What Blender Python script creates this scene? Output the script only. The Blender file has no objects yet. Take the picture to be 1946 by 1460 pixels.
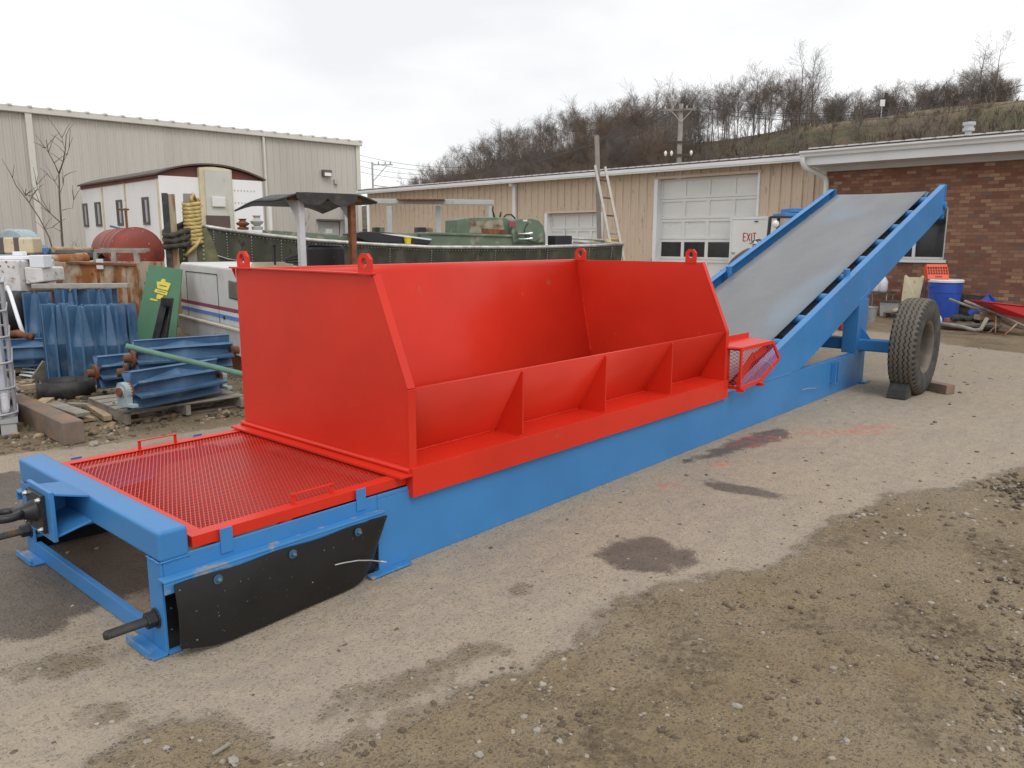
import bpy, bmesh, math, random
import numpy as np
from mathutils import Vector, Matrix
S = bpy.context.scene
COL = S.collection
R = math.radians

# ---------------- camera ----------------
CAM = np.array([-1.2515, -2.9609, 1.65]); YAW, PITCH, ROLL, FPX = .725, .1808, .0021, 1485.7
_cy, _sy, _cp, _sp = math.cos(YAW), math.sin(YAW), math.cos(PITCH), math.sin(PITCH)
FWD = np.array([_cy*_cp, _sy*_cp, -_sp]); RT = np.array([_sy, -_cy, 0.]); UP = np.cross(RT, FWD)
RT, UP = math.cos(ROLL)*RT + math.sin(ROLL)*UP, -math.sin(ROLL)*RT + math.cos(ROLL)*UP
cam = bpy.data.cameras.new('camera'); camo = bpy.data.objects.new('camera', cam); COL.objects.link(camo)
cam.sensor_width = 36; cam.lens = 36*FPX/1946; cam.clip_start = .05; cam.clip_end = 2000
camo.matrix_world = Matrix(((RT[0], UP[0], -FWD[0], CAM[0]), (RT[1], UP[1], -FWD[1], CAM[1]), (RT[2], UP[2], -FWD[2], CAM[2]), (0, 0, 0, 1)))
S.camera = camo

# ---------------- world, sun, exposure ----------------
SUN_EL, SUN_AZ = R(52), R(-112)          # azimuth of the sun measured from +x towards +y
W = bpy.data.worlds.new('World'); S.world = W; W.use_nodes = True
nt = W.node_tree; nt.nodes.clear()
def wn(t, **k):
    n = nt.nodes.new(t)
    for a, b in k.items(): setattr(n, a, b)
    return n
sky = wn('ShaderNodeTexSky', sky_type='NISHITA', sun_disc=False, sun_elevation=SUN_EL, sun_rotation=R(90)-SUN_AZ)
b1 = wn('ShaderNodeBackground'); b1.inputs[1].default_value = .1; nt.links.new(sky.outputs[0], b1.inputs[0])
tc = wn('ShaderNodeTexCoord'); mp = wn('ShaderNodeMapping'); mp.inputs['Scale'].default_value = (1, 1, 2.6)
nt.links.new(tc.outputs['Generated'], mp.inputs[0])
nz = wn('ShaderNodeTexNoise'); nz.inputs['Scale'].default_value = 2.3; nz.inputs['Detail'].default_value = 6; nz.inputs['Roughness'].default_value = .5
nt.links.new(mp.outputs[0], nz.inputs[0])
rp = wn('ShaderNodeValToRGB'); e = rp.color_ramp.elements
e[0].position = .33; e[0].color = (.875, .88, .895, 1); e[1].position = .58; e[1].color = (1.10, 1.10, 1.10, 1)
nt.links.new(nz.outputs[0], rp.inputs[0])
b2 = wn('ShaderNodeBackground'); nt.links.new(rp.outputs[0], b2.inputs[0]); b2.inputs[1].default_value = 1.0
mx = wn('ShaderNodeMixShader'); mx.inputs[0].default_value = .93
nt.links.new(b1.outputs[0], mx.inputs[1]); nt.links.new(b2.outputs[0], mx.inputs[2])
wo = wn('ShaderNodeOutputWorld'); nt.links.new(mx.outputs[0], wo.inputs[0])
sl = bpy.data.lights.new('sun', 'SUN'); sl.energy = 1.1; sl.angle = R(28); sl.color = (1, .97, .93)
so = bpy.data.objects.new('sun', sl); COL.objects.link(so)
so.rotation_euler = Vector((math.cos(SUN_AZ)*math.cos(SUN_EL), math.sin(SUN_AZ)*math.cos(SUN_EL), math.sin(SUN_EL))).to_track_quat('Z', 'Y').to_euler()
vs = S.view_settings; vs.view_transform = 'Standard'; vs.look = 'None'; vs.exposure = .1; vs.gamma = 1; vs.use_curve_mapping = False
S.cycles.max_bounces = 6

# ---------------- pixel ray helpers (photo pixels -> points in the place) ----------------
def ray(px, py): return FWD + RT*(px-973)/FPX + UP*(730-py)/FPX
def G(px, py, z=0.):
    r = ray(px, py); return CAM + r*((z-CAM[2])/r[2])
def PLN(px, py, p0, n):
    r = ray(px, py); n = np.array(n, float); return CAM + r*(((np.array(p0)-CAM)@n)/(r@n))
def PX(px, py, x): return PLN(px, py, (x, 0, 0), (1, 0, 0))
def PY(px, py, y): return PLN(px, py, (0, y, 0), (0, 1, 0))
def DP(px, py, d): return CAM + ray(px, py)*d
def RGT(a): # unit horizontal vector at angle a degrees from +x
    return np.array([math.cos(R(a)), math.sin(R(a)), 0.])
ZV = np.array([0., 0., 1.])

# ---------------- mesh builder ----------------
class MB:
    def __init__(s): s.v = []; s.f = []; s.m = []; s.T = None; s.mi = 0
    def add(s, vs, fs):
        k = len(s.v)
        if s.T is not None: vs = [tuple(s.T @ Vector(p)) for p in vs]
        s.v += [tuple(float(c) for c in p) for p in vs]; s.f += [tuple(i+k for i in f) for f in fs]; s.m += [s.mi]*len(fs)
        return s
    def box(s, x0, x1, y0, y1, z0, z1):
        return s.add([(x0,y0,z0),(x1,y0,z0),(x1,y1,z0),(x0,y1,z0),(x0,y0,z1),(x1,y0,z1),(x1,y1,z1),(x0,y1,z1)],
              [(0,3,2,1),(4,5,6,7),(0,1,5,4),(1,2,6,5),(2,3,7,6),(3,0,4,7)])
    def obox(s, c, ax, ay, az):       # centre and three half-axis vectors
        c, ax, ay, az = map(np.array, (c, ax, ay, az)); P = []
        for k in (-1, 1):
            for (i, j) in ((-1,-1),(1,-1),(1,1),(-1,1)): P.append(c+i*ax+j*ay+k*az)
        f = [(0,3,2,1),(4,5,6,7),(0,1,5,4),(1,2,6,5),(2,3,7,6),(3,0,4,7)]
        if np.dot(np.cross(ax, ay), az) < 0: f = [t[::-1] for t in f]
        return s.add(P, f)
    def bar(s, p0, p1, w, h, up=(0, 0, 1)):   # rectangular bar between points, w sideways, h along up
        p0, p1 = np.array(p0, float), np.array(p1, float); d = p1-p0; L = np.linalg.norm(d); d = d/L
        up = np.array(up, float); sd = np.cross(up, d); n = np.linalg.norm(sd)
        if n < 1e-4: sd = np.cross((0, 1, 0), d); n = np.linalg.norm(sd)
        sd /= n; u2 = np.cross(d, sd)
        return s.obox((p0+p1)/2, d*L/2, sd*w/2, u2*h/2)
    def prism(s, poly, ext):           # planar polygon (3d points) extruded by a vector
        poly = [np.array(p, float) for p in poly]; ext = np.array(ext, float); n = len(poly)
        nr = sum((np.cross(poly[i], poly[(i+1) % n]) for i in range(n)), np.zeros(3))
        if np.dot(nr, ext) > 0: poly = poly[::-1]
        return s.add(poly+[p+ext for p in poly], [tuple(range(n)), tuple(range(2*n-1, n-1, -1))]+[(i, i+n, (i+1) % n+n, (i+1) % n) for i in range(n)])
    def tube(s, pts, r, n=10, closed=False, caps=True):
        pts = [np.array(p, float) for p in pts]; N = len(pts)
        rr = r if hasattr(r, '__len__') else [r]*N
        k = []; a = None
        for i in range(N):
            t = (pts[(i+1) % N]-pts[i-1]) if closed else pts[min(i+1, N-1)]-pts[max(i-1, 0)]
            t = t/(np.linalg.norm(t)+1e-12)
            if a is None:
                a = np.cross(t, (0, 0, 1)) if abs(t[2]) < .9 else np.cross(t, (1, 0, 0))
            a = a-t*np.dot(a, t); a = a/np.linalg.norm(a); b = np.cross(t, a)
            for j in range(n):
                q = 2*math.pi*j/n; k.append(pts[i]+rr[i]*(math.cos(q)*a+math.sin(q)*b))
        f = []
        for i in range(N if closed else N-1):
            for j in range(n):
                i2 = (i+1) % N; f.append((i*n+j, i*n+(j+1) % n, i2*n+(j+1) % n, i2*n+j))
        if caps and not closed: f += [tuple(range(n-1, -1, -1)), tuple(range((N-1)*n, N*n))]
        return s.add(k, f)
    def cyl(s, p0, p1, r, n=16, r1=None): return s.tube([p0, p1], [r, r if r1 is None else r1], n)
    def lathe(s, prof, o, ax, n=24, closed=False, cap=True):   # prof: (radius, along)
        o = np.array(o, float); ax = np.array(ax, float); ax /= np.linalg.norm(ax)
        a = np.cross(ax, (0, 0, 1)) if abs(ax[2]) < .9 else np.cross(ax, (1, 0, 0)); a /= np.linalg.norm(a); b = np.cross(ax, a)
        P = []; M = len(prof)
        for (r, h) in prof:
            for j in range(n):
                q = 2*math.pi*j/n; P.append(o+ax*h+r*(math.cos(q)*a+math.sin(q)*b))
        f = []
        for i in range(M if closed else M-1):
            for j in range(n): f.append((i*n+j, i*n+(j+1) % n, ((i+1) % M)*n+(j+1) % n, ((i+1) % M)*n+j))
        if not closed and cap:
            if prof[0][0] > 1e-5: f.append(tuple(range(n-1, -1, -1)))
            if prof[-1][0] > 1e-5: f.append(tuple(range((M-1)*n, M*n)))
        return s.add(P, f)
    def grid(s, rows, t=None):         # rows of points -> sheet, t = thickness vector
        a, b = len(rows), len(rows[0]); P = [np.array(p, float) for r in rows for p in r]
        f = [(i*b+j, i*b+j+1, (i+1)*b+j+1, (i+1)*b+j) for i in range(a-1) for j in range(b-1)]
        if t is not None:
            t = np.array(t, float); n = a*b; P += [p+t for p in P]
            f2 = [tuple(k+n for k in q[::-1]) for q in f]
            e = [(0, j, j+1) for j in range(b-1)]
            for j in range(b-1):
                f2.append((j+1, j, j+n, j+1+n)); q = (a-1)*b; f2.append((q+j, q+j+1, q+j+1+n, q+j+n))
            for i in range(a-1):
                f2.append((i*b, (i+1)*b, (i+1)*b+n, i*b+n)); q = b-1; f2.append(((i+1)*b+q, i*b+q, i*b+q+n, (i+1)*b+q+n))
            f = f+f2
        return s.add(P, f)
    def build(s, name, mat, parent=None, bevel=0, smooth=False, seg=2, fix=False, auto=None, sub=0):
        me = bpy.data.meshes.new(name)
        off = np.zeros(3)
        q = parent
        while q is not None: off = off+np.array(q.location); q = q.parent
        V = [tuple(np.array(p)-off) for p in s.v] if parent is not None else s.v
        me.from_pydata(V, [], s.f)
        for m in (mat if isinstance(mat, (list, tuple)) else [mat]): me.materials.append(m)
        if max(s.m, default=0) > 0: me.polygons.foreach_set('material_index', s.m)
        if fix:
            bm = bmesh.new(); bm.from_mesh(me); bmesh.ops.recalc_face_normals(bm, faces=bm.faces); bm.to_mesh(me); bm.free()
        if smooth or auto: me.polygons.foreach_set('use_smooth', [True]*len(me.polygons))
        if auto: me.set_sharp_from_angle(angle=R(auto))
        o = bpy.data.objects.new(name, me); COL.objects.link(o)
        if parent is not None: o.parent = parent
        if bevel:
            b = o.modifiers.new('bevel', 'BEVEL'); b.width = bevel; b.segments = seg; b.limit_method = 'ANGLE'; b.angle_limit = R(40); b.harden_normals = False
        if sub:
            b = o.modifiers.new('sub', 'SUBSURF'); b.levels = sub; b.render_levels = sub
        return o
def tag(o, label=None, cat=None, group=None, kind=None):
    for k, v in (('label', label), ('category', cat), ('group', group), ('kind', kind)):
        if v: o[k] = v
    return o
def thing(name, loc, label, cat, group=None, rz=0):
    o = bpy.data.objects.new(name, None); COL.objects.link(o); o.location = tuple(float(c) for c in loc); o.rotation_euler = (0, 0, rz)
    o.empty_display_size = .1
    return tag(o, label, cat, group)
def solo(mb, name, mat, label, cat, group=None, **k):      # a thing that is one mesh; origin at its base
    P = np.array(mb.v); c = (P.min(0)+P.max(0))/2; c[2] = P[:, 2].min()
    mb.v = [tuple(np.array(p)-c) for p in mb.v]
    o = mb.build(name, mat, None, **k); o.location = tuple(c); return tag(o, label, cat, group)
KIDS = {}
def copy_tree(o, parent=None):
    c = o.copy(); COL.objects.link(c); c.parent = parent
    for ch in [x for x in bpy.data.objects if x.parent is o]: copy_tree(ch, c)
    return c
rnd = random.Random(7)

# ---------------- materials ----------------
def mat(name, col, rough=.5, metal=0., var=.12, vs=2.5, col2=None, mix2=(.45, .6), s2=3., stretch=(1, 1, 1), spots=None, bump=0., bs=30., ripple=0., coat=0., spec=.5, alpha=None):
    m = bpy.data.materials.new(name); m.use_nodes = True; n = m.node_tree.nodes; l = m.node_tree.links
    b = n['Principled BSDF']; b.inputs['Roughness'].default_value = rough; b.inputs['Metallic'].default_value = metal
    b.inputs['Coat Weight'].default_value = coat; b.inputs['Coat Roughness'].default_value = .2; b.inputs['Specular IOR Level'].default_value = spec
    t = n.new('ShaderNodeTexCoord'); mp = n.new('ShaderNodeMapping'); mp.inputs['Scale'].default_value = stretch; l.new(t.outputs['Object'], mp.inputs[0])
    def noise(sc, det=5, off=0.):
        z = n.new('ShaderNodeTexNoise'); z.inputs['Scale'].default_value = sc; z.inputs['Detail'].default_value = det
        if off:
            m2 = n.new('ShaderNodeMapping'); m2.inputs['Location'].default_value = (off, off*1.7, -off); l.new(mp.outputs[0], m2.inputs[0]); l.new(m2.outputs[0], z.inputs[0])
        else: l.new(mp.outputs[0], z.inputs[0])
        return z.outputs[0]
    def ramp(src, a, bb):
        r = n.new('ShaderNodeMapRange'); r.inputs[1].default_value = a; r.inputs[2].default_value = bb; l.new(src, r.inputs[0]); return r.outputs[0]
    def mixc(f, a, bcol):
        x = n.new('ShaderNodeMix'); x.data_type = 'RGBA'; l.new(f, x.inputs[0])
        for i, c in ((6, a), (7, bcol)):
            if isinstance(c, (tuple, list)): x.inputs[i].default_value = (*c[:3], 1)
            else: l.new(c, x.inputs[i])
        return x.outputs[2]
    base = (*col, 1)
    src = noise(vs)
    lo = tuple(max(0, c*(1-var)) for c in col); hi = tuple(min(1, c*(1+var)) for c in col)
    c = mixc(ramp(src, .3, .7), lo, hi)
    if col2 is not None: c = mixc(ramp(noise(s2, 7, 3.1), *mix2), c, col2)
    if spots is not None:                     # (colour, scale, lo, hi)
        c = mixc(ramp(noise(spots[1], 4, 9.7), spots[2], spots[3]), c, spots[0])
    l.new(c, b.inputs['Base Color'])
    rr = n.new('ShaderNodeMapRange'); rr.inputs[3].default_value = max(.05, rough-.08); rr.inputs[4].default_value = min(1, rough+.08); l.new(src, rr.inputs[0]); l.new(rr.outputs[0], b.inputs['Roughness'])
    if bump:
        bp = n.new('ShaderNodeBump'); bp.inputs['Strength'].default_value = bump; bp.inputs['Distance'].default_value = .01
        l.new(noise(bs, 6, 1.3), bp.inputs['Height']); l.new(bp.outputs[0], b.inputs['Normal'])
        if ripple:
            b2_ = n.new('ShaderNodeBump'); b2_.inputs['Strength'].default_value = ripple; b2_.inputs['Distance'].default_value = .02; l.new(noise(2.2, 2, 5.5), b2_.inputs['Height']); l.new(b2_.outputs[0], bp.inputs['Normal'])
    return m
M = {}
def mk(name, *a, **k): M[name] = mat(name, *a, **k); return M[name]
mk('red_paint', (.62, .030, .013), .36, var=.08, vs=1.5, bump=.05, bs=180, ripple=.5, spec=.3, spots=((.42, .10, .06), 7, .70, .8))
mk('red_paint_worn', (.62, .03, .018), .42, var=.08, vs=3, col2=(.42, .25, .22), mix2=(.72, .82), s2=9)
mk('blue_paint', (.045, .205, .475), .38, var=.09, vs=1.6, bump=.04, bs=150, ripple=.5, spec=.4, col2=(.16, .22, .30), mix2=(.66, .8), s2=5, spots=((.2, .15, .1), 26, .735, .77))
mk('blue_worn', (.045, .205, .46), .5, var=.1, vs=3, col2=(.34, .29, .22), mix2=(.58, .68), s2=9)
mk('blue_dull', (.062, .145, .265), .5, var=.2, vs=4, col2=(.2, .24, .3), mix2=(.55, .8), s2=6, bump=.05)
mk('black_rubber', (.009, .009, .010), .36, var=.25, vs=6, spots=((.28, .27, .25), 55, .715, .75), bump=.06, bs=25)
mk('tyre_rubber', (.035, .034, .033), .7, var=.3, vs=6, col2=(.11, .095, .075), mix2=(.45, .75), s2=5)
mk('old_rubber', (.03, .03, .03), .6, var=.3, vs=8, col2=(.1, .095, .085), mix2=(.5, .8), s2=7)
mk('black_steel', (.03, .03, .033), .45, .3, var=.3, vs=12)
mk('dark_steel', (.06, .058, .055), .5, .6, var=.3, vs=12, col2=(.16, .075, .03), mix2=(.55, .7), s2=14)
mk('bright_steel', (.6, .61, .62), .28, .95, var=.1, vs=10)
mk('galv', (.45, .46, .47), .5, .5, var=.14, vs=5)
mk('rust', (.2, .075, .03), .85, var=.35, vs=9, col2=(.07, .04, .03), mix2=(.5, .7), s2=14, bump=.15, bs=60)
mk('rusty_tan', (.42, .36, .28), .8, var=.2, vs=4, col2=(.28, .10, .025), mix2=(.42, .55), s2=3.5, spots=((.1, .06, .04), 16, .6, .7), stretch=(1, 1, .55))
mk('rust_orange', (.30, .115, .035), .85, var=.35, vs=5, col2=(.45, .37, .27), mix2=(.44, .56), s2=5, spots=((.08, .05, .035), 14, .6, .7), stretch=(1, 1, .5))
mk('tank_red', (.26, .05, .032), .6, var=.2, vs=3, col2=(.12, .06, .05), mix2=(.56, .66), s2=4, spots=((.4, .36, .32), 26, .68, .73))
mk('white_paint', (.74, .74, .73), .5, var=.05, vs=2, spots=((.35, .25, .17), 5, .7, .82))
mk('trailer_white', (.82, .82, .83), .5, var=.05, vs=1.2, col2=(.55, .38, .25), mix2=(.72, .85), s2=3, stretch=(1, 1, .3))
mk('white_dirty', (.64, .62, .61), .6, var=.14, vs=5, col2=(.36, .27, .2), mix2=(.58, .7), s2=5, spots=((.1, .09, .08), 13, .62, .69))
mk('grey_paint', (.42, .43, .43), .5, var=.1, vs=3, spots=((.3, .15, .08), 8, .68, .75))
mk('roller_white', (.62, .62, .60), .45, var=.06, vs=3, col2=(.5, .45, .36), mix2=(.6, .8), s2=2.5)
mk('roller_grey', (.52, .53, .53), .55, var=.08, vs=4, spots=((.25, .09, .03), 7, .66, .72))
mk('cream', (.6, .53, .36), .6, var=.1, vs=4, spots=((.3, .24, .15), 9, .62, .75))
mk('maroon', (.28, .06, .1), .5, var=.06); mk('stripe_blue', (.1, .24, .6), .5, var=.06)
mk('siding_beige', (.50, .475, .43), .55, var=.05, vs=.7, col2=(.42, .395, .365), mix2=(.5, .75), s2=.6, stretch=(1, 1, .15))
mk('siding_tan', (.585, .47, .36), .6, var=.06, vs=.8, col2=(.36, .32, .23), mix2=(.64, .69), s2=6, spots=((.42, .34, .24), 13, .64, .69), stretch=(1.5, 1, .36))
mk('tan_plain', (.585, .47, .36), .6, var=.07, vs=1.2)
mk('trim_white', (.72, .73, .74), .5, var=.05, vs=1.5, spots=((.4, .36, .3), 4, .7, .85))
mk('trim_beige', (.6, .58, .52), .5, var=.05, vs=1.5)
mk('door_white', (.70, .70, .68), .45, var=.05, vs=1.2, spots=((.45, .4, .33), 3, .66, .85))
mk('roof_dark', (.1, .07, .06), .7, var=.2, vs=2); mk('roof_light', (.62, .6, .58), .5, var=.1, vs=3)
mk('maroon_roof', (.15, .05, .035), .7, var=.2, vs=3)
mk('glass_dark', (.015, .017, .02), .06, var=.3, vs=3, spec=.6)
mk('soffit', (.55, .55, .54), .6, var=.05)
mk('boat_hull', (.055, .056, .040), .55, .1, var=.3, vs=3, col2=(.11, .10, .07), mix2=(.5, .7), s2=5, spots=((.025, .025, .02), 9, .6, .7), stretch=(1, 1, .5))
mk('boat_bow', (.12, .115, .06), .6, var=.25, vs=4, col2=(.2, .19, .09), mix2=(.5, .7), s2=6)
mk('boat_green', (.12, .165, .115), .6, var=.15, vs=4, col2=(.3, .28, .2), mix2=(.58, .7), s2=6, spots=((.2, .09, .05), 12, .66, .72))
mk('boat_deck', (.3, .27, .2), .8, var=.25, vs=6, col2=(.13, .07, .045), mix2=(.5, .65), s2=5)
mk('alu', (.38, .36, .32), .5, .3, var=.15, vs=8); mk('rail_alu', (.42, .42, .4), .4, .6, var=.25, vs=10)
mk('green_board', (.055, .16, .085), .55, var=.08, vs=4, spots=((.3, .33, .3), 30, .74, .78)); mk('yellow_ink', (.62, .50, .07), .6, var=.12, vs=9)
mk('green_pipe', (.10, .21, .16), .55, var=.2, vs=8)
mk('wood_grey', (.27, .245, .205), .85, var=.25, vs=8, stretch=(1, 1, 1), bump=.2, bs=30)
mk('wood_tan', (.40, .30, .19), .85, var=.25, vs=9, bump=.15, bs=30)
mk('wood_timber', (.19, .145, .115), .8, var=.25, vs=5, col2=(.30, .17, .09), mix2=(.5, .7), s2=3, bump=.25, bs=25)
mk('wood_piling', (.24, .13, .07), .85, var=.3, vs=5, col2=(.35, .3, .2), mix2=(.5, .6), s2=4, stretch=(1, 1, .25), bump=.2)
mk('rope_yellow', (.50, .38, .15), .85, var=.25, vs=14); mk('rope_dark', (.055, .052, .038), .9, var=.3, vs=14)
mk('tank_black', (.02, .02, .022), .5, var=.3); mk('plastic_white', (.74, .76, .8), .4, var=.05)
mk('ibc_plastic', (.62, .66, .72), .35, var=.05, vs=3); mk('purple_dark', (.06, .06, .07), .5)
mk('barrel_blue', (.03, .09, .45), .4, var=.08, vs=4); mk('crate_orange', (.75, .07, .015), .45, var=.08); mk('barrow_red', (.5, .015, .02), .3, var=.08)
mk('yellow_plastic', (.8, .6, .03), .45); mk('gas_red', (.45, .03, .03), .45); mk('brick_orange', (.42, .13, .06), .85)
mk('rubble', (.045, .045, .047), .8, var=.4, vs=12, bump=.3); mk('cloth_brown', (.11, .07, .05), .9, var=.2, vs=10); mk('cloth_dark', (.03, .035, .05), .9)
mk('skin', (.5, .27, .18), .55, var=.06); mk('sign_red', (.42, .02, .03), .55, var=.1); mk('ink_black', (.02, .02, .025), .6)
mk('hat_white', (.6, .6, .6), .35, spots=((.02, .02, .02), 13, .46, .5)); mk('lamp_glass', (.75, .72, .65), .12, spec=.8); mk('fixture', (.1, .09, .08), .5)
mk('bark', (.10, .085, .075), .9, var=.3, vs=6); mk('twig', (.15, .128, .115), .9, var=.35, vs=.3); mk('twig_brown', (.16, .112, .08), .9, var=.35, vs=.2)
mk('wire', (.06, .06, .065), .6); mk('pole_wood', (.24, .215, .19), .85, var=.2, vs=3)

# ---------------- special materials ----------------
class NT:
    def __init__(s, name):
        s.m = bpy.data.materials.new(name); s.m.use_nodes = True; s.n = s.m.node_tree.nodes; s.l = s.m.node_tree.links; s.b = s.n['Principled BSDF']
        s.tc = s.n.new('ShaderNodeTexCoord').outputs['Object']
    def link(s, a, b): s.l.new(a, b)
    def noise(s, sc, det=5, vec=None, rough=.55):
        z = s.n.new('ShaderNodeTexNoise'); z.inputs['Scale'].default_value = sc; z.inputs['Detail'].default_value = det; z.inputs['Roughness'].default_value = rough
        s.link(vec or s.tc, z.inputs[0]); return z.outputs[0]
    def rng(s, v, a, b, c=0., d=1., smooth=False):
        r = s.n.new('ShaderNodeMapRange'); r.inputs[1].default_value = a; r.inputs[2].default_value = b; r.inputs[3].default_value = c; r.inputs[4].default_value = d
        if smooth: r.interpolation_type = 'SMOOTHSTEP'
        s.link(v, r.inputs[0]); return r.outputs[0]
    def mix(s, f, a, b, mode='MIX'):
        x = s.n.new('ShaderNodeMix'); x.data_type = 'RGBA'; x.blend_type = mode
        if isinstance(f, (int, float)): x.inputs[0].default_value = f
        else: s.link(f, x.inputs[0])
        for i, c in ((6, a), (7, b)):
            if isinstance(c, tuple): x.inputs[i].default_value = (*c[:3], 1)
            else: s.link(c, x.inputs[i])
        return x.outputs[2]
    def math(s, op, a, b):
        x = s.n.new('ShaderNodeMath'); x.operation = op
        for i, c in ((0, a), (1, b)):
            if isinstance(c, (int, float)): x.inputs[i].default_value = c
            else: s.link(c, x.inputs[i])
        return x.outputs[0]
    def attr(s, nm):
        a = s.n.new('ShaderNodeAttribute'); a.attribute_name = nm; return a.outputs['Fac']
    def mapping(s, sc=(1, 1, 1), rot=(0, 0, 0)):
        m = s.n.new('ShaderNodeMapping'); m.inputs['Scale'].default_value = sc; m.inputs['Rotation'].default_value = rot; s.link(s.tc, m.inputs[0]); return m.outputs[0]
    def bump(s, h, st, dist=.01):
        b = s.n.new('ShaderNodeBump'); b.inputs['Strength'].default_value = st; b.inputs['Distance'].default_value = dist; s.link(h, b.inputs['Height']); s.link(b.outputs[0], s.b.inputs['Normal'])

# yard ground: worn asphalt, brown gravel, wet stains with a painted shadow patch, paint overspray (masks are mesh attributes)
g = NT('yard_ground'); M['ground'] = g.m
fine = g.noise(90, 3); mid = g.noise(9, 6); big = g.noise(.9, 5); spk = g.noise(260, 2)
asp = g.mix(g.rng(big, .35, .65), (.345, .285, .212), (.305, .262, .212))
asp = g.mix(g.rng(mid, .35, .7, 0, .6), asp, (.43, .35, .25))
asp = g.mix(g.rng(fine, .45, .62, 0, .5), asp, (.20, .17, .14))
sv = g.mapping((.5, 3.2, 1), (0, 0, .35)); asp = g.mix(g.rng(g.noise(2.6, 6, sv), .5, .72, 0, .45), asp, (.24, .205, .17)); asp = g.mix(g.rng(g.noise(30, 6), .58, .72, 0, .45), asp, (.17, .145, .12))
asp = g.mix(g.rng(spk, .61, .68, 0, .6), asp, (.52, .47, .42))
grv = g.mix(g.rng(mid, .3, .7), (.20, .15, .09), (.265, .205, .125))
grv = g.mix(g.rng(big, .45, .62, 0, .6), grv, (.29, .235, .165))
vo = g.n.new('ShaderNodeTexVoronoi'); vo.inputs['Scale'].default_value = 62; g.link(g.tc, vo.inputs[0])
sep = g.n.new('ShaderNodeSeparateColor'); g.link(vo.outputs['Color'], sep.inputs[0])
st = g.math('MULTIPLY', g.rng(sep.outputs[0], .66, .70), g.rng(vo.outputs['Distance'], .42, .34))
stc = g.mix(sep.outputs[1], (.37, .32, .26), (.10, .08, .06))
grv = g.mix(g.math('MULTIPLY', st, .75), grv, stc)
grv = g.mix(g.rng(fine, .5, .66, 0, .6), grv, (.085, .065, .042)); sc_ = g.math('MULTIPLY', g.rng(g.noise(1.6, 6), .52, .66), g.rng(g.noise(26, 5), .38, .6)); grv = g.mix(g.math('MULTIPLY', sc_, .75), grv, (.075, .056, .036))
ed = g.math('ADD', g.attr('gravel'), g.math('MULTIPLY', g.math('SUBTRACT', mid, .5), .24))
ed = g.math('SUBTRACT', ed, g.math('MULTIPLY', g.math('SUBTRACT', fine, .5), .2))
gm = g.rng(ed, -.055, .07, 0, 1, True)
col = g.mix(gm, asp, grv)
wm = g.math('ADD', g.attr('damp_shade'), g.math('MULTIPLY', g.math('SUBTRACT', g.noise(5.5, 6), .5), .34)); wm = g.math('ADD', wm, g.math('MULTIPLY', g.math('SUBTRACT', fine, .5), .10))
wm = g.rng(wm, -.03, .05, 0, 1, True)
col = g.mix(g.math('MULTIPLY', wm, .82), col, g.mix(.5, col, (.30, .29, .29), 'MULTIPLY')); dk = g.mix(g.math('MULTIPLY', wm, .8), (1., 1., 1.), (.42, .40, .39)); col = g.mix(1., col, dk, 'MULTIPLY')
rm = g.math('MULTIPLY', g.attr('paint'), g.rng(g.noise(14, 6), .42, .62)); col = g.mix(g.math('MULTIPLY', rm, .62), col, (.55, .10, .05))
g.link(col, g.b.inputs['Base Color']); g.link(g.rng(wm, 0, 1, .9, .45), g.b.inputs['Roughness']); g.b.inputs['Specular IOR Level'].default_value = .3
hh = g.math('ADD', g.math('MULTIPLY', fine, .5), g.math('MULTIPLY', st, .7)); hh = g.math('ADD', hh, g.math('MULTIPLY', mid, 1.2))
g.bump(g.math('MULTIPLY', hh, g.rng(gm, 0, 1, .4, 1)), 1., .028)

# conveyor belt: grey rubber with a blue overspray cloud
g = NT('belt_rubber'); M['belt'] = g.m
v = g.mapping((.55, 1.1, .55), (0, 0, .5)); c = g.mix(g.rng(g.noise(2.2, 6, v), .35, .7), (.142, .146, .155), (.178, .180, .185))
c = g.mix(g.rng(g.noise(1.15, 3, v), .50, .68, 0, .38), c, (.15, .24, .33)); c = g.mix(g.rng(g.noise(14, 4), .6, .75, 0, .35), c, (.26, .235, .21))
g.link(c, g.b.inputs['Base Color']); g.b.inputs['Roughness'].default_value = .42; g.bump(g.noise(60, 4), .12)

# brick
g = NT('brick_wall'); M['brick'] = g.m
mpn = g.n.new('ShaderNodeMapping'); mpn.inputs['Rotation'].default_value = (R(-90), 0, 0); g.link(g.tc, mpn.inputs[0])
br = g.n.new('ShaderNodeTexBrick'); g.link(mpn.outputs[0], br.inputs[0])
br.inputs['Scale'].default_value = 1; br.inputs['Brick Width'].default_value = .205; br.inputs['Row Height'].default_value = .0745; br.inputs['Mortar Size'].default_value = .0045; br.inputs['Mortar Smooth'].default_value = .2
br.inputs['Color1'].default_value = (0, 0, 0, 1); br.inputs['Color2'].default_value = (1, 1, 1, 1); br.inputs['Mortar'].default_value = (0, 0, 0, 1)
cr = g.n.new('ShaderNodeValToRGB'); cr.color_ramp.interpolation = 'CONSTANT'; E_ = cr.color_ramp.elements
E_[0].position = 0; E_[0].color = (.25, .11, .07, 1); E_[1].position = .18; E_[1].color = (.31, .145, .09, 1)
for p, q in ((.38, (.21, .085, .06)), (.5, (.38, .20, .12)), (.64, (.45, .27, .165)), (.78, (.28, .115, .07)), (.9, (.18, .13, .12)), (.95, (.5, .34, .22))):
    k = E_.new(p); k.color = (*q, 1)
g.link(br.outputs['Color'], cr.inputs[0])
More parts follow.
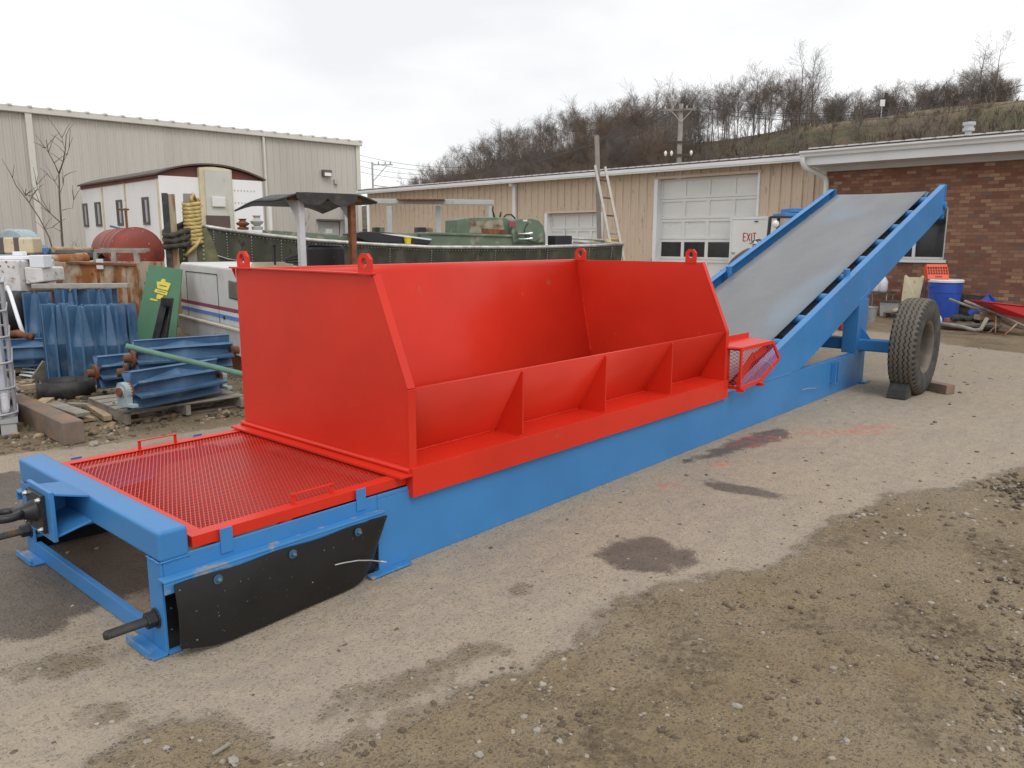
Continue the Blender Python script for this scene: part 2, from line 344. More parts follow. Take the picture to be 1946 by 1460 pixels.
c = g.mix(g.rng(g.noise(25, 5), .3, .7, 0, .35), cr.outputs[0], (.12, .05, .035)); c = g.mix(g.rng(g.noise(.5, 4), .4, .65, 0, .5), c, (.19, .105, .07)); c = g.mix(.22, c, (.16, .09, .065))
c = g.mix(br.outputs['Fac'], c, (.15, .085, .06)); g.link(c, g.b.inputs['Base Color']); g.b.inputs['Roughness'].default_value = .85
g.bump(g.math('SUBTRACT', 1., br.outputs['Fac']), .5, .008)

# hillside
g = NT('hillside'); M['hill'] = g.m
c = g.mix(g.rng(g.noise(.07, 6), .38, .6), (.105, .08, .055), (.08, .078, .032)); c = g.mix(g.rng(g.noise(.35, 6), .45, .68, 0, .8), c, (.15, .105, .065))
c = g.mix(g.rng(g.noise(2.2, 5), .5, .7, 0, .5), c, (.05, .042, .025)); at = g.attr('crest'); c = g.mix(g.math('MULTIPLY', at, g.rng(g.noise(.12, 4), .35, .55)), c, (.27, .215, .11))
g.link(c, g.b.inputs['Base Color']); g.b.inputs['Roughness'].default_value = .95; g.bump(g.noise(1.2, 6), .9, .8)

# tyre with worn, dusty tread blocks
g = NT('tyre_tread'); M['tread'] = g.m
c = g.mix(g.rng(g.noise(8, 5), .3, .7), (.10, .085, .066), (.135, .115, .09)); c = g.mix(g.attr('side'), c, g.mix(g.rng(g.noise(9, 5), .4, .75), (.035, .034, .033), (.085, .078, .066)))
c = g.mix(g.attr('groove'), c, (.018, .017, .016)); g.link(c, g.b.inputs['Base Color']); g.b.inputs['Roughness'].default_value = .75

# ---------------- ground ----------------
def axis(a, f0, f1, b, fs, ms, m0, m1):
    L = list(np.arange(f0, f1+1e-6, fs))
    lo = []; x = f0; s = fs
    while x > a: s = min(s*1.25, 40) if x < m0 else min(s*1.25, ms); x -= s; lo.append(x)
    hi = []; x = f1; s = fs
    while x < b: s = min(s*1.25, 40) if x > m1 else min(s*1.25, ms); x += s; hi.append(x)
    return np.array(lo[::-1]+L+hi)
XS = axis(-600, -1.6, 6.2, 900, .045, .3, -8, 24); YS = axis(-600, -3.2, 4.8, 900, .045, .3, -8, 24)
gx, gy = np.meshgrid(XS, YS, indexing='ij'); P2 = np.stack([gx.ravel(), gy.ravel()], 1)
def sdist(poly, P):      # signed distance, positive inside
    d = np.full(len(P), 1e9); ins = np.zeros(len(P), bool); n = len(poly)
    for i in range(n):
        a, b = poly[i], poly[(i+1) % n]; e = b-a; w = P-a
        t = np.clip((w@e)/(e@e+1e-12), 0, 1); d = np.minimum(d, np.linalg.norm(w-t[:, None]*e, axis=1))
        c = ((a[1] > P[:, 1]) != (b[1] > P[:, 1])) & (P[:, 0] < (b[0]-a[0])*(P[:, 1]-a[1])/(b[1]-a[1]+1e-12)+a[0]); ins ^= c
    return np.where(ins, d, -d)
def gp(pts): return np.array([G(x, y)[:2] for x, y in pts])
GRAVEL = [gp([(154,1460),(231,1408),(308,1372),(411,1362),(437,1393),(514,1418),(565,1439),(668,1408),(822,1336),(925,1290),(1007,1270),(1099,1230),(1131,1181),(1169,1144),(1249,1117),(1373,1090),(1480,1079),(1523,1036),(1583,988),(1652,969),(1695,940),(1814,929),(1946,889),(2300,820),(2600,1300),(2200,2600),(600,2600),(100,1700)]),
          gp([(-300,868),(0,864),(120,852),(230,839),(340,824),(440,808),(500,790),(700,700),(800,640),(700,560),(300,540),(-300,560)]),
          gp([(1640,628),(1760,640),(1800,655),(1946,672),(2100,680),(2100,600),(1700,585),(1640,600)])]
THIN = [gp([(642,1326),(771,1280),(925,1223),(966,1234),(899,1254),(822,1295),(719,1341),(617,1367)]), gp([(31,1275),(100,1245),(180,1235),(195,1262),(110,1285),(50,1290)]), gp([(964,1122),(986,1113),(1013,1117),(1015,1128),(981,1131)]), gp([(154,1357),(195,1336),(247,1347),(216,1367),(170,1370)])]
DAMP_SHADE = [gp([(1131,1053),(1169,1026),(1233,1018),(1271,1031),(1319,1053),(1330,1069),(1276,1090),(1222,1090),(1169,1088),(1137,1063)]), gp([(1325,921),(1357,913),(1416,921),(1497,940),(1481,949),(1411,941),(1357,929)]),
        gp([(-500,940),(40,895),(420,975),(310,1100),(270,1133),(178,1156),(152,1171),(121,1197),(72,1211),(0,1218),(-500,1260)]), gp([(1300,880),(1400,832),(1480,812),(1508,828),(1440,850),(1370,868)])]  # last patch: wet ground and painted shadow under the conveyor body
mg = np.max([sdist(p, P2) for p in GRAVEL], 0); mt = np.max([sdist(p, P2) for p in THIN], 0)
mgr = np.maximum(mg, np.minimum(mt, .02)-.012); mgr = np.clip(mgr, -.5, .5); md = np.clip(np.max([sdist(p, P2) for p in DAMP_SHADE], 0), -.5, .5)
pa = np.zeros(len(P2))
for (x, y, rx, ry) in ((1448,832,62,9),(1415,845,40,8),(1265,923,30,5),(1600,822,120,7),(1370,882,25,6),(1660,812,60,6)):
    c = G(x, y)[:2]; u = G(x+rx, y)[:2]-c; w = G(x, y+ry)[:2]-c; A = np.linalg.inv(np.stack([u, w], 1)); q = (P2-c)@A.T
    pa = np.maximum(pa, np.clip(1.25-np.linalg.norm(q, axis=1), 0, 1))
def vnoise(P, s, seed):       # smooth value noise
    r = np.random.RandomState(seed); T = r.rand(64, 64); q = P*s; i = np.floor(q).astype(int); f = q-i; f = f*f*(3-2*f)
    a = T[i[:, 0] % 64, i[:, 1] % 64]; b = T[(i[:, 0]+1) % 64, i[:, 1] % 64]; c = T[i[:, 0] % 64, (i[:, 1]+1) % 64]; d = T[(i[:, 0]+1) % 64, (i[:, 1]+1) % 64]
    return (a*(1-f[:, 0])+b*f[:, 0])*(1-f[:, 1])+(c*(1-f[:, 0])+d*f[:, 0])*f[:, 1]-.5
gz = (vnoise(P2, 2.1, 1)*.014+vnoise(P2, 6.3, 2)*.012+vnoise(P2, 15, 3)*.010)*np.clip(mgr*5, 0, 1)
nx, ny = len(XS), len(YS)
me = bpy.data.meshes.new('ground'); me.vertices.add(nx*ny)
me.vertices.foreach_set('co', np.column_stack([P2, gz]).astype(np.float32).ravel())
ii, jj = np.meshgrid(np.arange(nx-1), np.arange(ny-1), indexing='ij'); q = (ii*ny+jj).ravel(); F = np.stack([q, q+ny, q+ny+1, q+1], 1)
def setfaces(me, F):
    k = F.shape[1]; me.loops.add(F.size); me.polygons.add(len(F)); me.loops.foreach_set('vertex_index', F.astype(np.int32).ravel())
    me.polygons.foreach_set('loop_start', (np.arange(len(F))*k).astype(np.int32)); me.update(calc_edges=True); me.validate()
setfaces(me, F)
for nm, arr in (('gravel', mgr), ('damp_shade', md), ('paint', pa)):
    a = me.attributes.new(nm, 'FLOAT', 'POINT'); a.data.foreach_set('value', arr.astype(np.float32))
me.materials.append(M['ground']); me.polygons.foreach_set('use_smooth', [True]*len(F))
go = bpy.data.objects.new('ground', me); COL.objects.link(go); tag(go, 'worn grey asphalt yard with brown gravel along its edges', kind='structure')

# loose stones and clods (one uncountable mass)
rs = np.random.RandomState(5)
bm = bmesh.new(); bmesh.ops.create_icosphere(bm, subdivisions=1, radius=1); IV = np.array([v.co[:] for v in bm.verts]); IF = np.array([[v.index for v in f.verts] for f in bm.faces]); bm.free()
def scatter(name, n, polys, dens, size, mats, label, light=.5, edge=.0):
    V = []; FF = []; MI = []; k = 0
    lo = np.min([p.min(0) for p in polys], 0); hi = np.max([p.max(0) for p in polys], 0)
    lo = np.maximum(lo, (-4, -5)); hi = np.minimum(hi, (22, 9)); c = 0
    while c < n:
        # denser towards the viewer so that pebbles keep a similar size in view
        P = rs.rand(4000, 2)*(hi-lo)+lo; r = np.linalg.norm(P-CAM[:2], axis=1)
        ok = (np.max([sdist(p, P) for p in polys], 0) > edge) & (rs.rand(len(P)) < np.clip(3.2/r, 0, 1)**1.3) & (r > 1.2) & ((P-CAM[:2])@FWD[:2] > .5)
        cl = vnoise(P, 1.1, 11)+.6*vnoise(P, 3.3, 12); ok &= rs.rand(len(P)) < np.clip(.42+cl*dens, .10, 1)
        for p, rr in zip(P[ok], r[ok]):
            s = size[0]*(1+size[1]*rs.rand()**4)*(1+.18*max(0, rr-3)); sc = s*np.array([1, .6+.5*rs.rand(), .45+.35*rs.rand()]); a = rs.rand()*6.3
            q = np.sign(IV)*np.abs(IV)**.8*(1+.75*(rs.rand(len(IV), 1)-.5))*sc; q = np.column_stack([q[:, 0]*math.cos(a)-q[:, 1]*math.sin(a), q[:, 0]*math.sin(a)+q[:, 1]*math.cos(a), q[:, 2]])
            V.append(q+np.array([p[0], p[1], sc[2]*.35-.003])); FF.append(IF+k); k += len(IV); MI += [0 if rs.rand() < light else 1]*len(IF); c += 1
            if c >= n: break
    me = bpy.data.meshes.new(name); V = np.concatenate(V); FF = np.concatenate(FF); me.vertices.add(len(V)); me.vertices.foreach_set('co', V.astype(np.float32).ravel()); setfaces(me, FF)
    for m in mats: me.materials.append(m)
    me.polygons.foreach_set('material_index', np.array(MI, np.int32))
    o = bpy.data.objects.new(name, me); COL.objects.link(o); return tag(o, label, kind='stuff')
mk('stone_pale', (.30, .265, .22), .85, var=.4, vs=9); mk('stone_brown', (.125, .095, .065), .9, var=.4, vs=3)
scatter('gravel', 16000, GRAVEL[:2], 1.9, (.0034, 3.6), [M['stone_pale'], M['stone_brown']], 'small loose stones and clods lying in the brown dirt', .30)
scatter('pebbles', 900, [gp([(-200,1500),(-200,900),(800,900),(1946,640),(2100,900),(1000,1280),(600,1420)])], 1.2, (.0035, 2.5), [M['stone_pale'], M['stone_brown']], 'sparse pebbles lying on the grey asphalt', .5)
scatter('edge_gravel', 3600, GRAVEL[:1], 1.2, (.003, 2.6), [M['stone_pale'], M['stone_brown']], 'fine gravel thinning out along the edge of the dirt', .4, edge=-.28)
mk('chip_tan', (.30, .22, .14), .9, var=.4, vs=8); mk('chip_dark', (.06, .05, .04), .9, var=.4, vs=8)
scatter('yard_debris', 1500, [gp([(-200,845),(120,835),(470,790),(520,700),(470,640),(-200,640)])], 1.2, (.006, 3.2), [M['chip_tan'], M['chip_dark']], 'wood chips and dirt crumbs strewn around the scrap on the left', .5)
mk('stone_light', (.32, .295, .26), .8, var=.2, vs=8, bump=.2)
def stone(px, py, s, label):
    p = G(px, py); bm = bmesh.new(); bmesh.ops.create_icosphere(bm, subdivisions=1, radius=1); bmesh.ops.subdivide_edges(bm, edges=bm.edges[:], cuts=1)
    q = np.random.RandomState(int(px*3+py)); sc = np.array([1, .75, .6])*s
    for v in bm.verts:
        d = 1+.16*math.sin(v.co.x*4+q.rand()*.5+px)+.14*math.cos(v.co.y*5+py)+.30*(q.rand()-.5); v.co = Vector(np.array(v.co)*d*sc)
    me = bpy.data.meshes.new('stone'); bm.to_mesh(me); bm.free(); me.materials.append(M['stone_light'])
    o = bpy.data.objects.new('stone', me); COL.objects.link(o); o.location = (p[0], p[1], s*.3); o.rotation_euler = (0, 0, q.rand()*6); tag(o, label, 'stone', 'pale stones on the gravel')
for (x, y, s, lb) in ((445,1450,.024,'rounded pale stone nearest the bottom edge, left of centre'),(912,1438,.020,'pale stone lying in the gravel near the bottom edge, right of centre'),(1020,1391,.018,'pale angular stone alone in front of the gravel hollow'),(1064,1412,.016,'pale stone close beside another near the bottom edge'),
        (1609,1410,.014,'smooth white oval pebble alone at the lower right'),(1331,1218,.013,'small white stone in the middle of the gravel'),(1400,1345,.02,'flat grey stone set in the dirt right of centre'),(1115,1440,.014,'pale stone by the bottom edge in a loose group'),
        (317,1424,.014,'pale stone at the tip of the gravel patch lower left'),(277,1413,.014,'rounded stone at the left end of the gravel patch'),(380,1410,.010,'small pale stone in the lower left gravel patch'),(366,1404,.010,'small stone beside the splinter of wood'),(180,847,.05,'pale stone at the end of the heavy timber')): stone(x, y, s, lb)
mb = MB(); a, b = G(404,1434,.01), G(437,1413,.012); mb.bar(a, b, .012, .006); solo(mb, 'wood_splinter', M['wood_grey'], 'thin grey splinter of wood lying on the gravel', 'splinter')

# ---------------- hill ----------------
CREST = [(300,430,150),(560,420,150),(700,392,150),(760,372,148),(800,356,145),(900,326,140),(1000,298,135),(1100,282,130),(1200,277,125),(1330,270,118),(1400,262,115),(1500,246,110),(1660,226,105),(1800,207,100),(1946,193,98),(2300,165,95),(2800,150,95)]
cx_ = [c[0] for c in CREST]
def crest(px): return np.interp(px, cx_, [c[1] for c in CREST]), np.interp(px, cx_, [c[2] for c in CREST])
HR = np.linspace(300, 2800, 126); rows = []; catt = []
def hillpt(px, t):          # t: 0 foot, 1 crest, >1 plateau and rising wood behind
    py, d = crest(px); top = DP(px, py, d); foot = DP(px, 458, d*.52); foot[2] = 0
    if t <= 1:
        p = foot+(top-foot)*t; p[2] = top[2]*(t**1.15)
    else:
        dir_ = (top-foot); dir_[2] = 0; dir_ /= np.linalg.norm(dir_); p = top+dir_*(t-1)*60; p[2] = top[2]+(t-1)*(1.0 if px > 1200 else .5)
    return p
TT = list(np.linspace(0, 1, 24))+[1.02, 1.06, 1.12, 1.3, 1.6, 2, 3]
hv = []; hc = []
for px in HR:
    for t in TT:
        p = hillpt(px, t); w = vnoise(p[None, :2], .12, 21)[0]*1.6+vnoise(p[None, :2], .5, 22)[0]*.5
        p = p.copy(); p[2] += w*min(1, t*2)*(.35 if .95 < t < 1.1 else 1); hv.append(p); hc.append(max(0, 1-abs(t-1.0)/.10)*(1 if px > 1270 else 0))
me = bpy.data.meshes.new('hillside'); n1, n2 = len(HR), len(TT); me.vertices.add(n1*n2); me.vertices.foreach_set('co', np.array(hv, np.float32).ravel())
ii, jj = np.meshgrid(np.arange(n1-1), np.arange(n2-1), indexing='ij'); q = (ii*n2+jj).ravel(); setfaces(me, np.stack([q, q+1, q+n2+1, q+n2], 1))
a = me.attributes.new('crest', 'FLOAT', 'POINT'); a.data.foreach_set('value', np.array(hc, np.float32)); me.materials.append(M['hill']); me.polygons.foreach_set('use_smooth', [True]*len(me.polygons))
ho = bpy.data.objects.new('hillside', me); COL.objects.link(ho); tag(ho, 'brown and green grassy bank of the hill behind the yard', kind='structure')

# ---------------- bare trees ----------------
def bare_tree(seed, h, levels=4, spread=.55, kids=(5, 9), r0=.018, trunk_bare=.3, rmin=.02, up=.25):
    r = random.Random(seed); mt = MB(); mc = MB()
    def grow(p, d, L, rad, lev, mb):
        n = 5 if lev == 0 else (3 if lev < 3 else 2); pts = [p]; q = np.array(p, float); dd = np.array(d, float)
        for i in range(n):
            dd = dd+np.array([r.gauss(0, .10 if lev else .05), r.gauss(0, .10 if lev else .05), r.gauss(0, .05)+(.06 if lev else .02)*1]); dd /= np.linalg.norm(dd); q = q+dd*L/n; pts.append(q)
        rr = [max(rmin*.6, rad*(1-.75*i/n)) for i in range(n+1)]
        mb.tube(pts, rr, 5 if lev == 0 else 3, caps=False)
        if lev >= levels: return
        k = r.randint(*kids)+(3 if lev == 0 else 0)
        for j in range(k):
            t = (trunk_bare+(1-trunk_bare)*(j+r.random())/k) if lev == 0 else (.2+.8*(j+r.random())/k)
            f = t*n; i = min(int(f), n-1); b = np.array(pts[i])+(np.array(pts[i+1])-np.array(pts[i]))*(f-i)
            base = np.array(pts[i+1])-np.array(pts[i]); base /= np.linalg.norm(base)
            az = r.random()*6.28; a1 = np.cross(base, (0, 0, 1)) if abs(base[2]) < .95 else np.cross(base, (1, 0, 0)); a1 /= np.linalg.norm(a1); a2 = np.cross(base, a1)
            sp = spread*(.7+.6*r.random()); nd = base*math.cos(sp)+(a1*math.cos(az)+a2*math.sin(az))*math.sin(sp); nd[2] += up*.5; nd /= np.linalg.norm(nd)
            grow(b, nd, L*(.5-.22*t if lev == 0 else .55)*(.75+.5*r.random()), max(rmin, rad*(1-.7*t)*.55), lev+1, mc)
    grow((0, 0, -.3), (0, 0, 1), h, h*r0, 0, mt)
    return mt, mc

# ---------------- woods and hill trees ----------------
TPL = []
for sd in range(5):
    a, b = bare_tree(40+sd, 11, levels=3, spread=.74, kids=(6, 9), r0=.010, trunk_bare=.25, rmin=.016, up=.10)
    TPL.append((np.array(a.v), np.array(a.f), np.array(b.v), np.array(b.f)))
def quads(F): return np.array([f for f in F if len(f) == 4])
V = []; F = []; k = 0; rs = np.random.RandomState(3); cnt = 0; MI = []
def wood(px, t, sc, drop=0.):
    global k, cnt
    p = hillpt(px, t); tv, tf, cv, cf = TPL[rs.randint(5)]; a = rs.rand()*6.3; c, s = math.cos(a), math.sin(a)
    for (v, f) in ((tv, tf), (cv, cf)):
        w = v*np.array([sc*(.85+.5*rs.rand())]*2+[sc]); V.append(np.column_stack([w[:, 0]*c-w[:, 1]*s, w[:, 0]*s+w[:, 1]*c, w[:, 2]])+p+np.array([0, 0, -drop])); F.append(f+k); k += len(v); MI.append(np.full(len(f), rs.randint(2)))
    cnt += 1
for i in range(230):         # left wooded ridge, dense
    px = 770+rs.rand()**.85*560; t = .45+rs.rand()*.8; wood(px, t, (.36+.24*rs.rand())*np.interp(px, [760, 900, 1100, 1330], [.5, .8, 1.0, .95]))
for i in range(300):
    px = 775+rs.rand()*520; t = .12+rs.rand()*.6; wood(px, t, (.30+.22*rs.rand())*np.interp(px, [760, 900, 1330], [.6, .85, .9]))
for i in range(150):        # low scrub on the bank
    px = 1300+rs.rand()**1.3*560; t = .15+rs.rand()*.75; wood(px, t, .13+.16*rs.rand())
for i in range(260):         # trees behind the road on the right crest
    px = 1500+rs.rand()*430; wood(px, 1.12+rs.rand()*.7, np.interp(px, [1500, 1600, 1760, 1880, 1930], [.50, .46, .44, .50, .30])*(.7+.35*rs.rand()))
for i in range(60):
    px = 1180+rs.rand()*360; wood(px, .9+rs.rand()*.35, .45+.25*rs.rand())
V = np.concatenate(V); F = np.concatenate(F); me = bpy.data.meshes.new('woodland'); me.vertices.add(len(V)); me.vertices.foreach_set('co', V.astype(np.float32).ravel()); setfaces(me, F)
me.materials.append(M['twig']); me.materials.append(M['twig_brown']); me.polygons.foreach_set('material_index', np.concatenate(MI).astype(np.int32))
o = bpy.data.objects.new('woodland', me); COL.objects.link(o); tag(o, 'far off leafless grey brown wood covering the ridge', kind='stuff')
# brush on the bank and under the wood (stuff)
V = []; F = []; k = 0; MI = []
def brush(px, t, h):
    global k
    p = hillpt(px, t); n = 9
    for j in range(n):
        a = rs.rand()*6.3; l = h*(.5+.7*rs.rand()); tip = p+np.array([math.cos(a)*l*.55, math.sin(a)*l*.55, l]); w = .035
        sd = np.array([-math.sin(a), math.cos(a), 0])*w; V.extend([p-sd, p+sd, tip+sd*.3, tip-sd*.3]); F.append((k, k+1, k+2, k+3)); MI.append(rs.randint(2)); k += 4
for i in range(9000):
    px = 760+rs.rand()*1500; t = rs.rand()**.8
    if px > 1290 and t > .80 and rs.rand() < .6: continue
    brush(px, t, (.5+1.6*rs.rand()**2)*(1.3 if px < 1290 else .8))
me = bpy.data.meshes.new('brushwood'); me.vertices.add(len(V)); me.vertices.foreach_set('co', np.array(V, np.float32).ravel()); setfaces(me, np.array(F)); me.materials.append(M['twig']); me.materials.append(M['twig_brown']); me.polygons.foreach_set('material_index', MI)
o = bpy.data.objects.new('brushwood', me); COL.objects.link(o); tag(o, 'brown winter brush covering the hill bank', kind='stuff')
# single trees one can tell apart
SP = []
for sd in range(4):
    a, b = bare_tree(70+sd, 10, levels=3, spread=.66+.06*sd, kids=(5, 7), r0=.013, trunk_bare=.28-.03*sd, rmin=.014, up=.10)
    am, bm_ = a.build('hill_tree', M['bark'], None, smooth=True), b.build('crown', M['twig'], None)
    bm_.parent = am; SP.append(am)
used = set()
TREES = [(1328,.93,.62,'slim'),(1352,.96,.85,'slim'),(1385,.9,.72,'slim'),(1408,.97,.8,'slim'),(1432,.95,1.15,'tall'),(1460,.9,.75,'slim'),(1490,.96,.86,'slim'),(1520,1.03,1.22,'tall'),(1543,1.03,1.18,'tall'),
         (1578,.72,1.0,'broad'),(1632,.8,.7,'broad'),(1505,.62,.8,'broad'),(1415,.6,.8,'broad'),(1835,.98,.66,'broad'),(1862,1.02,.98,'tall'),(1888,1.04,1.02,'tall'),(1755,.9,.5,'broad'),(1150,1.06,.75,'slim'),(1185,1.04,.8,'slim'),(1215,1.03,.68,'slim'),(1262,1.02,.75,'slim'),(1300,.98,.8,'slim'),(765,1.0,.55,'slim'),(785,1.02,.42,'slim'),(1100,1.1,.72,'slim'),(1330,.5,.7,'broad')]
nb = {'slim': 'slim', 'tall': 'tall thin', 'broad': 'low spreading'}
for i, (px, t, sc, kd) in enumerate(TREES):
    s = SP[i % 4]; o = s if i < 4 else copy_tree(s)
    p = hillpt(px, t); o.location = tuple(p); sc *= .72 if kd == 'tall' else .62; o.scale = (sc*(1.35 if kd == 'broad' else 1.05), sc*(1.35 if kd == 'broad' else 1.05), sc); o.rotation_euler = (0, 0, i*1.9)
    where = 'far left end of the ridge beyond the warehouse roof' if px < 800 else ('on the wooded ridge above the long warehouse roof' if px < 1290 else ('on the crest above the grassy bank' if t > .85 else 'part way up the grassy bank'))
    tag(o, f'{nb[kd]} leafless tree {where}, {i+1} of the row' if False else None, 'tree', 'bare trees along the hill')
    o['px'] = px
od = sorted([o for o in bpy.data.objects if o.get('px')], key=lambda o: o['px'])
LBT = ['leafless tree at the far left end of the ridge','small bare tree beside the leftmost tree of the ridge','bare tree above the middle of the long warehouse roof','bare tree on the ridge just left of the ladder pole','bare tree on the ridge just right of the ladder pole','bare tree on the ridge between ladder pole and power pole','slim bare tree close left of the power pole','slim bare tree directly behind the power pole','slim bare tree just right of the power pole crossarm',
  'spreading bare tree low on the bank by the power pole','slim bare tree second right of the power pole on the crest','thin bare tree where the grassy bank begins','slim bare tree on the crest left of the first tall tree','spreading tree low on the bank below the first tall tree','tall bare tree standing out against the sky right of the power pole','slim bare tree just right of the first tall tree','slim bare tree left of the tallest pair on the crest','spreading tree low on the bank left of the tallest pair','taller left tree of the pair rising highest on the crest','right tree of the pair rising highest on the crest','broad bare tree in the middle of the grassy bank','small spreading tree just left of the white road sign','small broad tree on the crest right of the road sign','spreading tree under the tall pair near the right edge','left tree of the tall pair near the right edge','right tree of the tall pair near the right edge']
for o, lb in zip(od, LBT): o['label'] = lb; del o['px']
# evergreen among the bare trees
p = hillpt(1683, 1.2); mb = MB(); mb.tube([p+np.array([0, 0, -.3]), p+np.array([0, 0, 4.6])], [.14, .03], 6)
tr = solo(mb, 'evergreen_tree', M['bark'], 'small dark evergreen among bare trees right of the road sign', 'tree'); mb = MB(); q = random.Random(4)
for j in range(520):
    z = .5+4.2*q.random(); a = q.random()*6.3; r_ = (4.9-z)*.30*(.4+.6*q.random()); c = p+np.array([math.cos(a)*r_, math.sin(a)*r_, z]); s1 = np.array([math.cos(a), math.sin(a), -.35])*.3; s2 = np.array([-math.sin(a), math.cos(a), 0])*.1; mb.add([c-s1-s2, c-s1+s2, c+s1], [(0, 1, 2)])
mk('needle', (.03, .05, .03), .9); mb.build('crown', M['needle'], tr)

# ---------------- road sign, poles, wires ----------------
p = hillpt(1674, .99); t = thing('road_sign', p, 'small white sign on a thin post beside the hill road', 'sign')
v = FWD.copy(); v[2] = 0; v /= np.linalg.norm(v); sd = np.cross(v, ZV)
mb = MB(); mb.cyl(p+ZV*-.3, p+ZV*1.9, .07, 6); mb.build('post', M['galv'], t); mb = MB(); mb.obox(p+ZV*2.0-v*.1, sd*.32, v*.03, ZV*.42); mb.build('sign_panel', M['trim_white'], t)
B1 = DP(1284, 470, 48); B1[2] = 0
TOP1 = DP(1288, 206, 48)[2]
t = thing('utility_pole', B1, 'tall wooden power pole with crossarms and transformers behind the tan warehouse', 'power pole')
mb = MB(); mb.tube([B1, B1+ZV*TOP1*.5, B1+ZV*TOP1], [.2, .17, .13], 10); mb.build('pole', M['pole_wood'], t, smooth=True)
ax = RGT(-62)*-1
def arm(z, w, s=.06, off=0):
    mb = MB(); c = B1+ZV*z-v*.16+ax*off; mb.obox(c, ax*w, np.cross(ax, ZV)*s*.7, ZV*s); return mb
for (z, w, off) in ((TOP1-.35, .92, .15), (TOP1-2.2, .85, .2), (TOP1-2.95, .8, .1)):
    arm(z, w, off=off).build('crossarm', M['pole_wood'] if z > TOP1-1 else M['dark_steel'], t)
mb = MB()
for s_ in (-1, 1): mb.bar(B1+ZV*(TOP1-1.05)-v*.16, B1+ZV*(TOP1-.4)-v*.16+ax*.6*s_, .04, .03)
mb.build('brace', M['galv'], t)
for o_ in (-.65, .5, .85):
    mb = MB(); c = B1+ZV*(TOP1-2.95)-v*.2+ax*o_; mb.lathe([(.02, -.05), (.06, 0), (.085, .08), (.085, .18), (.05, .22), (.03, .26)], c, ZV, 12); mb.build('insulator', M['lamp_glass'], t, smooth=True)
for o_ in (-.7, -.3, .5, .95):
    mb = MB(); c = B1+ZV*(TOP1-.3)-v*.16+ax*o_; mb.lathe([(.03, 0), (.05, .05), (.04, .12), (.015, .2)], c, ZV, 8); mb.build('pin_insulator', M['galv'], t)
B2 = DP(712, 470, 46); B2[2] = 0; z2 = DP(712, 316, 46)[2]
t = thing('utility_pole', B2, 'thin grey pole with one side arm and brace seen over the warehouse end', 'power pole')
dr = RT/np.linalg.norm(RT); mb = MB(); mb.cyl(B2, B2+ZV*(z2+.15), .055, 8); mb.build('pole', M['galv'], t)
mb = MB(); mb.bar(B2+ZV*z2, B2+dr*1.2+ZV*z2, .05, .06); mb.build('crossarm', M['galv'], t); mb = MB(); mb.bar(B2+ZV*(z2-.95), B2+dr*.85+ZV*(z2-.04), .04, .04); mb.build('brace', M['galv'], t)
for o_ in (.36, .75, 1.05):
    mb = MB(); mb.lathe([(.03, 0), (.05, .06), (.02, .2)], B2+dr*o_+ZV*(z2+.02), ZV, 8); mb.build('pin_insulator', M['galv'], t)
mb = MB(); mb.bar(B2+ZV*(z2-1.15), B2+dr*1.2+ZV*(z2-1.3), .05, .05); mb.build('lower_arm', M['galv'], t)
def wire(a, b, sag, label, r=.013):
    a, b = np.array(a), np.array(b); pts = [a+(b-a)*s-ZV*sag*4*s*(1-s) for s in np.linspace(0, 1, 25)]
    mb = MB(); mb.tube(pts, r, 4); o = solo(mb, 'power_line', M['wire'], label, 'cable', 'overhead power lines')
top1 = B1+ZV*(TOP1-.12)-v*.16
wl = ['top','second','third','lowest']
for i, (py, o_) in enumerate(((282, -.7), (293, -.3), (304, .5), (316, .95))):
    a = DP(620, py-8, 62); wire(a, top1+ax*o_-ZV*i*.0, 2.6, f'{wl[i]} of the four lines running left from the wooden power pole')
for i, (py, o_) in enumerate(((150, -.7), (163, -.3), (183, .95))):
    wire(top1+ax*o_, DP(1990, py, 40), 1.0, f"{('upper','middle','lower')[i]} line running right from the wooden power pole over the hill")
VH = np.array([FWD[0], FWD[1], 0.]); VH /= np.linalg.norm(VH); RH = np.array([VH[1], -VH[0], 0.])
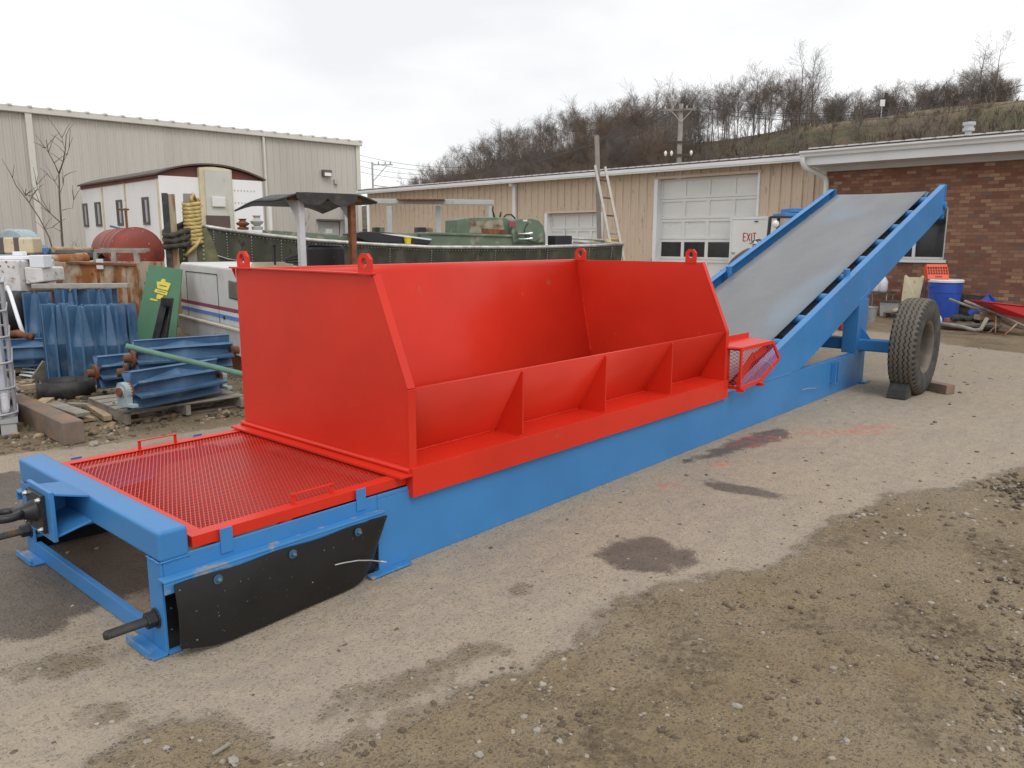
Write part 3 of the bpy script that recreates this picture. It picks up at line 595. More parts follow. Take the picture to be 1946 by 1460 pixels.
# ---------------- right: tan warehouse and brick office ----------------
OB = np.array([18.72, 5.0, 0.]); UB = RGT(85.3); NB = np.array([-UB[1], UB[0], 0.])
def bl(s, n, z): return OB+UB*s+NB*n+ZV*z
class LB(MB):        # builder in wall coordinates: s along the wall, n out of it, z up
    def b(s, s0, s1, n0, n1, z0, z1): return s.obox(bl((s0+s1)/2, (n0+n1)/2, (z0+z1)/2), UB*(s1-s0)/2, NB*(n1-n0)/2, ZV*(z1-z0)/2)
LEN = 19.5; EH = 3.66
wh = thing('warehouse', bl(9, 0, 0), 'long tan ribbed metal warehouse with peeling paint and white garage doors', 'building')
def ribbed(S0, S1, Z0, Z1, pitch, rib, frame, n0=0, holes=(), dn=.045):
    """ribbed sheet from S0 to S1, rectangular holes (s0,s1,z0,z1)"""
    mb = MB(); br = [S0]
    k = math.ceil((S0+1e-6)/pitch)
    prof = []
    x = k*pitch
    while x < S1:
        prof += [(x-rib, 0), (x-rib*.5, dn), (x+rib*.5, dn), (x+rib, 0)]; prof += [(x+pitch*.5-.01, 0), (x+pitch*.5, .008), (x+pitch*.5+.01, 0)]; x += pitch
    prof = [(S0, 0)]+[p for p in prof if S0 < p[0] < S1]+[(S1, 0)]
    cuts = sorted({h[0] for h in holes} | {h[1] for h in holes})
    allp = []
    for i, p in enumerate(prof):
        allp.append(p)
        if i+1 < len(prof):
            for c in cuts:
                if p[0] < c < prof[i+1][0]:
                    f = (c-p[0])/(prof[i+1][0]-p[0]); allp.append((c, p[1]+f*(prof[i+1][1]-p[1])))
    zs = sorted({Z0, Z1} | {z for h in holes for z in h[2:]})
    for (a, b) in zip(allp[:-1], allp[1:]):
        m = (a[0]+b[0])/2
        for z0, z1 in zip(zs[:-1], zs[1:]):
            zm = (z0+z1)/2
            if any(h[0] < m < h[1] and h[2] < zm < h[3] for h in holes): continue
            mb.add([frame(a[0], n0+a[1], z0), frame(b[0], n0+b[1], z0), frame(b[0], n0+b[1], z1), frame(a[0], n0+a[1], z1)], [(0, 3, 2, 1)])
    return mb
BD = (1.17, 4.40, 0., 3.42); SD = (6.45, 8.83, 0., 2.55); ED = (.55, 1.9, 0., 2.24)
w = ribbed(-.85, LEN, 0, EH, .30, .035, bl, 0, [BD, SD, (.55, 1.17, 0, 2.24)])
w.build('wall', M['siding_tan'], wh)
mb = LB(); mb.b(-.85, LEN, -9, -8.9, 0, EH); mb.b(LEN-.02, LEN, -8.9, -.003, 0, EH); mb.build('rear_wall', M['tan_plain'], wh)
# roof sheet with standing ribs + gutter
mb = MB(); mb.prism([bl(-.2, .32, EH+.06), bl(LEN+.2, .32, EH+.06), bl(LEN+.2, -9, EH+.75), bl(-.2, -9, EH+.75)], ZV*.065); rf = mb.build('roof', M['roof_dark'], wh)
mb = MB()
for i in range(64): s0 = -.15+i*.305; mb.prism([bl(s0, .335, EH+.115), bl(s0+.2, .335, EH+.115), bl(s0+.2, -9, EH+.805), bl(s0, -9, EH+.805)], ZV*.03)
mb.build('roof_ribs', M['roof_light'], rf)
mb = LB(); mb.b(-.25, LEN+.2, .30, .42, EH-.07, EH+.05); mb.b(-.25, LEN+.2, .42, .435, EH-.03, EH+.065); mb.b(-.25, LEN+.2, .04, .30, EH-.02, EH+.0); mb.build('gutter', M['trim_white'], wh, bevel=.015)
mb = LB(); mb.b(10.26, 10.38, .05, .15, .1, EH-.08); mb.b(10.26, 10.38, .15, .32, EH-.17, EH-.075); mb.build('downspout', M['trim_white'], wh, bevel=.01)
# big garage door
def garage(D, rows, cols, winrow, name, label, jl=.12):
    s0, s1, z0, z1 = D; mb = LB(); n0 = -.16
    mb.b(s1-.02, s1+.10, -.2, .06, z0, z1+.0); mb.build('door_jamb', M['trim_white'], wh); mb = LB(); mb.b(s0-.02, s0+.04, -.2, .05, 2.31 if z1 > 3 else z0, z1); mb.build('door_jamb', M['trim_white'], wh)
    mb = LB(); mb.b(s0-.06, s1+.12, .02, .055, z1, z1+.07); mb.build('door_header', M['tan_plain'], wh)
    H = (z1-z0)/rows; Wd = (s1-s0-.06)/cols; mb = LB(); holes = []
    mb.b(s0+.04, s1-.02, n0-.05, n0-.02, z0, z1)
    for r_ in range(rows):
        za = z0+r_*H
        mb.b(s0+.04, s1-.02, n0-.02, n0+.012, za+.006, za+.075); mb.b(s0+.04, s1-.02, n0-.02, n0+.012, za+H-.075, za+H-.006)
        for c_ in range(cols+1):
            x = s0+.04+c_*Wd; mb.b(max(s0+.04, x-.05), min(s1-.02, x+.05), n0-.02, n0+.011, za+.075, za+H-.075)
    d = mb.build('garage_door', M['door_white'], wh); d['label'] = label
    if winrow is not None:
        for c_ in range(cols):
            x = s0+.04+c_*Wd; mb = LB(); mb.b(x+.051, x+Wd-.051, n0-.019, n0-.004, z0+winrow*H+.076, z0+(winrow+1)*H-.076); mb.build('window_pane', M['glass_dark'], d)
garage((1.17, 4.40, 0., 3.42), 6, 4, 2, 'x', 'large white panelled garage door with a row of dark windows')
garage((6.45, 8.83, 0., 2.55), 5, 4, None, 'y', 'smaller plain white garage door')
mb = LB(); mb.b(4.52, 4.60, .04, .10, 0, 1.15); mb.build('bollard_guard', M['galv'], wh)
# exit door in front of the garage door's right end
mb = LB(); mb.b(.60, 1.88, -.01, .06, .03, 2.23); ed = mb.build('exit_door', M['door_white'], wh, bevel=.006); ed['label'] = 'white walk-through door with EXIT lettered in red'
mb = LB(); mb.b(.52, .60, -.03, .07, 0, 2.30); mb.b(1.88, 1.93, -.03, .07, 0, 2.30); mb.b(.52, 1.93, -.03, .072, 2.235, 2.30); mb.build('door_trim', M['trim_white'], wh)
mb = LB(); mb.lathe([(.0, .10), (.035, .09), (.04, .06), (.02, .045), (.02, .0)], bl(1.79, .05, 1.36), NB, 12); mb.build('door_knob', M['galv'], ed, smooth=True)
STK = {'E': [((0,0),(0,1)),((0,0),(.6,0)),((0,.52),(.5,.52)),((0,1),(.62,1))], 'X': [((0,0),(.65,1)),((.65,0),(0,1))], 'I': [((.15,0),(.15,1))], 'T': [((.3,0),(.3,1)),((-.02,1),(.64,1))],
       '7': [((0,1),(.6,1)),((.6,1),(.2,0))], '0': [((0,.1),(0,.9)),((0,.9),(.3,1)),((.3,1),(.6,.9)),((.6,.9),(.6,.1)),((.6,.1),(.3,0)),((.3,0),(0,.1))]}
def letters(txt, org, xv, zv, nv, h, th, adv=None):
    mb = MB(); x = 0; org, xv, zv, nv = map(np.array, (org, xv, zv, nv))
    for ch in txt:
        for i, ((a, b), (c, d)) in enumerate(STK.get(ch, [])):
            p, q = org+xv*(x+a*h)+zv*b*h, org+xv*(x+c*h)+zv*d*h; mb.bar(p+nv*.0004*i, q+nv*.0004*i, th, .004, up=nv)
        x += {'I': .42, 'E': .82, 'X': .84, 'T': .8, '7': .75, '0': .8}.get(ch, .5)*h
    return mb
letters('EXIT', bl(1.53, .063, 1.665), -UB*.66, ZV, NB, .205, .026).build('exit_lettering', M['sign_red'], ed)
mb = LB(); mb.b(1.12, 1.22, .062, .09, 2.16, 2.19); mb.build('door_closer', M['fixture'], ed)
# brick office, 0.5 m proud of the metal wall
bo = thing('brick_office', bl(-4, .5, 0), 'red brick office with deep white soffit and gutter at the right', 'building')
WN = (-3.6, -1.75, 1.27, 2.42)
mb = LB()
for (a, b, c, d) in ((-14, WN[0], 0, 3.4), (WN[1], -.86, 0, 3.4), (WN[0], WN[1], 0, WN[2]), (WN[0], WN[1], WN[3], 3.4)): mb.b(a, b, .3, .5, c, d)
mb.b(-1.06, -.86, -8.9, .3, 0, 3.4); mb.b(-14, -1.06, -9, -8.8, 0, 3.4)
bw = mb.build('wall', M['brick'], bo)
# the brick pattern needs wall-aligned object coordinates
def align(o):
    m = Matrix(((UB[0], NB[0], 0, 0), (UB[1], NB[1], 0, 0), (0, 0, 1, 0), (0, 0, 0, 1))); o.data.transform(m.inverted()); o.matrix_local = m
align(bw)
mb = LB(); mb.b(WN[0]-.06, WN[1]+.06, .48, .56, WN[2]-.075, WN[2]-.005); mb.build('window_sill', M['trim_white'], bo, bevel=.008)
mb = LB()
mb.b(WN[0]+.003, WN[0]+.05, .36, .42, WN[2], WN[3]); mb.b(WN[1]-.05, WN[1]-.003, .36, .42, WN[2], WN[3]); mb.b(-2.97, -2.91, .36, .43, WN[2], WN[3]); mb.b(WN[0]+.05, WN[1]-.05, .36, .42, WN[2], WN[2]+.05); mb.b(WN[0]+.05, WN[1]-.05, .36, .42, WN[3]-.05, WN[3])
wf = mb.build('window', M['trim_white'], bo)
for a, b in ((WN[0]+.05, -2.97), (-2.91, WN[1]-.05)):
    mb = LB(); mb.b(a, b, .375, .39, WN[2]+.05, WN[3]-.05); mb.build('window_pane', M['glass_dark'], wf)
mb = LB(); mb.b(-14, -.62, .5, 1.22, 3.40, 3.43); mb.b(-14, -.62, .5, .62, 3.29, 3.40); mb.build('soffit', M['soffit'], bo)
mb = LB(); mb.b(-14, -.6, 1.22, 1.25, 3.40, 3.66); mb.build('fascia', M['trim_white'], bo)
mb = MB(); pr = [(1.253, 3.56), (1.33, 3.57), (1.35, 3.62), (1.40, 3.66), (1.40, 3.695), (1.385, 3.695), (1.38, 3.67), (1.253, 3.60)]
mb.prism([bl(-.56, a, b+.02) for a, b in pr], UB*-13.4); mb.build('gutter', M['trim_white'], bo, fix=True)
mb = MB(); mb.prism([bl(-.55, 1.30, 3.70), bl(-14, 1.30, 3.70), bl(-14, -9, 4.45), bl(-.55, -9, 4.45)], ZV*.065); rf = mb.build('roof', M['roof_dark'], bo)
mb = MB()
for i in range(44): s0 = -.75-i*.305; mb.prism([bl(s0, 1.33, 3.755), bl(s0-.2, 1.33, 3.755), bl(s0-.2, -9, 4.505), bl(s0, -9, 4.505)], ZV*.03)
mb.build('roof_ribs', M['roof_light'], rf)
mb = MB(); c = bl(-3.07, -2, 3.95); mb.lathe([(.07, 0), (.07, .28), (.13, .30), (.13, .36), (.105, .37), (.105, .42), (.14, .43), (.14, .5), (.0, .52)], c, ZV, 14); mb.build('roof_vent', M['galv'], bo, auto=40)
# swan-neck downspout
mb = MB(); mb.tube([bl(-.62, 1.32, 3.58), bl(-.63, 1.32, 3.47), bl(-.66, 1.26, 3.36), bl(-.82, .80, 3.22), bl(-.88, .64, 3.14), bl(-.90, .60, 3.02), bl(-.90, .60, .1)], .06, 10); mb.build('downspout', M['trim_white'], bo, auto=50)
mb = MB(); mb.tube([bl(-.78, .40, 3.5), bl(-.80, .52, 3.36), bl(-.84, .60, 3.22)], .05, 10); mb.build('gutter_elbow', M['trim_white'], bo, auto=50)
# ---------------- left: beige warehouse ----------------
UL = RGT(-4.42); NL = np.array([UL[1], -UL[0], 0.]); OL = np.array([22.684, 28.026, 0.])
def ll(s, n, z): return OL+UL*s+NL*n+ZV*z
class LL(MB):
    def b(s, s0, s1, n0, n1, z0, z1): return s.obox(ll((s0+s1)/2, (n0+n1)/2, (z0+z1)/2), UL*(s1-s0)/2, NL*(n1-n0)/2, ZV*(z1-z0)/2)
bw_ = thing('beige_warehouse', ll(-10, 0, 0), 'tall beige ribbed metal warehouse at the left', 'building')
w = ribbed(-34, 0, 0, 6.1, .31, .045, lambda s, n, z: ll(s, n, z), 0, [(-2.3, -1.15, 0, 2.55)], .03)
for i, f in enumerate(w.f): w.f[i] = f[::-1]
w.build('wall', M['siding_beige'], bw_)
mb = LL(); mb.b(-.02, .0, -14, -.005, 0, 6.1); mb.b(-34, -.02, -14, -13.98, 0, 6.1); mb.build('side_wall', M['siding_beige'], bw_)
mb = MB(); mb.prism([ll(.15, .2, 6.22), ll(-34, .2, 6.22), ll(-34, -14, 7.0), ll(.15, -14, 7.0)], ZV*.05); rf = mb.build('roof', M['trim_beige'], bw_)
mb = MB()
for i in range(56): s0 = .05-i*.62; mb.prism([ll(s0, .24, 6.262), ll(s0-.12, .24, 6.262), ll(s0-.12, -14, 7.045), ll(s0, -14, 7.045)], ZV*.045)
mb.build('roof_ribs', M['trim_beige'], rf)
mb = LL(); mb.b(-34, .12, .04, .2, 6.06, 6.225); mb.build('gutter', M['trim_beige'], bw_, bevel=.02)
mb = LL(); mb.b(-.16, .05, .031, .07, 0, 6.06); mb.build('corner_trim', M['trim_beige'], bw_)
for (s, zt, lab) in ((-13.72, 6.06, None), (-4.85, 6.06, None)):
    mb = LL(); wd = .21 if s < -10 else .08; mb.b(s-wd/2, s+wd/2, .035, .16, .1, zt); mb.build('downspout', M['trim_beige'], bw_, bevel=.01)
mb = LL(); mb.b(-4.83, -4.68, .036, .2, .1, 3.2); mb.build('drain_pipe', M['trim_white'], bw_)
mb = LL(); mb.b(-2.28, -1.17, -.08, -.03, 0, 2.52); d = mb.build('entry_door', M['grey_paint'], bw_); mb = LL(); mb.b(-2.4, -1.05, .035, .3, 2.555, 2.63); mb.build('door_hood', M['fixture'], bw_); mb = LL(); mb.b(-1.9, -1.55, -.029, -.02, 2.0, 2.2); mb.build('paper_notice', M['trim_white'], d)
mb = LL(); mb.b(-2.05, -1.6, .035, .25, 4.55, 4.85); fx = mb.build('wall_light', M['fixture'], bw_, bevel=.03); mb = LL(); mb.b(-2.0, -1.65, .252, .262, 4.57, 4.72); mb.build('light_lens', M['lamp_glass'], fx)
mb = LL(); mb.b(-1.42, -1.24, .035, .15, 4.25, 4.45); mb.build('junction_box', M['galv'], bw_)
mb = LL(); mb.b(-1.12, -.98, .28, .42, 0, 3.4); solo(mb, 'steel_post', M['galv'], 'grey square steel post standing before the beige warehouse door', 'post')
# far low shed between the two buildings
p = DP(692, 440, 45); p[2] = 0; mb = MB(); mb.obox(p+ZV*1.15, dr*1.2, v*1, ZV*1.15); o = solo(mb, 'distant_shed', M['roof_dark'], 'low dark shed far away in the gap between the buildings', 'shed')
# white trailer
CT = np.array([8.18, 17.515, 0.]); UT, LT = RGT(-4.42), RGT(85.58)
def tl(a, b, z): return CT+UT*a+LT*b+ZV*z
tr = thing('office_trailer', tl(1.4, 3, 0), 'rust streaked white office trailer with a curved roof', 'trailer')
TWD, TLN = 2.83, 6.42
mb = MB(); mb.obox(tl(TWD/2, TLN/2, 2.02), UT*TWD/2, LT*TLN/2, ZV*1.27); mb.build('body', M['trailer_white'], tr)
def arch(a0, a1, zb, lift, n=20):
    pts = [(a0+(a1-a0)*i/n) for i in range(n+1)]
    return [(a, zb+lift*(1-((a-TWD/2)/(TWD/2+.1))**2)) for a in pts]
top = arch(-.06, TWD+.06, 3.285, .31)
mb = MB(); mb.prism([tl(a, .06, z) for a, z in top]+[tl(TWD+.06, .06, 3.283), tl(-.06, .06, 3.283)][::1], LT*(TLN-.12)); mb.build('roof_end', M['maroon_roof'], tr)
mb = MB(); tt = arch(-.10, TWD+.10, 3.30, .325); mb.prism([tl(a, -.06, z+.0) for a, z in tt]+[tl(a, -.06, z+.045) for a, z in tt[::-1]], LT*(TLN+.12)); mb.build('roof', M['roof_dark'], tr, fix=True)
mb = MB(); mb.obox(tl(-.02, TLN/2, 3.26), UT*.015, LT*TLN/2, ZV*.05); mb.build('eave_trim', M['maroon_roof'], tr)
mb = MB(); za = 3.56; mb.prism([tl(1.03, -.10, .9), tl(1.92, -.10, .9), tl(1.92, -.10, 3.53), tl(1.7, -.10, 3.565), tl(1.42, -.10, 3.58), tl(1.2, -.10, 3.565), tl(1.03, -.10, 3.54)], LT*.14); bay = mb.build('end_bay', M['cream'], tr)
mk('bay_grey', (.55, .55, .50), .5, var=.06, spots=((.45, .38, .2), 3, .6, .75)); mb = MB(); mb.obox(tl(1.52, -.115, 2.3), UT*.36, LT*.012, ZV*1.2); mb.build('bay_panel', M['bay_grey'], tr)
mb = MB(); mb.obox(tl(1.48, -.16, 2.67), UT*.18, LT*.035, ZV*.13); mb.build('vent_box', M['door_white'], tr, bevel=.015)
mb = MB(); mb.obox(tl(1.45, -.135, 1.95), UT*.33, LT*.006, ZV*.36); mb.build('brown_panel', M['roof_dark'], tr)
for i in range(4):
    b0 = (1.0, 3.05, 4.96, 6.2)[i]; hw = (.17, .17, .2, .16)[i]; mb = MB(); mb.obox(tl(-.012, b0, 2.42), UT*.02, LT*(hw+.06), ZV*.36); wf = mb.build('window', M['fixture'], tr)
    for s_ in (-1, 1): mb = MB(); mb.obox(tl(-.034, b0+s_*hw*.5, 2.42), UT*.004, LT*hw*.4, ZV*.29); mb.build('window_pane', M['glass_dark'] if s_ > 0 else M['grey_paint'], wf)
for b0 in (-.005, 2.45, 4.4): mb = MB(); mb.obox(tl(-.018, b0+.05, 2.0), UT*.016, LT*.03, ZV*1.25); mb.build('seam_strip', M['cream'], tr)
mb = MB()
for r_ in range(2):
    for i in range(7): mb.obox(tl(2.02+i*.095, -.004, 3.0-r_*.33), UT*.015, LT*.004, ZV*.02)
mb.build('rivet_holes', M['grey_paint'], tr)
mb = MB(); mb.obox(tl(TWD/2, TLN/2, .66), UT*(TWD/2-.15), LT*(TLN/2-.1), ZV*.08); 
for b0 in (.5, 3.2, 5.9):
    for a0 in (.35, TWD-.35): mb.obox(tl(a0, b0, .29), UT*.2, LT*.2, ZV*.29)
mb.build('support_blocks', M['dark_steel'], tr)
# sapling and weeds by the beige wall
def bush(px, py, d, h, label, cat, seed, levels=3, name='bare_sapling', **k):
    p = DP(px, py, d); p[2] = 0; a, b = bare_tree(seed, h, levels=levels, **k)
    o = a.build(name, M['bark'], None, smooth=True); o.location = tuple(p); tag(o, label, cat); c = b.build('crown', M['bark'], None); c.parent = o; return o
sap = [([(121,490),(118,455),(116,420),(113,370),(112,330)], .055), ([(112,330),(120,308),(124,285),(126,256)], .03), ([(112,330),(103,310),(92,290),(88,266)], .024), ([(117,425),(95,405),(75,385),(52,370)], .024), ([(75,385),(60,372),(48,372)], .012), ([(95,405),(80,380),(70,352)], .014), ([(104,490),(93,450),(75,415),(55,385),(30,352),(24,338)], .03), ([(118,400),(128,397),(138,396),(140,380)], .014), ([(120,308),(127,295),(131,283)], .012), ([(113,360),(104,345),(96,338)], .012), ([(55,385),(48,370),(44,362)], .01), ([(92,290),(86,282),(80,280)], .009), ([(113,370),(120,352),(122,335)], .011), ([(124,285),(120,272),(118,262)], .009), ([(116,440),(100,432),(84,436)], .012)]
mt = MB(); mc = MB(); q = random.Random(2)
for i, (pl, r_) in enumerate(sap):
    P_ = [DP(x, y, 24+.15*math.sin(i*1.7+j)) for j, (x, y) in enumerate(pl)]
    if i == 0: P_[0][2] = 0
    (mt if i == 0 else mc).tube(P_, [max(.006, r_*.68*(1-.6*j/len(P_))) for j in range(len(P_))], 6)
    for j in range(3 if i else 0):
        b_ = P_[q.randint(1, len(P_)-1)]; e_ = b_+RH*q.uniform(-.45, .45)+ZV*q.uniform(.15, .6)+VH*q.uniform(-.3, .3); mc.tube([b_, (b_+e_)/2+ZV*.03, e_], [.010, .007, .005], 4)
c_ = np.array([*DP(121, 490, 24)[:2], 0]); mt.v = [tuple(np.array(p_)-c_) for p_ in mt.v]; mc.v = [tuple(np.array(p_)-c_) for p_ in mc.v]
o = mt.build('bare_sapling', M['bark'], None, smooth=True); o.location = tuple(c_); tag(o, 'leafless forked sapling against the beige warehouse wall', 'tree'); c2_ = mc.build('crown', M['bark'], None, smooth=True); c2_.parent = o
bush(150, 485, 24.4, 1.6, 'low thin weed shoots right of the forked sapling', 'weed', 9, 2, spread=.8, kids=(3, 5), r0=.006, trunk_bare=.1, rmin=.006, up=.4)
bush(590, 445, 33, 2.4, 'small bare weed beside the beige warehouse door', 'weed', 12, 2, name='dry_weed', spread=.6, kids=(4, 6), r0=.01, trunk_bare=.2, rmin=.008)

# ---------------- the red and blue belt conveyor ----------------
BLU, RED = M['blue_paint'], M['red_paint']; mk('bolt_blue', (.10, .2, .30), .35, .6, var=.2, vs=20)
WY = 1.62
cv = thing('belt_conveyor', (4.2, .81, 0), 'long blue portable belt conveyor with a red feed hopper and raised discharge end', 'conveyor')
ZS = .385; XL = 8.40
def mirror(y): return WY-y
# side rails (channels)
for s_ in (0, 1):
    f = (lambda y: y) if s_ == 0 else mirror
    def bx(mb, x0, x1, y0, y1, z0, z1): a, b = sorted((f(y0), f(y1))); mb.box(x0, x1, a, b, z0, z1)
    mb = MB(); bx(mb, 1.085, XL, 0, .012, 0, ZS); bx(mb, 1.085, XL, .012, .08, ZS-.012, ZS-.0005); bx(mb, 1.085, XL, .012, .08, .0005, .012)
    if s_ == 0: bx(mb, .0125, 1.083, 0, .012, .28, .409); bx(mb, 1.0855, 1.288, .0005, .0115, ZS+.0005, .4085)
    else: bx(mb, .0125, 1.083, 0, .012, .012, .394); bx(mb, .0125, 1.083, .012, .07, .09, .102); bx(mb, .0125, 1.083, .012, .10, .27, .282)
    o = mb.build('side_rail', BLU, cv, bevel=.003)
    if s_ == 0:
        mb = MB(); mb.box(.5, .504, -.3, -.3, 0, 0) if False else None
    mb = MB(); bx(mb, -.012, 1.09, -.055, 0, .328, .340); bx(mb, -.012, 1.09, -.0545, -.046, .282, .3275); mb.build('ledge_angle', M['blue_worn'], cv, bevel=.003)
    mb = MB(); bx(mb, 0, .012, 0, .118, .0, .396); mb.build('front_plate', BLU, cv, bevel=.003)
    mb = MB(); bx(mb, -.055, .06, -.0, .245, .002, .012); bx(mb, -.064, -.052, .02, .235, .004, .034); bx(mb, .0125, .07, .0, .10, .0125, .02); mb.build('skid_foot', M['blue_worn'], cv, bevel=.002)
    mb = MB(); bx(mb, 1.0, 1.26, -.05, -.001, .004, .016); mb.build('skid_foot', M['blue_worn'], cv, bevel=.002); mb = MB(); bx(mb, 8.3, 8.47, -.055, -.001, .004, .018); mb.build('skid_foot', M['blue_worn'], cv, bevel=.002)
    mb = MB(); bx(mb, 7.30, 7.315, -.05, -.001, .14, .36); bx(mb, 7.40, 7.415, -.05, -.001, .14, .36); bx(mb, 7.30, 7.33, -.055, -.0505, .14, .36); mb.build('fork_pocket', BLU, cv, bevel=.002)
    mb = MB(); bx(mb, 8.05, 8.39, .0125, .16, ZS+.0005, 1.06); bx(mb, 8.055, 8.385, -.003, .0124, ZS-.06, 1.00); mb.build('support_post', BLU, cv, bevel=.004)
    # inclined rail
    zt = lambda x: .62+.3305*(x-5.8)
    x0, x1 = 5.12, 11.33
    mb = MB(); poly = [(5.08, .386), (x1, zt(x1)), (x1, zt(x1)-.40), (6.42, .386)]
    a, b = sorted((f(.0), f(.012))); mb.prism([(x, a, z) for x, z in poly], (0, b-a, 0))
    a, b = sorted((f(.012), f(.075))); mb.prism([(5.10, a, zt(5.10)), (x1, a, zt(x1)), (x1, a, zt(x1)-.013), (5.10, a, zt(5.10)-.013)], (0, b-a, 0))
    mb.prism([(6.46, a, .40), (x1, a, zt(x1)-.40), (x1, a, zt(x1)-.388), (6.46, a, .413)], (0, b-a, 0))
    o = mb.build('incline_rail', BLU, cv, bevel=.003, fix=True)
    mb = MB(); bx(mb, x1, x1+.014, -.012, .10, zt(x1)-.47, zt(x1)+.005); bx(mb, x1+.014, x1+.03, .02, .09, 1.98, 2.3); mb.build('end_plate', BLU, cv, bevel=.003)
    mb = MB(); mb.cyl((x1+.01, f(-.03), 2.16), (x1+.01, f(.05), 2.16), .05, 14); mb.build('take_up_boss', BLU, cv, auto=40)
mb = MB()
for x in (2.4, 4.4, 6.4): mb.box(x, x+.10, .082, WY-.082, .05, .25)
mb.box(6.9, 7.0, .082, WY-.082, .22, .34); mb.box(7.98, 8.04, .082, WY-.082, .02, .15); mb.build('cross_member', BLU, cv, bevel=.004)
mb = MB(); mb.box(0, .122, -.004, WY-.002, .398, .524); mb.build('cross_beam', BLU, cv, bevel=.014, seg=3)
mb = MB(); mb.box(.001, .030, .12, WY-.12, .004, .084); mb.build('lower_bar', M['blue_paint'], cv, bevel=.002)
# drawbar bracket with bolted tow eye
hb = MB(); yl, yr = .98, .735
hb.prism([(-.125, yl, .545), (-.0005, yl+.0, .53), (-.0005, .665, .545-.012), (-.125, .72, .557)], (0, 0, -.012)); hb.prism([(-.125, yl, .345), (-.0005, yl, .405), (-.0005, .665, .405), (-.125, .735, .345)], (0, 0, .012))
hb.prism([(-.125, yl-.012, .357), (-.0005, yl-.012, .415), (-.0005, yl-.012, .52), (-.125, yl-.012, .535)], (0, .012, 0)); hb = hb.build('hitch_bracket', BLU, cv, bevel=.003, fix=True)
mb = MB(); mb.box(-.145, -.126, yr-.02, yl+.025, .335, .565); mb.build('hitch_plate', BLU, hb, bevel=.003)
mb = MB(); mb.box(-.163, -.1455, .775, .965, .365, .54); mb.lathe([(.052, 0), (.045, .02), (.03, .05), (.026, .09)], (-.163, .87, .455), (-1, 0, 0), 16)
c = np.array([-.275, .87, .46]); mb.tube([c+np.array([math.cos(a)*.052, math.sin(a)*.052, 0]) for a in np.linspace(0, 2*math.pi, 29)[:-1]], .019, 12, closed=True)
mb.build('tow_eye', M['black_steel'], hb, auto=45)
for (y, z) in ((.79, .385), (.79, .52), (.95, .385), (.95, .52)):
    mb = MB(); mb.cyl((-.164, y, z), (-.172, y, z), .013, 6); mb.cyl((-.172, y, z), (-.182, y, z), .009, 6); mb.build('bolt', M['bright_steel'], hb)
for y in (.07, WY-.07):
    mb = MB(); pr = [(.0175, .012)]
    x = .012
    while x < .21: pr += [(.0175, x), (.0195, x+.003), (.0175, x+.006)]; x += .006
    pr += [(.014, .216)]; mb.lathe(pr, (0.012, y, .145), (-1, 0, 0), 14); rd = mb.build('tension_rod', M['dark_steel'], cv, smooth=True)
    mb = MB(); mb.cyl((-.001, y, .145), (-.006, y, .145), .043, 20); mb.cyl((-.006, y, .145), (-.045, y, .145), .034, 6); mb.build('hex_nut', M['black_steel'], rd, bevel=.002)
# expanded-metal cover
X0, X1, Y0, Y1, ZC = .142, 1.285, .012, WY-.03, .415
mb = MB(); bw = .068; zt_ = .464
mb.box(X0, X1, Y0, Y0+bw, zt_-.006, zt_); mb.box(X0, X1, Y1-bw, Y1, zt_-.006, zt_); mb.box(X0, X0+bw, Y0+bw, Y1-bw, zt_-.006, zt_); mb.box(X1-bw*.8, X1, Y0+bw, Y1-bw, zt_-.006, zt_)
mb.box(X0, X1, Y0, Y0+.006, ZC, zt_-.006); mb.box(X0, X1, Y1-.006, Y1, ZC, zt_-.006); mb.box(X0, X0+.006, Y0+.006, Y1-.006, ZC, zt_-.006); mb.box(X1-.006, X1, Y0+.006, Y1-.006, ZC, zt_-.006)
mcv = mb.build('mesh_cover', RED, cv, bevel=.0015)
def expanded(mb, org, uv, vv, poly_uv, pu, pv, w, t, nrm):
    """two families of strands clipped to a convex outline given in (u,v)"""
    org, uv, vv, nrm = map(np.array, (org, uv, vv, nrm)); P = np.array(poly_uv); L = math.hypot(pu, pv)
    for sg in (1, -1):
        d = np.array([pu, sg*pv])/L; nn = np.array([-d[1], d[0]]); step = pu*pv*2/L
        lo, hi = (P@nn).min(), (P@nn).max(); k = math.ceil(lo/step)
        while k*step < hi:
            o = nn*(k*step); ta, tb = -1e9, 1e9; ok = True
            for i in range(len(P)):
                a, b = P[i], P[(i+1) % len(P)]; e = b-a; m = np.array([-e[1], e[0]])
                den = d@m; num = (a-o)@m
                if abs(den) < 1e-9:
                    if num > 0: ok = False
                elif den > 0: ta = max(ta, num/den)
                else: tb = min(tb, num/den)
            if ok and tb-ta > .005:
                p, q = o+d*ta, o+d*tb; z = nrm*(t*.5*sg); mb.bar(org+uv*p[0]+vv*p[1]+z, org+uv*q[0]+vv*q[1]+z, w, t, up=nrm)
            k += 1
mb = MB(); expanded(mb, (0, 0, .4545), (0, 1, 0), (1, 0, 0), [(Y0+bw-.01, X0+bw-.01), (Y0+bw-.01, X1-.045), (Y1-bw+.01, X1-.045), (Y1-bw+.01, X0+bw-.01)][::-1], .0215, .0100, .0044, .0026, (0, 0, 1))
mb.build('wire_mesh', RED, mcv)
for y, a, b in ((.055, .645, .855), (WY-.065, .60, .81)):
    mb = MB(); mb.bar((a, y, zt_), (a, y, zt_+.043), .018, .006, up=(0, 1, 0)); mb.bar((b, y, zt_), (b, y, zt_+.043), .018, .006, up=(0, 1, 0)); mb.bar((a-.009, y, zt_+.046), (b+.009, y, zt_+.046), .018, .006); mb.build('handle', RED, mcv, bevel=.0015)
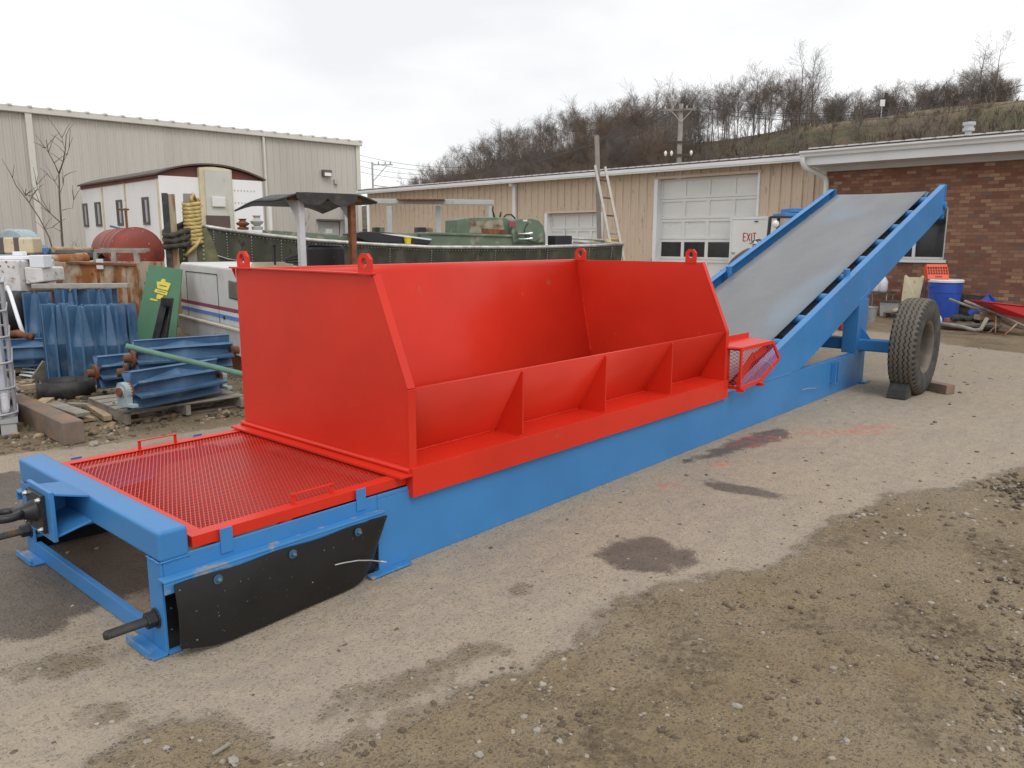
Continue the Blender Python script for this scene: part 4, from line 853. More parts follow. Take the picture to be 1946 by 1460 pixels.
for x in (.255, .955):
    for y in (-.0065, WY+.0005): mb = MB(); mb.box(x, x+.055, y, y+.006, .36, .468); mb.build('cover_clip', BLU, cv, bevel=.001)
# rubber side flap
for s_ in (0, 1):
    f = (lambda y: y) if s_ == 0 else mirror
    rows = []
    for i, x in enumerate(np.linspace(.022, 1.088, 45)):
        u = (x-.022)/1.066; zb = .012+.045*max(0, 1-u*5)**2 + (.30 if u > .995 else .275*max(0, (u-.80)/.20)**2.6)
        zt2 = .318+.004*math.sin(x*16)+(.006 if u > .9 else 0); row = []
        for j in range(9):
            w = j/8; z = zt2+(zb-zt2)*w; bul = -.060-.018*math.sin(w*math.pi*.9)-.012*math.sin(x*5+.5)*w+.035*w*max(0, (u-.75)/.25); row.append((x, f(bul), z))
        rows.append(row)
    mb = MB(); mb.grid(rows, (0, (-.009 if s_ == 0 else .009), 0)); fl = mb.build('rubber_flap', M['black_rubber'], cv, smooth=False, auto=35, fix=True)
    mb = MB(); a, b = sorted((f(.016), f(.024))); mb.box(.02, 1.08, a, b, .012, .275); mb.build('gap_shade', M['black_rubber'], cv)  # black sheet added so the gap behind the flap looks shaded
    for x in (.196, .547, .903):
        mb = MB(); y0 = f(-.0765); sg = -1 if s_ == 0 else 1; mb.cyl((x, y0, .29), (x, y0+sg*.004, .29), .02, 16); mb.cyl((x, y0+sg*.004, .29), (x, y0+sg*.016, .29), .012, 6); mb.lathe([(.010, 0), (.007, .008), (0, .01)], (x, y0+sg*.016, .29), (0, sg, 0), 10); mb.build('bolt', M['bolt_blue'], fl)
def cable(pts, name='grease_line', tip=True):
    pts = [np.array(p) for p in pts]; P = []
    for i in range(len(pts)-1):
        for t in np.linspace(0, 1, 6)[:-1]: P.append(pts[i]*(1-t)+pts[i+1]*t)
    P.append(pts[-1]); mb = MB(); mb.tube(P, .0032, 6); o = mb.build(name, M['galv'], cv, smooth=True)
    if tip: d = (pts[-1]-pts[-2])/np.linalg.norm(pts[-1]-pts[-2]); mb = MB(); mb.tube([pts[-1]-d*.012, pts[-1]+d*.012, pts[-1]+d*.013, pts[-1]+d*.03], [.0065, .0065, .0045, .0045], 8); mb.build('fitting', M['bright_steel'], o)
cable([(.755, -.075, .168), (.80, -.095, .172), (.88, -.10, .16), (.96, -.10, .135), (1.02, -.10, .11)])
p = [PY(x, y, -.03) for x, y in ((1525, 741), (1536, 738), (1552, 738))]; cable(p)
p = [PY(x, y, -.12) for x, y in ((1452, 685), (1462, 690), (1470, 700))]; cable(p)
# tail pulley and belt
mb = MB(); mb.cyl((.75, .16, .21), (.75, WY-.16, .21), .15, 28); mb.cyl((.75, .02, .21), (.75, WY-.02, .21), .03, 12); mb.build('tail_pulley', M['red_paint'], cv, auto=40)
zbel = lambda x: zt(x)-.052
XB = 5.15
path = []
for a in np.linspace(-90, 90, 13): path.append((.75-.157*math.cos(R(a)), .21+.157*math.sin(R(a))))
path += [(1.4, .36), (3, .36), (4.6, .36), (4.95, .37), (5.3, zbel(5.3)-.01), (5.8, zbel(5.8)), (6.4, zbel(6.4)), (8.8, zbel(8.8)), (11.1, zbel(11.1))]
hc = np.array([11.2, zbel(11.2)-.155]); na = math.atan(.3305)
for a in np.linspace(90, -80, 13): path.append((hc[0]+.152*math.cos(R(a)+na), hc[1]+.152*math.sin(R(a)+na)))
path += [(9.5, zbel(9.5)-.30), (6.6, zbel(6.6)-.30), (5.9, .27), (4, .1), (1.4, .06)]
rows = []
for (x, z) in path:
    sag = .006*math.sin(x*5.4) if 5.5 < x < 11 else 0
    rows.append([(x, .205+(WY-.37-.0)*k/10*1.0, z+sag*math.sin(k*.3)-.010*math.sin(math.pi*k/10)) for k in range(11)])
mb = MB(); mb.grid(rows, None); bo_ = mb.build('conveyor_belt', M['belt'], cv, smooth=True); sm = bo_.modifiers.new('thick', 'SOLIDIFY'); sm.thickness = .012; sm.offset = 0
mb = MB(); mb.cyl((hc[0], .17, hc[1]), (hc[0], WY-.17, hc[1]), .145, 28); mb.cyl((hc[0], .02, hc[1]), (hc[0], WY-.02, hc[1]), .03, 12); mb.build('head_pulley', M['blue_dull'], cv, auto=40)
for i in range(9):
    x = 6.24+.5895*i; z = zbel(x)-.062; mb = MB(); mb.lathe([(.012, -.052), (.012, -.005), (.03, 0), (.052, .02), (.054, .05), (.054, WY-.28), (.03, WY-.23), (.012, WY-.225), (.012, WY-.178)], (x, .115, z), (0, 1, 0), 18); id_ = mb.build('idler_roller', BLU, cv, smooth=False, auto=40)
    for y in (.078, WY-.10): mb = MB(); mb.box(x-.05, x+.05, y, y+.022, z-.09, z+.02); mb.build('roller_bracket', BLU, id_, bevel=.003)
for y in (.10, WY-.10):
    x = 7.87; mb = MB(); mb.cyl((x, y, zt(x)-.12), (x-.015, y, zt(x)+.045), .036, 16); mb.build('guide_socket', BLU, cv, auto=40)
# hopper
HX0, HX1 = 1.293, 4.765; HZ = 1.478
hp = MB()
sec = [(1.600, 1.468), (1.585, 1.478), (1.566, 1.474), (1.554, 1.458), (1.545, 1.43), (1.37, .62), (1.33, .40)]
hp.grid([[(x, y, z) for (y, z) in sec] for x in (HX0+.006, HX1-.002)])
hp.grid([[(x, y, z) for (y, z) in ((.004, .912), (.225, .506), (.27, .40))] for x in (HX0+.012, HX1-.002)])
hop = hp.build('hopper', RED, cv, auto=50); sm = hop.modifiers.new('thick', 'SOLIDIFY'); sm.thickness = .010; sm.offset = 0
for i in range(3):
    x = (2.18, 3.035, 3.90)[i]; mb = MB(); mb.prism([(x, -.004, .507), (x, -.004, .895), (x, .006, .906), (x, .218, .507)], (.010, 0, 0)); mb.build('gusset', RED, hop, fix=True)
for (x, name, sg) in ((HX0, 'front_panel', 1), (HX1, 'rear_panel', 1)):
    prof = [(0, .506), (0, .912), (.25, HZ), (1.60, HZ), (1.60, .45), (1.34, .40), (.3, .40), (.25, .506)]
    mb = MB(); mb.prism([(x, y, z) for y, z in prof], (.010, 0, 0))
    if name == 'front_panel':
        mb.prism([(x-.028, .235, HZ+.001), (x+.012, .235, HZ+.001), (x+.012, 1.635, HZ+.001), (x-.028, 1.635, HZ+.001)], (0, 0, .010))
        mb.prism([(x-.026, 1.60, HZ), (x-.001, 1.60, HZ), (x-.001, 1.60, HZ-.06)], (0, .008, 0))
    # flange bent along the near edge
    for (a, b) in (((-.001, .506), (-.001, .912)), ((-.001, .912), (.25, HZ))):
        d = np.array([0, b[0]-a[0], b[1]-a[1]]); nn = np.cross(d/np.linalg.norm(d), (1, 0, 0)); mb.prism([(x-.002, *a), (x+.048, *a), (x+.048, *b), (x-.002, *b)], -nn*.009 if nn[1] > 0 else nn*.009)
    mb.build(name, RED, hop, bevel=.002, fix=True)
def lug(x, y0, y1, z0, z1):
    yc = (y0+y1)/2; hz = z0+(z1-z0)*.58; r = (y1-y0)*.23; ch = (y1-y0)*.28; n = 24
    out = []
    outer = [(y0, z0), (y1, z0), (y1, z1-ch), (y1-ch, z1), (y0+ch, z1), (y0, z1-ch)]
    def hit(a):
        d = np.array([math.cos(a), math.sin(a)]); best = 1e9
        for i in range(6):
            p = np.array(outer[i])-(yc, hz); e = np.array(outer[(i+1) % 6])-np.array(outer[i]); den = d[0]*e[1]-d[1]*e[0]
            if abs(den) < 1e-9: continue
            t = (p[0]*e[1]-p[1]*e[0])/den; u = (p[0]*d[1]-p[1]*d[0])/den
            if t > 0 and -1e-6 <= u <= 1+1e-6: best = min(best, t)
        return d*best+(yc, hz)
    angs = sorted(set([2*math.pi*i/n for i in range(n)]+[math.atan2(z-hz, y-yc) % (2*math.pi) for y, z in outer])); mb = MB(); k = len(angs); t = .02; V = []
    for a in angs:
        o = hit(a); i_ = (yc+r*math.cos(a), hz+r*1.15*math.sin(a)); V += [(x, *o), (x, *i_), (x+t, *o), (x+t, *i_)]
    F = []
    for i in range(k): a, b = 4*i, 4*((i+1) % k); F += [(a, a+1, b+1, b), (a+2, b+2, b+3, a+3), (a, b, b+2, a+2), (a+1, a+3, b+3, b+1)]
    mb.add(V, F); return mb
for (x, y0, y1) in ((HX0-.012, .252, .352), (HX0-.012, 1.44, 1.56), (HX1-.006, .302, .40), (HX1-.006, 1.452, 1.568)): lug(x, y0, y1, HZ-.006, HZ+.108).build('lifting_lug', RED, hop, fix=True)
mb = MB(); mb.box(HX0-.004, HX1+.03, -.034, -.024, .352, .500); mb.box(HX0-.004, HX1+.03, -.034, .30, .5003, .5058); mb.box(HX0-.0045, HX0+.006, -.0235, .02, .352, .4998); mb.box(HX1+.02, HX1+.0305, -.0235, .10, .352, .4998); mb.build('apron', RED, hop, bevel=.002)
mb = MB(); mb.box(HX0-.004, HX1, WY, WY+.012, .352, .5); mb.build('apron', RED, hop)
mb = MB(); mb.cyl((HX0-.010, -.02, .492), (HX0-.010, 1.62, .492), .013, 12); mb.box(HX0-.085, HX0-.006, -.035, 1.63, .468, .4795); mb.build('seal_strip', RED, hop, auto=40)
def weld(pts, r=.0045, parent=None, m=RED):
    P = []; pts = [np.array(p, float) for p in pts]; q = random.Random(len(pts)*7+int(abs(pts[0][0])*100))
    for i in range(len(pts)-1):
        L = np.linalg.norm(pts[i+1]-pts[i]); n = max(2, int(L/.012)); P += [pts[i]+(pts[i+1]-pts[i])*j/n+np.array([q.gauss(0, .0007) for _ in range(3)]) for j in range(n)]
    P.append(pts[-1]); mb = MB(); mb.tube(P, [r*(.8+.45*q.random()) for _ in P], 6); return mb.build('weld_seam', m, parent, smooth=True)
weld([(HX1-.004, 1.548, 1.44), (HX1-.004, 1.368, .62)], .006, hop); weld([(HX0+.014, 1.548, 1.44), (HX0+.014, 1.368, .62)], .006, hop)
for a, b in ((HX0+.012, 2.178), (2.192, 3.033), (3.047, 3.898), (3.912, HX1-.002)): weld([(a, .214, .510), (b, .214, .510)], .005, hop)
for x in (2.18, 3.035, 3.90):
    weld([(x-.002, .212, .512), (x-.002, .02, .89)], .004, hop); weld([(x-.002, .0, .508), (x-.002, .21, .508)], .004, hop)
for (a, b) in (((XL-2.2, -.001, .386), (5.2, -.001, .386)), ((8.05, -.004, .387), (8.385, -.004, .387)), ((8.06, -.004, 1.0), (8.38, -.004, 1.107))): weld([a, b], .0045, cv, BLU)
weld([(.0, -.001, .397), (.12, -.001, .397)], .004, cv, BLU); weld([(-.001, .002, .397), (-.001, .117, .397)], .004, cv, BLU)
# mesh guard over the transition
gy = -.115
pts = [(4.835, .768), (5.46, .772), (5.62, .607), (5.25, .455), (4.85, .436)]
gd = MB(); gd.prism([(4.775, .02, .772), (4.82, gy, .772), (5.47, gy, .776), (5.57, .16, .776), (4.80, .16, .772)], (0, 0, .006))
gd.bar((4.80, .17, .80), (5.58, .17, .80), .006, .055); 
gd.bar((4.80, .16, .782), (5.58, .16, .782), .04, .006)
gd = gd.build('belt_guard', RED, cv, bevel=.0015, fix=True)
def frame(pl, closed=True, w=.032):
    mb = MB(); n = len(pl)
    for i in range(n if closed else n-1): mb.bar(pl[i], pl[(i+1) % n], .014+.0006*i, w)
    return mb
frame([(x, gy, z) for x, z in pts]).build('guard_frame', RED, gd, bevel=.0015)
frame([(4.835, gy, .768), (4.85, gy, .436), (4.85, .0, .436), (4.835, .0, .768)], w=.03).build('guard_frame', RED, gd, bevel=.0015)
mb = MB(); expanded(mb, (0, gy+.002, 0), (1, 0, 0), (0, 0, 1), pts[::-1] if False else [(p[0], p[1]) for p in pts][::-1], .026, .015, .0036, .002, (0, -1, 0)); expanded(mb, (4.842, 0, 0), (0, 1, 0), (0, 0, 1), [(gy, .436), (.0, .436), (.0, .768), (gy, .768)], .026, .015, .0036, .002, (-1, 0, 0)); mb.build('wire_mesh', RED, gd)
mb = MB(); mb.bar((4.86, -.07, .47), (5.18, -.07, .68), .004, .085, up=(-.5, 0, .8)); mb.bar((5.18, -.07, .66), (5.42, -.07, .72), .004, .07, up=(-.2, 0, 1)); mb.build('inner_plate', M['red_paint_worn'], gd)
for x in (4.86, 5.245): mb = MB(); mb.box(x-.02, x+.02, gy-.02, gy+.03, .405, .432); mb.cyl((x, gy-.022, .42), (x, gy-.034, .42), .011, 6); mb.build('guard_clamp', RED, gd)
# axle and wheels
mb = MB(); mb.box(8.13, 8.30, -.42, WY+.42, .41, .545); ax_ = mb.build('axle_beam', BLU, cv, bevel=.018, seg=3)
for f in ((lambda y: y), mirror):
    mb = MB(); a, b = sorted((f(-.44), f(-.421))); mb.box(8.10, 8.33, a, b, .385, .57); mb.build('axle_flange', M['blue_worn'], ax_, bevel=.004)
    mb = MB(); mb.prism([(8.20, f(-.0015), .547), (8.20, f(-.11), .547), (8.20, f(-.0015), .68)], (.014, 0, 0)); mb.build('axle_gusset', BLU, ax_, fix=True)
WC = np.array([8.06, 0, .525]); TR = .527; TW = .28
def tyre():
    prof = []; g = 34
    for i in range(g+1): w = -TW*.43+TW*.86*i/g; prof.append((TR-.012*(abs(w)/(TW*.43))**3, w, 0.))
    side = [(TR-.030, TW*.475, 1), (TR-.07, TW*.50, 1), (TR-.12, TW*.515, 1), (TR-.17, TW*.50, 1), (TR-.215, TW*.45, 1), (TR-.245, TW*.40, 1), (TR-.252, TW*.33, 1)]
    full = [(r, -w, s) for r, w, s in side[::-1]]+prof+side; N = 400; V = []; gr = []; sd = []
    for i in range(N):
        a = 2*math.pi*i/N; ph = (i % 8)/8; tri = abs(ph-.5)*4-1
        for (r, w, s) in full:
            q = 0
            if s == 0:
                for wi in (-.072, -.026, .026, .072):
                    if abs(w-(wi+.0085*tri)) < .0052: q = 1
                if abs(abs(w)-TW*.43) < .008 and ph < .4: q = 1
            elif r > TR-.05 and ph < .4: q = .8
            rr = r-.011*q; V.append((rr*math.cos(a), w, rr*math.sin(a))); gr.append(q); sd.append(s)
    m = len(full); F = [(i*m+j, i*m+j+1, ((i+1) % N)*m+j+1, ((i+1) % N)*m+j) for i in range(N) for j in range(m-1)]
    return V, F, gr, sd
TVF = tyre(); tme = None
for s_ in (0, 1):
    yw = -.62 if s_ == 0 else WY+.62; c = np.array([WC[0], yw, WC[2]]); sg = -1 if s_ == 0 else 1
    mb = MB(); mb.lathe([(.285, -.10), (.278, -.09), (.262, -.085), (.255, -.05), (.255, .05), (.262, .10), (.278, .115), (.29, .12), (.283, .118), (.270, .108), (.256, .095), (.249, .05), (.249, -.04)], c, (0, sg, 0), 48, cap=False); mb.lathe([(.256, -.04), (.215, -.05), (.19, -.085), (.12, -.095), (.0, -.095)], c, (0, sg, 0), 48, cap=False)
    wl_ = mb.build('wheel', M.get('rim_steel') or mk('rim_steel', (.13, .115, .095), .6, .2, var=.3, vs=8, col2=(.2, .13, .08), mix2=(.55, .7), s2=9), cv, auto=40)
    if tme is None:
        t = MB(); t.add([tuple(np.array(v)+c) for v in TVF[0]], TVF[1]); ty = t.build('tyre', M['tread'], wl_, smooth=True)
        for nm, arr in (('groove', TVF[2]), ('side', TVF[3])): a = ty.data.attributes.new(nm, 'FLOAT', 'POINT'); a.data.foreach_set('value', np.array(arr, np.float32))
        tme = ty
    else:
        ty = tme.copy(); COL.objects.link(ty); ty.parent = wl_; ty.location = (0, yw-(-.62), 0)
    mb = MB(); mb.lathe([(.085, -.10), (.085, -.05), (.065, -.03), (.055, .02), (.03, .03), (.0, .03)], c, (0, sg, 0), 20); mb.build('hub', M['rim_steel'], wl_, auto=35)
    for i in range(8): a = i*math.pi/4; q = c+np.array([math.cos(a)*.15, 0, math.sin(a)*.15]); mb = MB(); mb.cyl(q+np.array([0, -sg*.095, 0]), q+np.array([0, -sg*.062, 0]), .016, 6); mb.build('wheel_nut', M['dark_steel'], wl_)
    mb = MB(); mb.cyl((8.10, yw-sg*.25, .49), (8.06, yw, .52), .05, 14); mb.build('stub_axle', M['dark_steel'], wl_)
# wheel chocks
p = G(1716, 757); t = MB(); sdv = np.array([0, 1, 0.])
pr = [(-.10, 0), (.12, 0), (.12, .01), (.05, .15), (.0, .165), (-.055, .10), (-.06, .085), (-.075, .08), (-.08, .06), (-.09, .055), (-.095, .03), (-.10, .025)]
t.prism([(7.67+x, -.70, z) for x, z in pr], (0, .19, 0)); solo(t, 'wheel_chock', M['old_rubber'], 'ribbed black rubber chock in front of the conveyor tyre', 'wheel chock', fix=True, bevel=.004)
t = MB(); t.obox((8.36, -.80, .052), np.array([.055, -.03, 0]), np.array([.09, .17, 0]), ZV*.05); solo(t, 'wood_block', M['wood_timber'], 'short brown timber block wedged behind the conveyor tyre', 'wood block', bevel=.004)

# =============== yard junk, left ===============
VH = np.array([FWD[0], FWD[1], 0.]); VH /= np.linalg.norm(VH); RH = np.array([VH[1], -VH[0], 0.])
def vp(px):           # horizontal direction that vanishes at image column px
    r = ray(px, 459); r = np.array([r[0], r[1], 0.]); return r/np.linalg.norm(r)
def gr(p): p = np.array(p, float); p[2] = 0; return p
# --- IBC tote
c0 = gr(G(37, 826)); w_ = vp(22); u_ = np.array([-w_[1], w_[0], 0.])      # nearest right corner, runs left and back
def ib(a, b, z): return c0+u_*a+w_*b+ZV*z
t = thing('ibc_tote', ib(.5, .6, 0), 'caged plastic IBC tote cut off by the left edge', 'ibc tote')
mb = MB(); mb.obox(ib(.5, .6, .72), u_*.44, w_*.54, ZV*.54); mb.build('plastic_bottle', M['ibc_plastic'], t, bevel=.06, seg=3)
mb = MB(); mb.obox(ib(.5, .6, .27), u_*.452, w_*.552, ZV*.10); mb.build('bottle_base', M['plastic_white'], t, bevel=.05, seg=3)
def ring(z, r=.011, e=.02):
    q = [ib(e+.1, 0, z), ib(1-.1, 0, z), ib(1, .1, z), ib(1, 1.1, z), ib(.9, 1.2, z), ib(.1, 1.2, z), ib(0, 1.1, z), ib(0, .1, z)]
    mb = MB(); P = []
    for i in range(8):
        P.append(q[i])
        if i % 2 == 1: a, b = q[i], q[(i+1) % 8]; m = (a+b)/2; cc = ib(.5, .6, z); P.append(m+(m-cc)/np.linalg.norm(m-cc)*.018)
    mb.tube(P, r, 8, closed=True); return mb
cg = ring(1.30, .014).build('cage_rim', M['galv'], t, smooth=True)
for z in (.18, .40, .62, .84, 1.06): ring(z).build('cage_hoop', M['galv'], t, smooth=True)
for a, b in [(.12, .012), (.38, .012), (.64, .012), (.9, .012), (.012, .12), (.012, .36), (.012, .6), (.012, .84), (.012, 1.08)]:
    mb = MB(); mb.bar(ib(a, b, .15), ib(a, b, 1.30), .022, .022, up=VH); mb.build('cage_upright', M['galv'], t, bevel=.004)
mb = MB(); mb.obox(ib(.5, .6, .125), u_*.5, w_*.6, ZV*.02); mb.build('pallet_deck', M['galv'], t)
for a in (.07, .5, .93):
    for b in (.08, .6, 1.12): mb = MB(); mb.obox(ib(a, b, .053), u_*.06, w_*.07, ZV*.052); mb.build('pallet_foot', M['grey_paint'], t, bevel=.008)
# --- timbers and planks
def plank(a, b, w, h, m, name, label, cat, up=(0, 0, 1), group=None, bevel=.004):
    mb = MB(); mb.bar(a, b, w, h, up=up); return solo(mb, name, M[m], label, cat, group, bevel=bevel)
a = G(141, 823, .10); b = G(30, 770, .10); plank(a, b, .16, .19, 'wood_timber', 'timber_beam', 'heavy square timber lying end on beside the caged tote', 'timber', bevel=.008)
PG = 'loose planks around the black belt coil'
plank(G(98, 768, .10), G(158, 788, .09), .13, .035, 'wood_grey', 'plank', 'short thick grey board propped in front of the belt coil', 'plank', group=PG)
plank(G(128, 768, .05), G(205, 772, .06), .06, .03, 'wood_grey', 'plank', 'narrow grey batten lying flat beside the front bearing', 'plank', group=PG)
plank(G(170, 772, .04), G(205, 795, .04), .07, .05, 'wood_tan', 'plank', 'pale sawn offcut with a light end in front of the pallet', 'plank', group=PG)
plank(G(205, 778, .03), G(240, 793, .03), .08, .05, 'wood_timber', 'plank', 'dark offcut tucked against the pallet corner', 'plank', group=PG)
plank(G(120, 780, .03), G(170, 798, .025), .10, .03, 'wood_tan', 'plank', 'tan split board under the short grey board', 'plank', group=PG)
plank(G(40, 737, .08), G(180, 720, .10), .07, .05, 'wood_tan', 'plank', 'long tan pole lying behind the belt coil', 'plank', group=PG)
plank(G(70, 722, .02), G(92, 690, .22), .14, .03, 'wood_grey', 'plank', 'wide board leaning against the standing blue pulleys', 'plank', up=(.3, -.6, .5), group=PG)
plank(G(62, 776, .03), G(92, 758, .04), .12, .03, 'wood_tan', 'plank', 'reddish board lying on the ground behind the heavy timber', 'plank', group=PG)
for i in range(4): plank(G(40+3*i, 712-6*i, .05+.02*i), G(67+2*i, 716-7*i, .05+.02*i), .05, .015, 'trim_white', 'lath', ('lowest','second','third','topmost')[i]+' white lath in the small pile behind the tote', 'lath', group='white laths')
# --- belt coil
cc = G(130, 752); pts = []
mb = MB(); rows = []
for i in range(90):
    a = 2.4+i/89*2*math.pi*1.75; r_ = .285-.085*i/89
    rows.append([cc+np.array([math.cos(a)*r_, math.sin(a)*r_*.95, z]) for z in (.005, .175)])
mb.grid(rows); o = solo(mb, 'belt_coil', M['old_rubber'], 'loose coil of black rubber belting on the dirt', 'belt coil', smooth=True); sm = o.modifiers.new('t', 'SOLIDIFY'); sm.thickness = .012
# --- wing pulleys (built once along +z, base at the origin)
def pulley_parts(root, L=.92, R_=.175, n=8, shaft=.10, rr=.085):
    mb = MB()
    for i in range(n):
        a = 2*math.pi*i/n; d = np.array([math.cos(a), math.sin(a), 0]); s2 = np.array([-d[1], d[0], 0])
        mb.obox(d*(.05+R_)/2+ZV*(shaft+L/2), d*(R_-.05)/2, s2*.005, ZV*L/2)
        mb.obox(d*(R_+.004)+ZV*(shaft+L/2), d*.004, s2*.013, ZV*(L/2+.001))
    mb.build('wings', M['blue_dull'], root, bevel=.0015, seg=1)
    mb = MB(); mb.lathe([(.055, shaft+.02), (R_*.90, shaft+L/2), (.055, shaft+L-.02)], (0, 0, 0), ZV, n); mb.build('core_cones', M['blue_dull'], root)
    if shaft > 0:
        mb = MB(); mb.cyl((0, 0, 0), (0, 0, 2*shaft+L), .042, 18); mb.cyl((0, 0, shaft-.03), (0, 0, shaft+.0), rr, 18); mb.cyl((0, 0, shaft+L), (0, 0, shaft+L+.03), rr, 18); mb.build('shaft', M['rust'], root, auto=40)
pr0 = thing('wing_pulley', (0, 0, 0), None, None); pulley_parts(pr0, shaft=.0)
ps0 = thing('wing_pulley', (0, 0, 0), None, None); pulley_parts(ps0)
WG = 'blue wing pulleys'
def stand(px, d, z, label, first=False, L=1., rz=0.):
    o = pr0 if first else copy_tree(pr0); p = gr(DP(px, 600, d)); o.location = (p[0], p[1], z); o.rotation_euler = (0, 0, rz); o.scale = (1, 1, L); return tag(o, label, 'wing pulley', WG)
stand(110, 9.15, 0, 'standing blue wing pulley, left end of the front row', True, rz=.2); stand(155, 8.95, 0, 'standing blue wing pulley, middle of the front row, behind the belt coil', rz=.35); stand(206, 9.05, 0, 'standing blue wing pulley, right end of the front row', rz=.1)
stand(70, 9.75, .02, 'standing blue wing pulley at the far left of the back row', L=1.08, rz=.5); stand(138, 9.95, .12, 'standing blue wing pulley in the middle of the back row, under the grey rail', rz=.0); stand(196, 10.0, .12, 'standing blue wing pulley at the right of the back row, beside the rusty bin', rz=.3); stand(228, 9.35, 0., 'standing blue wing pulley at the right end, nearest the green board', L=.98, rz=.15)
def lie(A, B, label, first=False, spin=0., bear=(False, False), src=None):
    o = ps0 if first else copy_tree(ps0); A, B = np.array(A), np.array(B); d = (B-A)/np.linalg.norm(B-A)
    m = (A+B)/2-d*(.92/2+.10); q = Vector(d).to_track_quat('Z', 'Y').to_matrix() @ Matrix.Rotation(spin, 3, 'Z'); o.rotation_mode = 'XYZ'; o.location = tuple(m); o.rotation_euler = q.to_euler(); tag(o, label, 'wing pulley', WG); return o, m, d
A, B = G(240, 744, .33), G(412, 714, .33); o1, m1, d1 = lie(A, B, 'front blue wing pulley with pillow blocks, lying on the pallet', True, .25)
lie(G(250, 706, .34), G(412, 688, .36), 'blue wing pulley lying directly behind the front one', False, .1)
lie(G(205, 706, .28), G(330, 692, .28), 'blue wing pulley with pitted shaft at the back left of the lying group', False, .3)
o4, m4, d4 = lie(G(262, 680, .50), G(430, 667, .50), 'topmost blue wing pulley of the lying group, under the green pipe', False, .2)
lie(G(20, 672, .30), G(115, 668, .30), 'blue wing pulley lying behind the caged tote', False, .25)
def pillow(c, d, label):          # bearing housing round a shaft
    t = MB(); s2 = np.cross(ZV, d); s2 /= np.linalg.norm(s2); P = [c+s2*math.cos(a)*.085+ZV*math.sin(a)*.085 for a in np.linspace(-.5, math.pi+.5, 14)]
    P = [p-d*.028 for p in P]+[c-s2*.075-ZV*.10-d*.028, c-s2*.15-ZV*.10-d*.028, c-s2*.15-ZV*.13-d*.028, c+s2*.15-ZV*.13-d*.028, c+s2*.15-ZV*.10-d*.028, c+s2*.075-ZV*.10-d*.028]
    t.prism(P, d*.056); t.cyl(c-d*.04, c+d*.04, .05, 16)
    mk2 = M.get('bearing') or mk('bearing', (.33, .41, .44), .45, var=.15, vs=9, spots=((.25, .12, .05), 12, .6, .7)); return solo(t, 'bearing_housing', mk2, label, 'bearing', 'pillow block bearings', bevel=.004, fix=True)
pillow(m1+d1*.055, d1, 'pale pillow block bearing on the left shaft end of the front pulley'); pillow(m1+d1*1.075, d1, 'pale pillow block bearing on the right shaft end of the front pulley')
# pallet under the front pulley
a, b = G(296, 803), G(468, 776); u_ = (b-a)/np.linalg.norm(b-a); n_ = np.array([-u_[1], u_[0], 0]); Lp = max(1.15, np.linalg.norm(b-a)); org = b-u_*Lp
def pallet(org, u_, n_, Lx, Ly, label, m='wood_grey', z=0., k=5):
    t = thing('wood_pallet', org+u_*Lx/2+n_*Ly/2+ZV*z, label, 'pallet', 'wooden pallets')
    for i in range(k): c = org+n_*(Ly*(i+.5)/k); mb = MB(); mb.bar(c+ZV*(z+.125), c+u_*Lx+ZV*(z+.125), Ly/k*.72, .018); mb.build('deck_board', M[m], t, bevel=.003)
    for i in (0, .5, 1): c = org+u_*(.03+(Lx-.06)*i); mb = MB(); mb.bar(c+ZV*(z+.066), c+n_*Ly+ZV*(z+.066), .045, .095); mb.build('stringer', M[m], t, bevel=.003)
    for i in range(3): c = org+n_*(Ly*(i+.5)/3); mb = MB(); mb.bar(c+ZV*(z+.009), c+u_*Lx+ZV*(z+.009), .09, .016); mb.build('base_board', M[m], t, bevel=.003)
    return t
pallet(org, u_, n_, Lp, 1.0, 'weathered grey pallet under the lying blue pulleys')
plank(G(240, 657, .66), G(478, 722, .30), .05, .05, 'green_pipe', 'x', 'x', 'x') if False else None
mb = MB(); mb.tube([G(240, 658, .72), G(312, 676, .63), G(382, 692, .55), G(480, 716, .45)], .026, 14); solo(mb, 'green_pipe', M['green_pipe'], 'green painted pipe laid slantwise over the lying pulleys', 'pipe', auto=50)
# aluminium channel on top of the rear pulleys
za = .125+.92+.02; a, b = DP(62, 538, 9.75), DP(243, 533, 9.95); a[2] = b[2] = za+.02; mb = MB(); mb.bar(a, b, .10, .055); solo(mb, 'metal_rail', M['alu'], 'grey metal rail laid across the tops of the standing pulleys', 'rail', bevel=.004)
a, b = gr(DP(60, 690, 9.65)), gr(DP(225, 690, 10.35)); pallet(a-VH*.0+ZV*0, RH, VH, 1.15, .6, 'low pallet hidden under the back row of standing pulleys', k=4)
# --- green board with yellow emblem
bl_, br_, tl_, tr_ = DP(241, 690, 10.15), DP(327, 694, 10.05), DP(283, 503, 10.7), DP(346, 512, 10.6)
bl_[2] = br_[2] = .01
nb_ = np.cross(br_-bl_, tl_-bl_); nb_ /= np.linalg.norm(nb_)
if nb_@VH > 0: nb_ = -nb_
t = thing('green_board', (bl_+br_)/2, 'dark green metal board with a yellow emblem, leaning behind the pulleys', 'board')
mb = MB(); mb.prism([bl_, br_, tr_, tl_], -nb_*.02); mb.build('panel', M['green_board'], t, bevel=.004, fix=True)
def onb(px, py, off=.003): return PLN(px, py, bl_+nb_*off, nb_)
emb = [[(298,535),(306,536),(306,533),(309,530),(314,531),(315,536),(325,539),(319,553),(299,548)], [(296,549),(319,555),(317,562),(293,555)], [(299,559),(311,562),(306,569),(297,568)], [(286,567),(300,570),(299,573),(285,570)]]
for i, pl in enumerate(emb):
    mb = MB(); mb.prism([onb(x, y) for x, y in pl], nb_*.002); mb.build('emblem', M['yellow_ink'], t, fix=True)
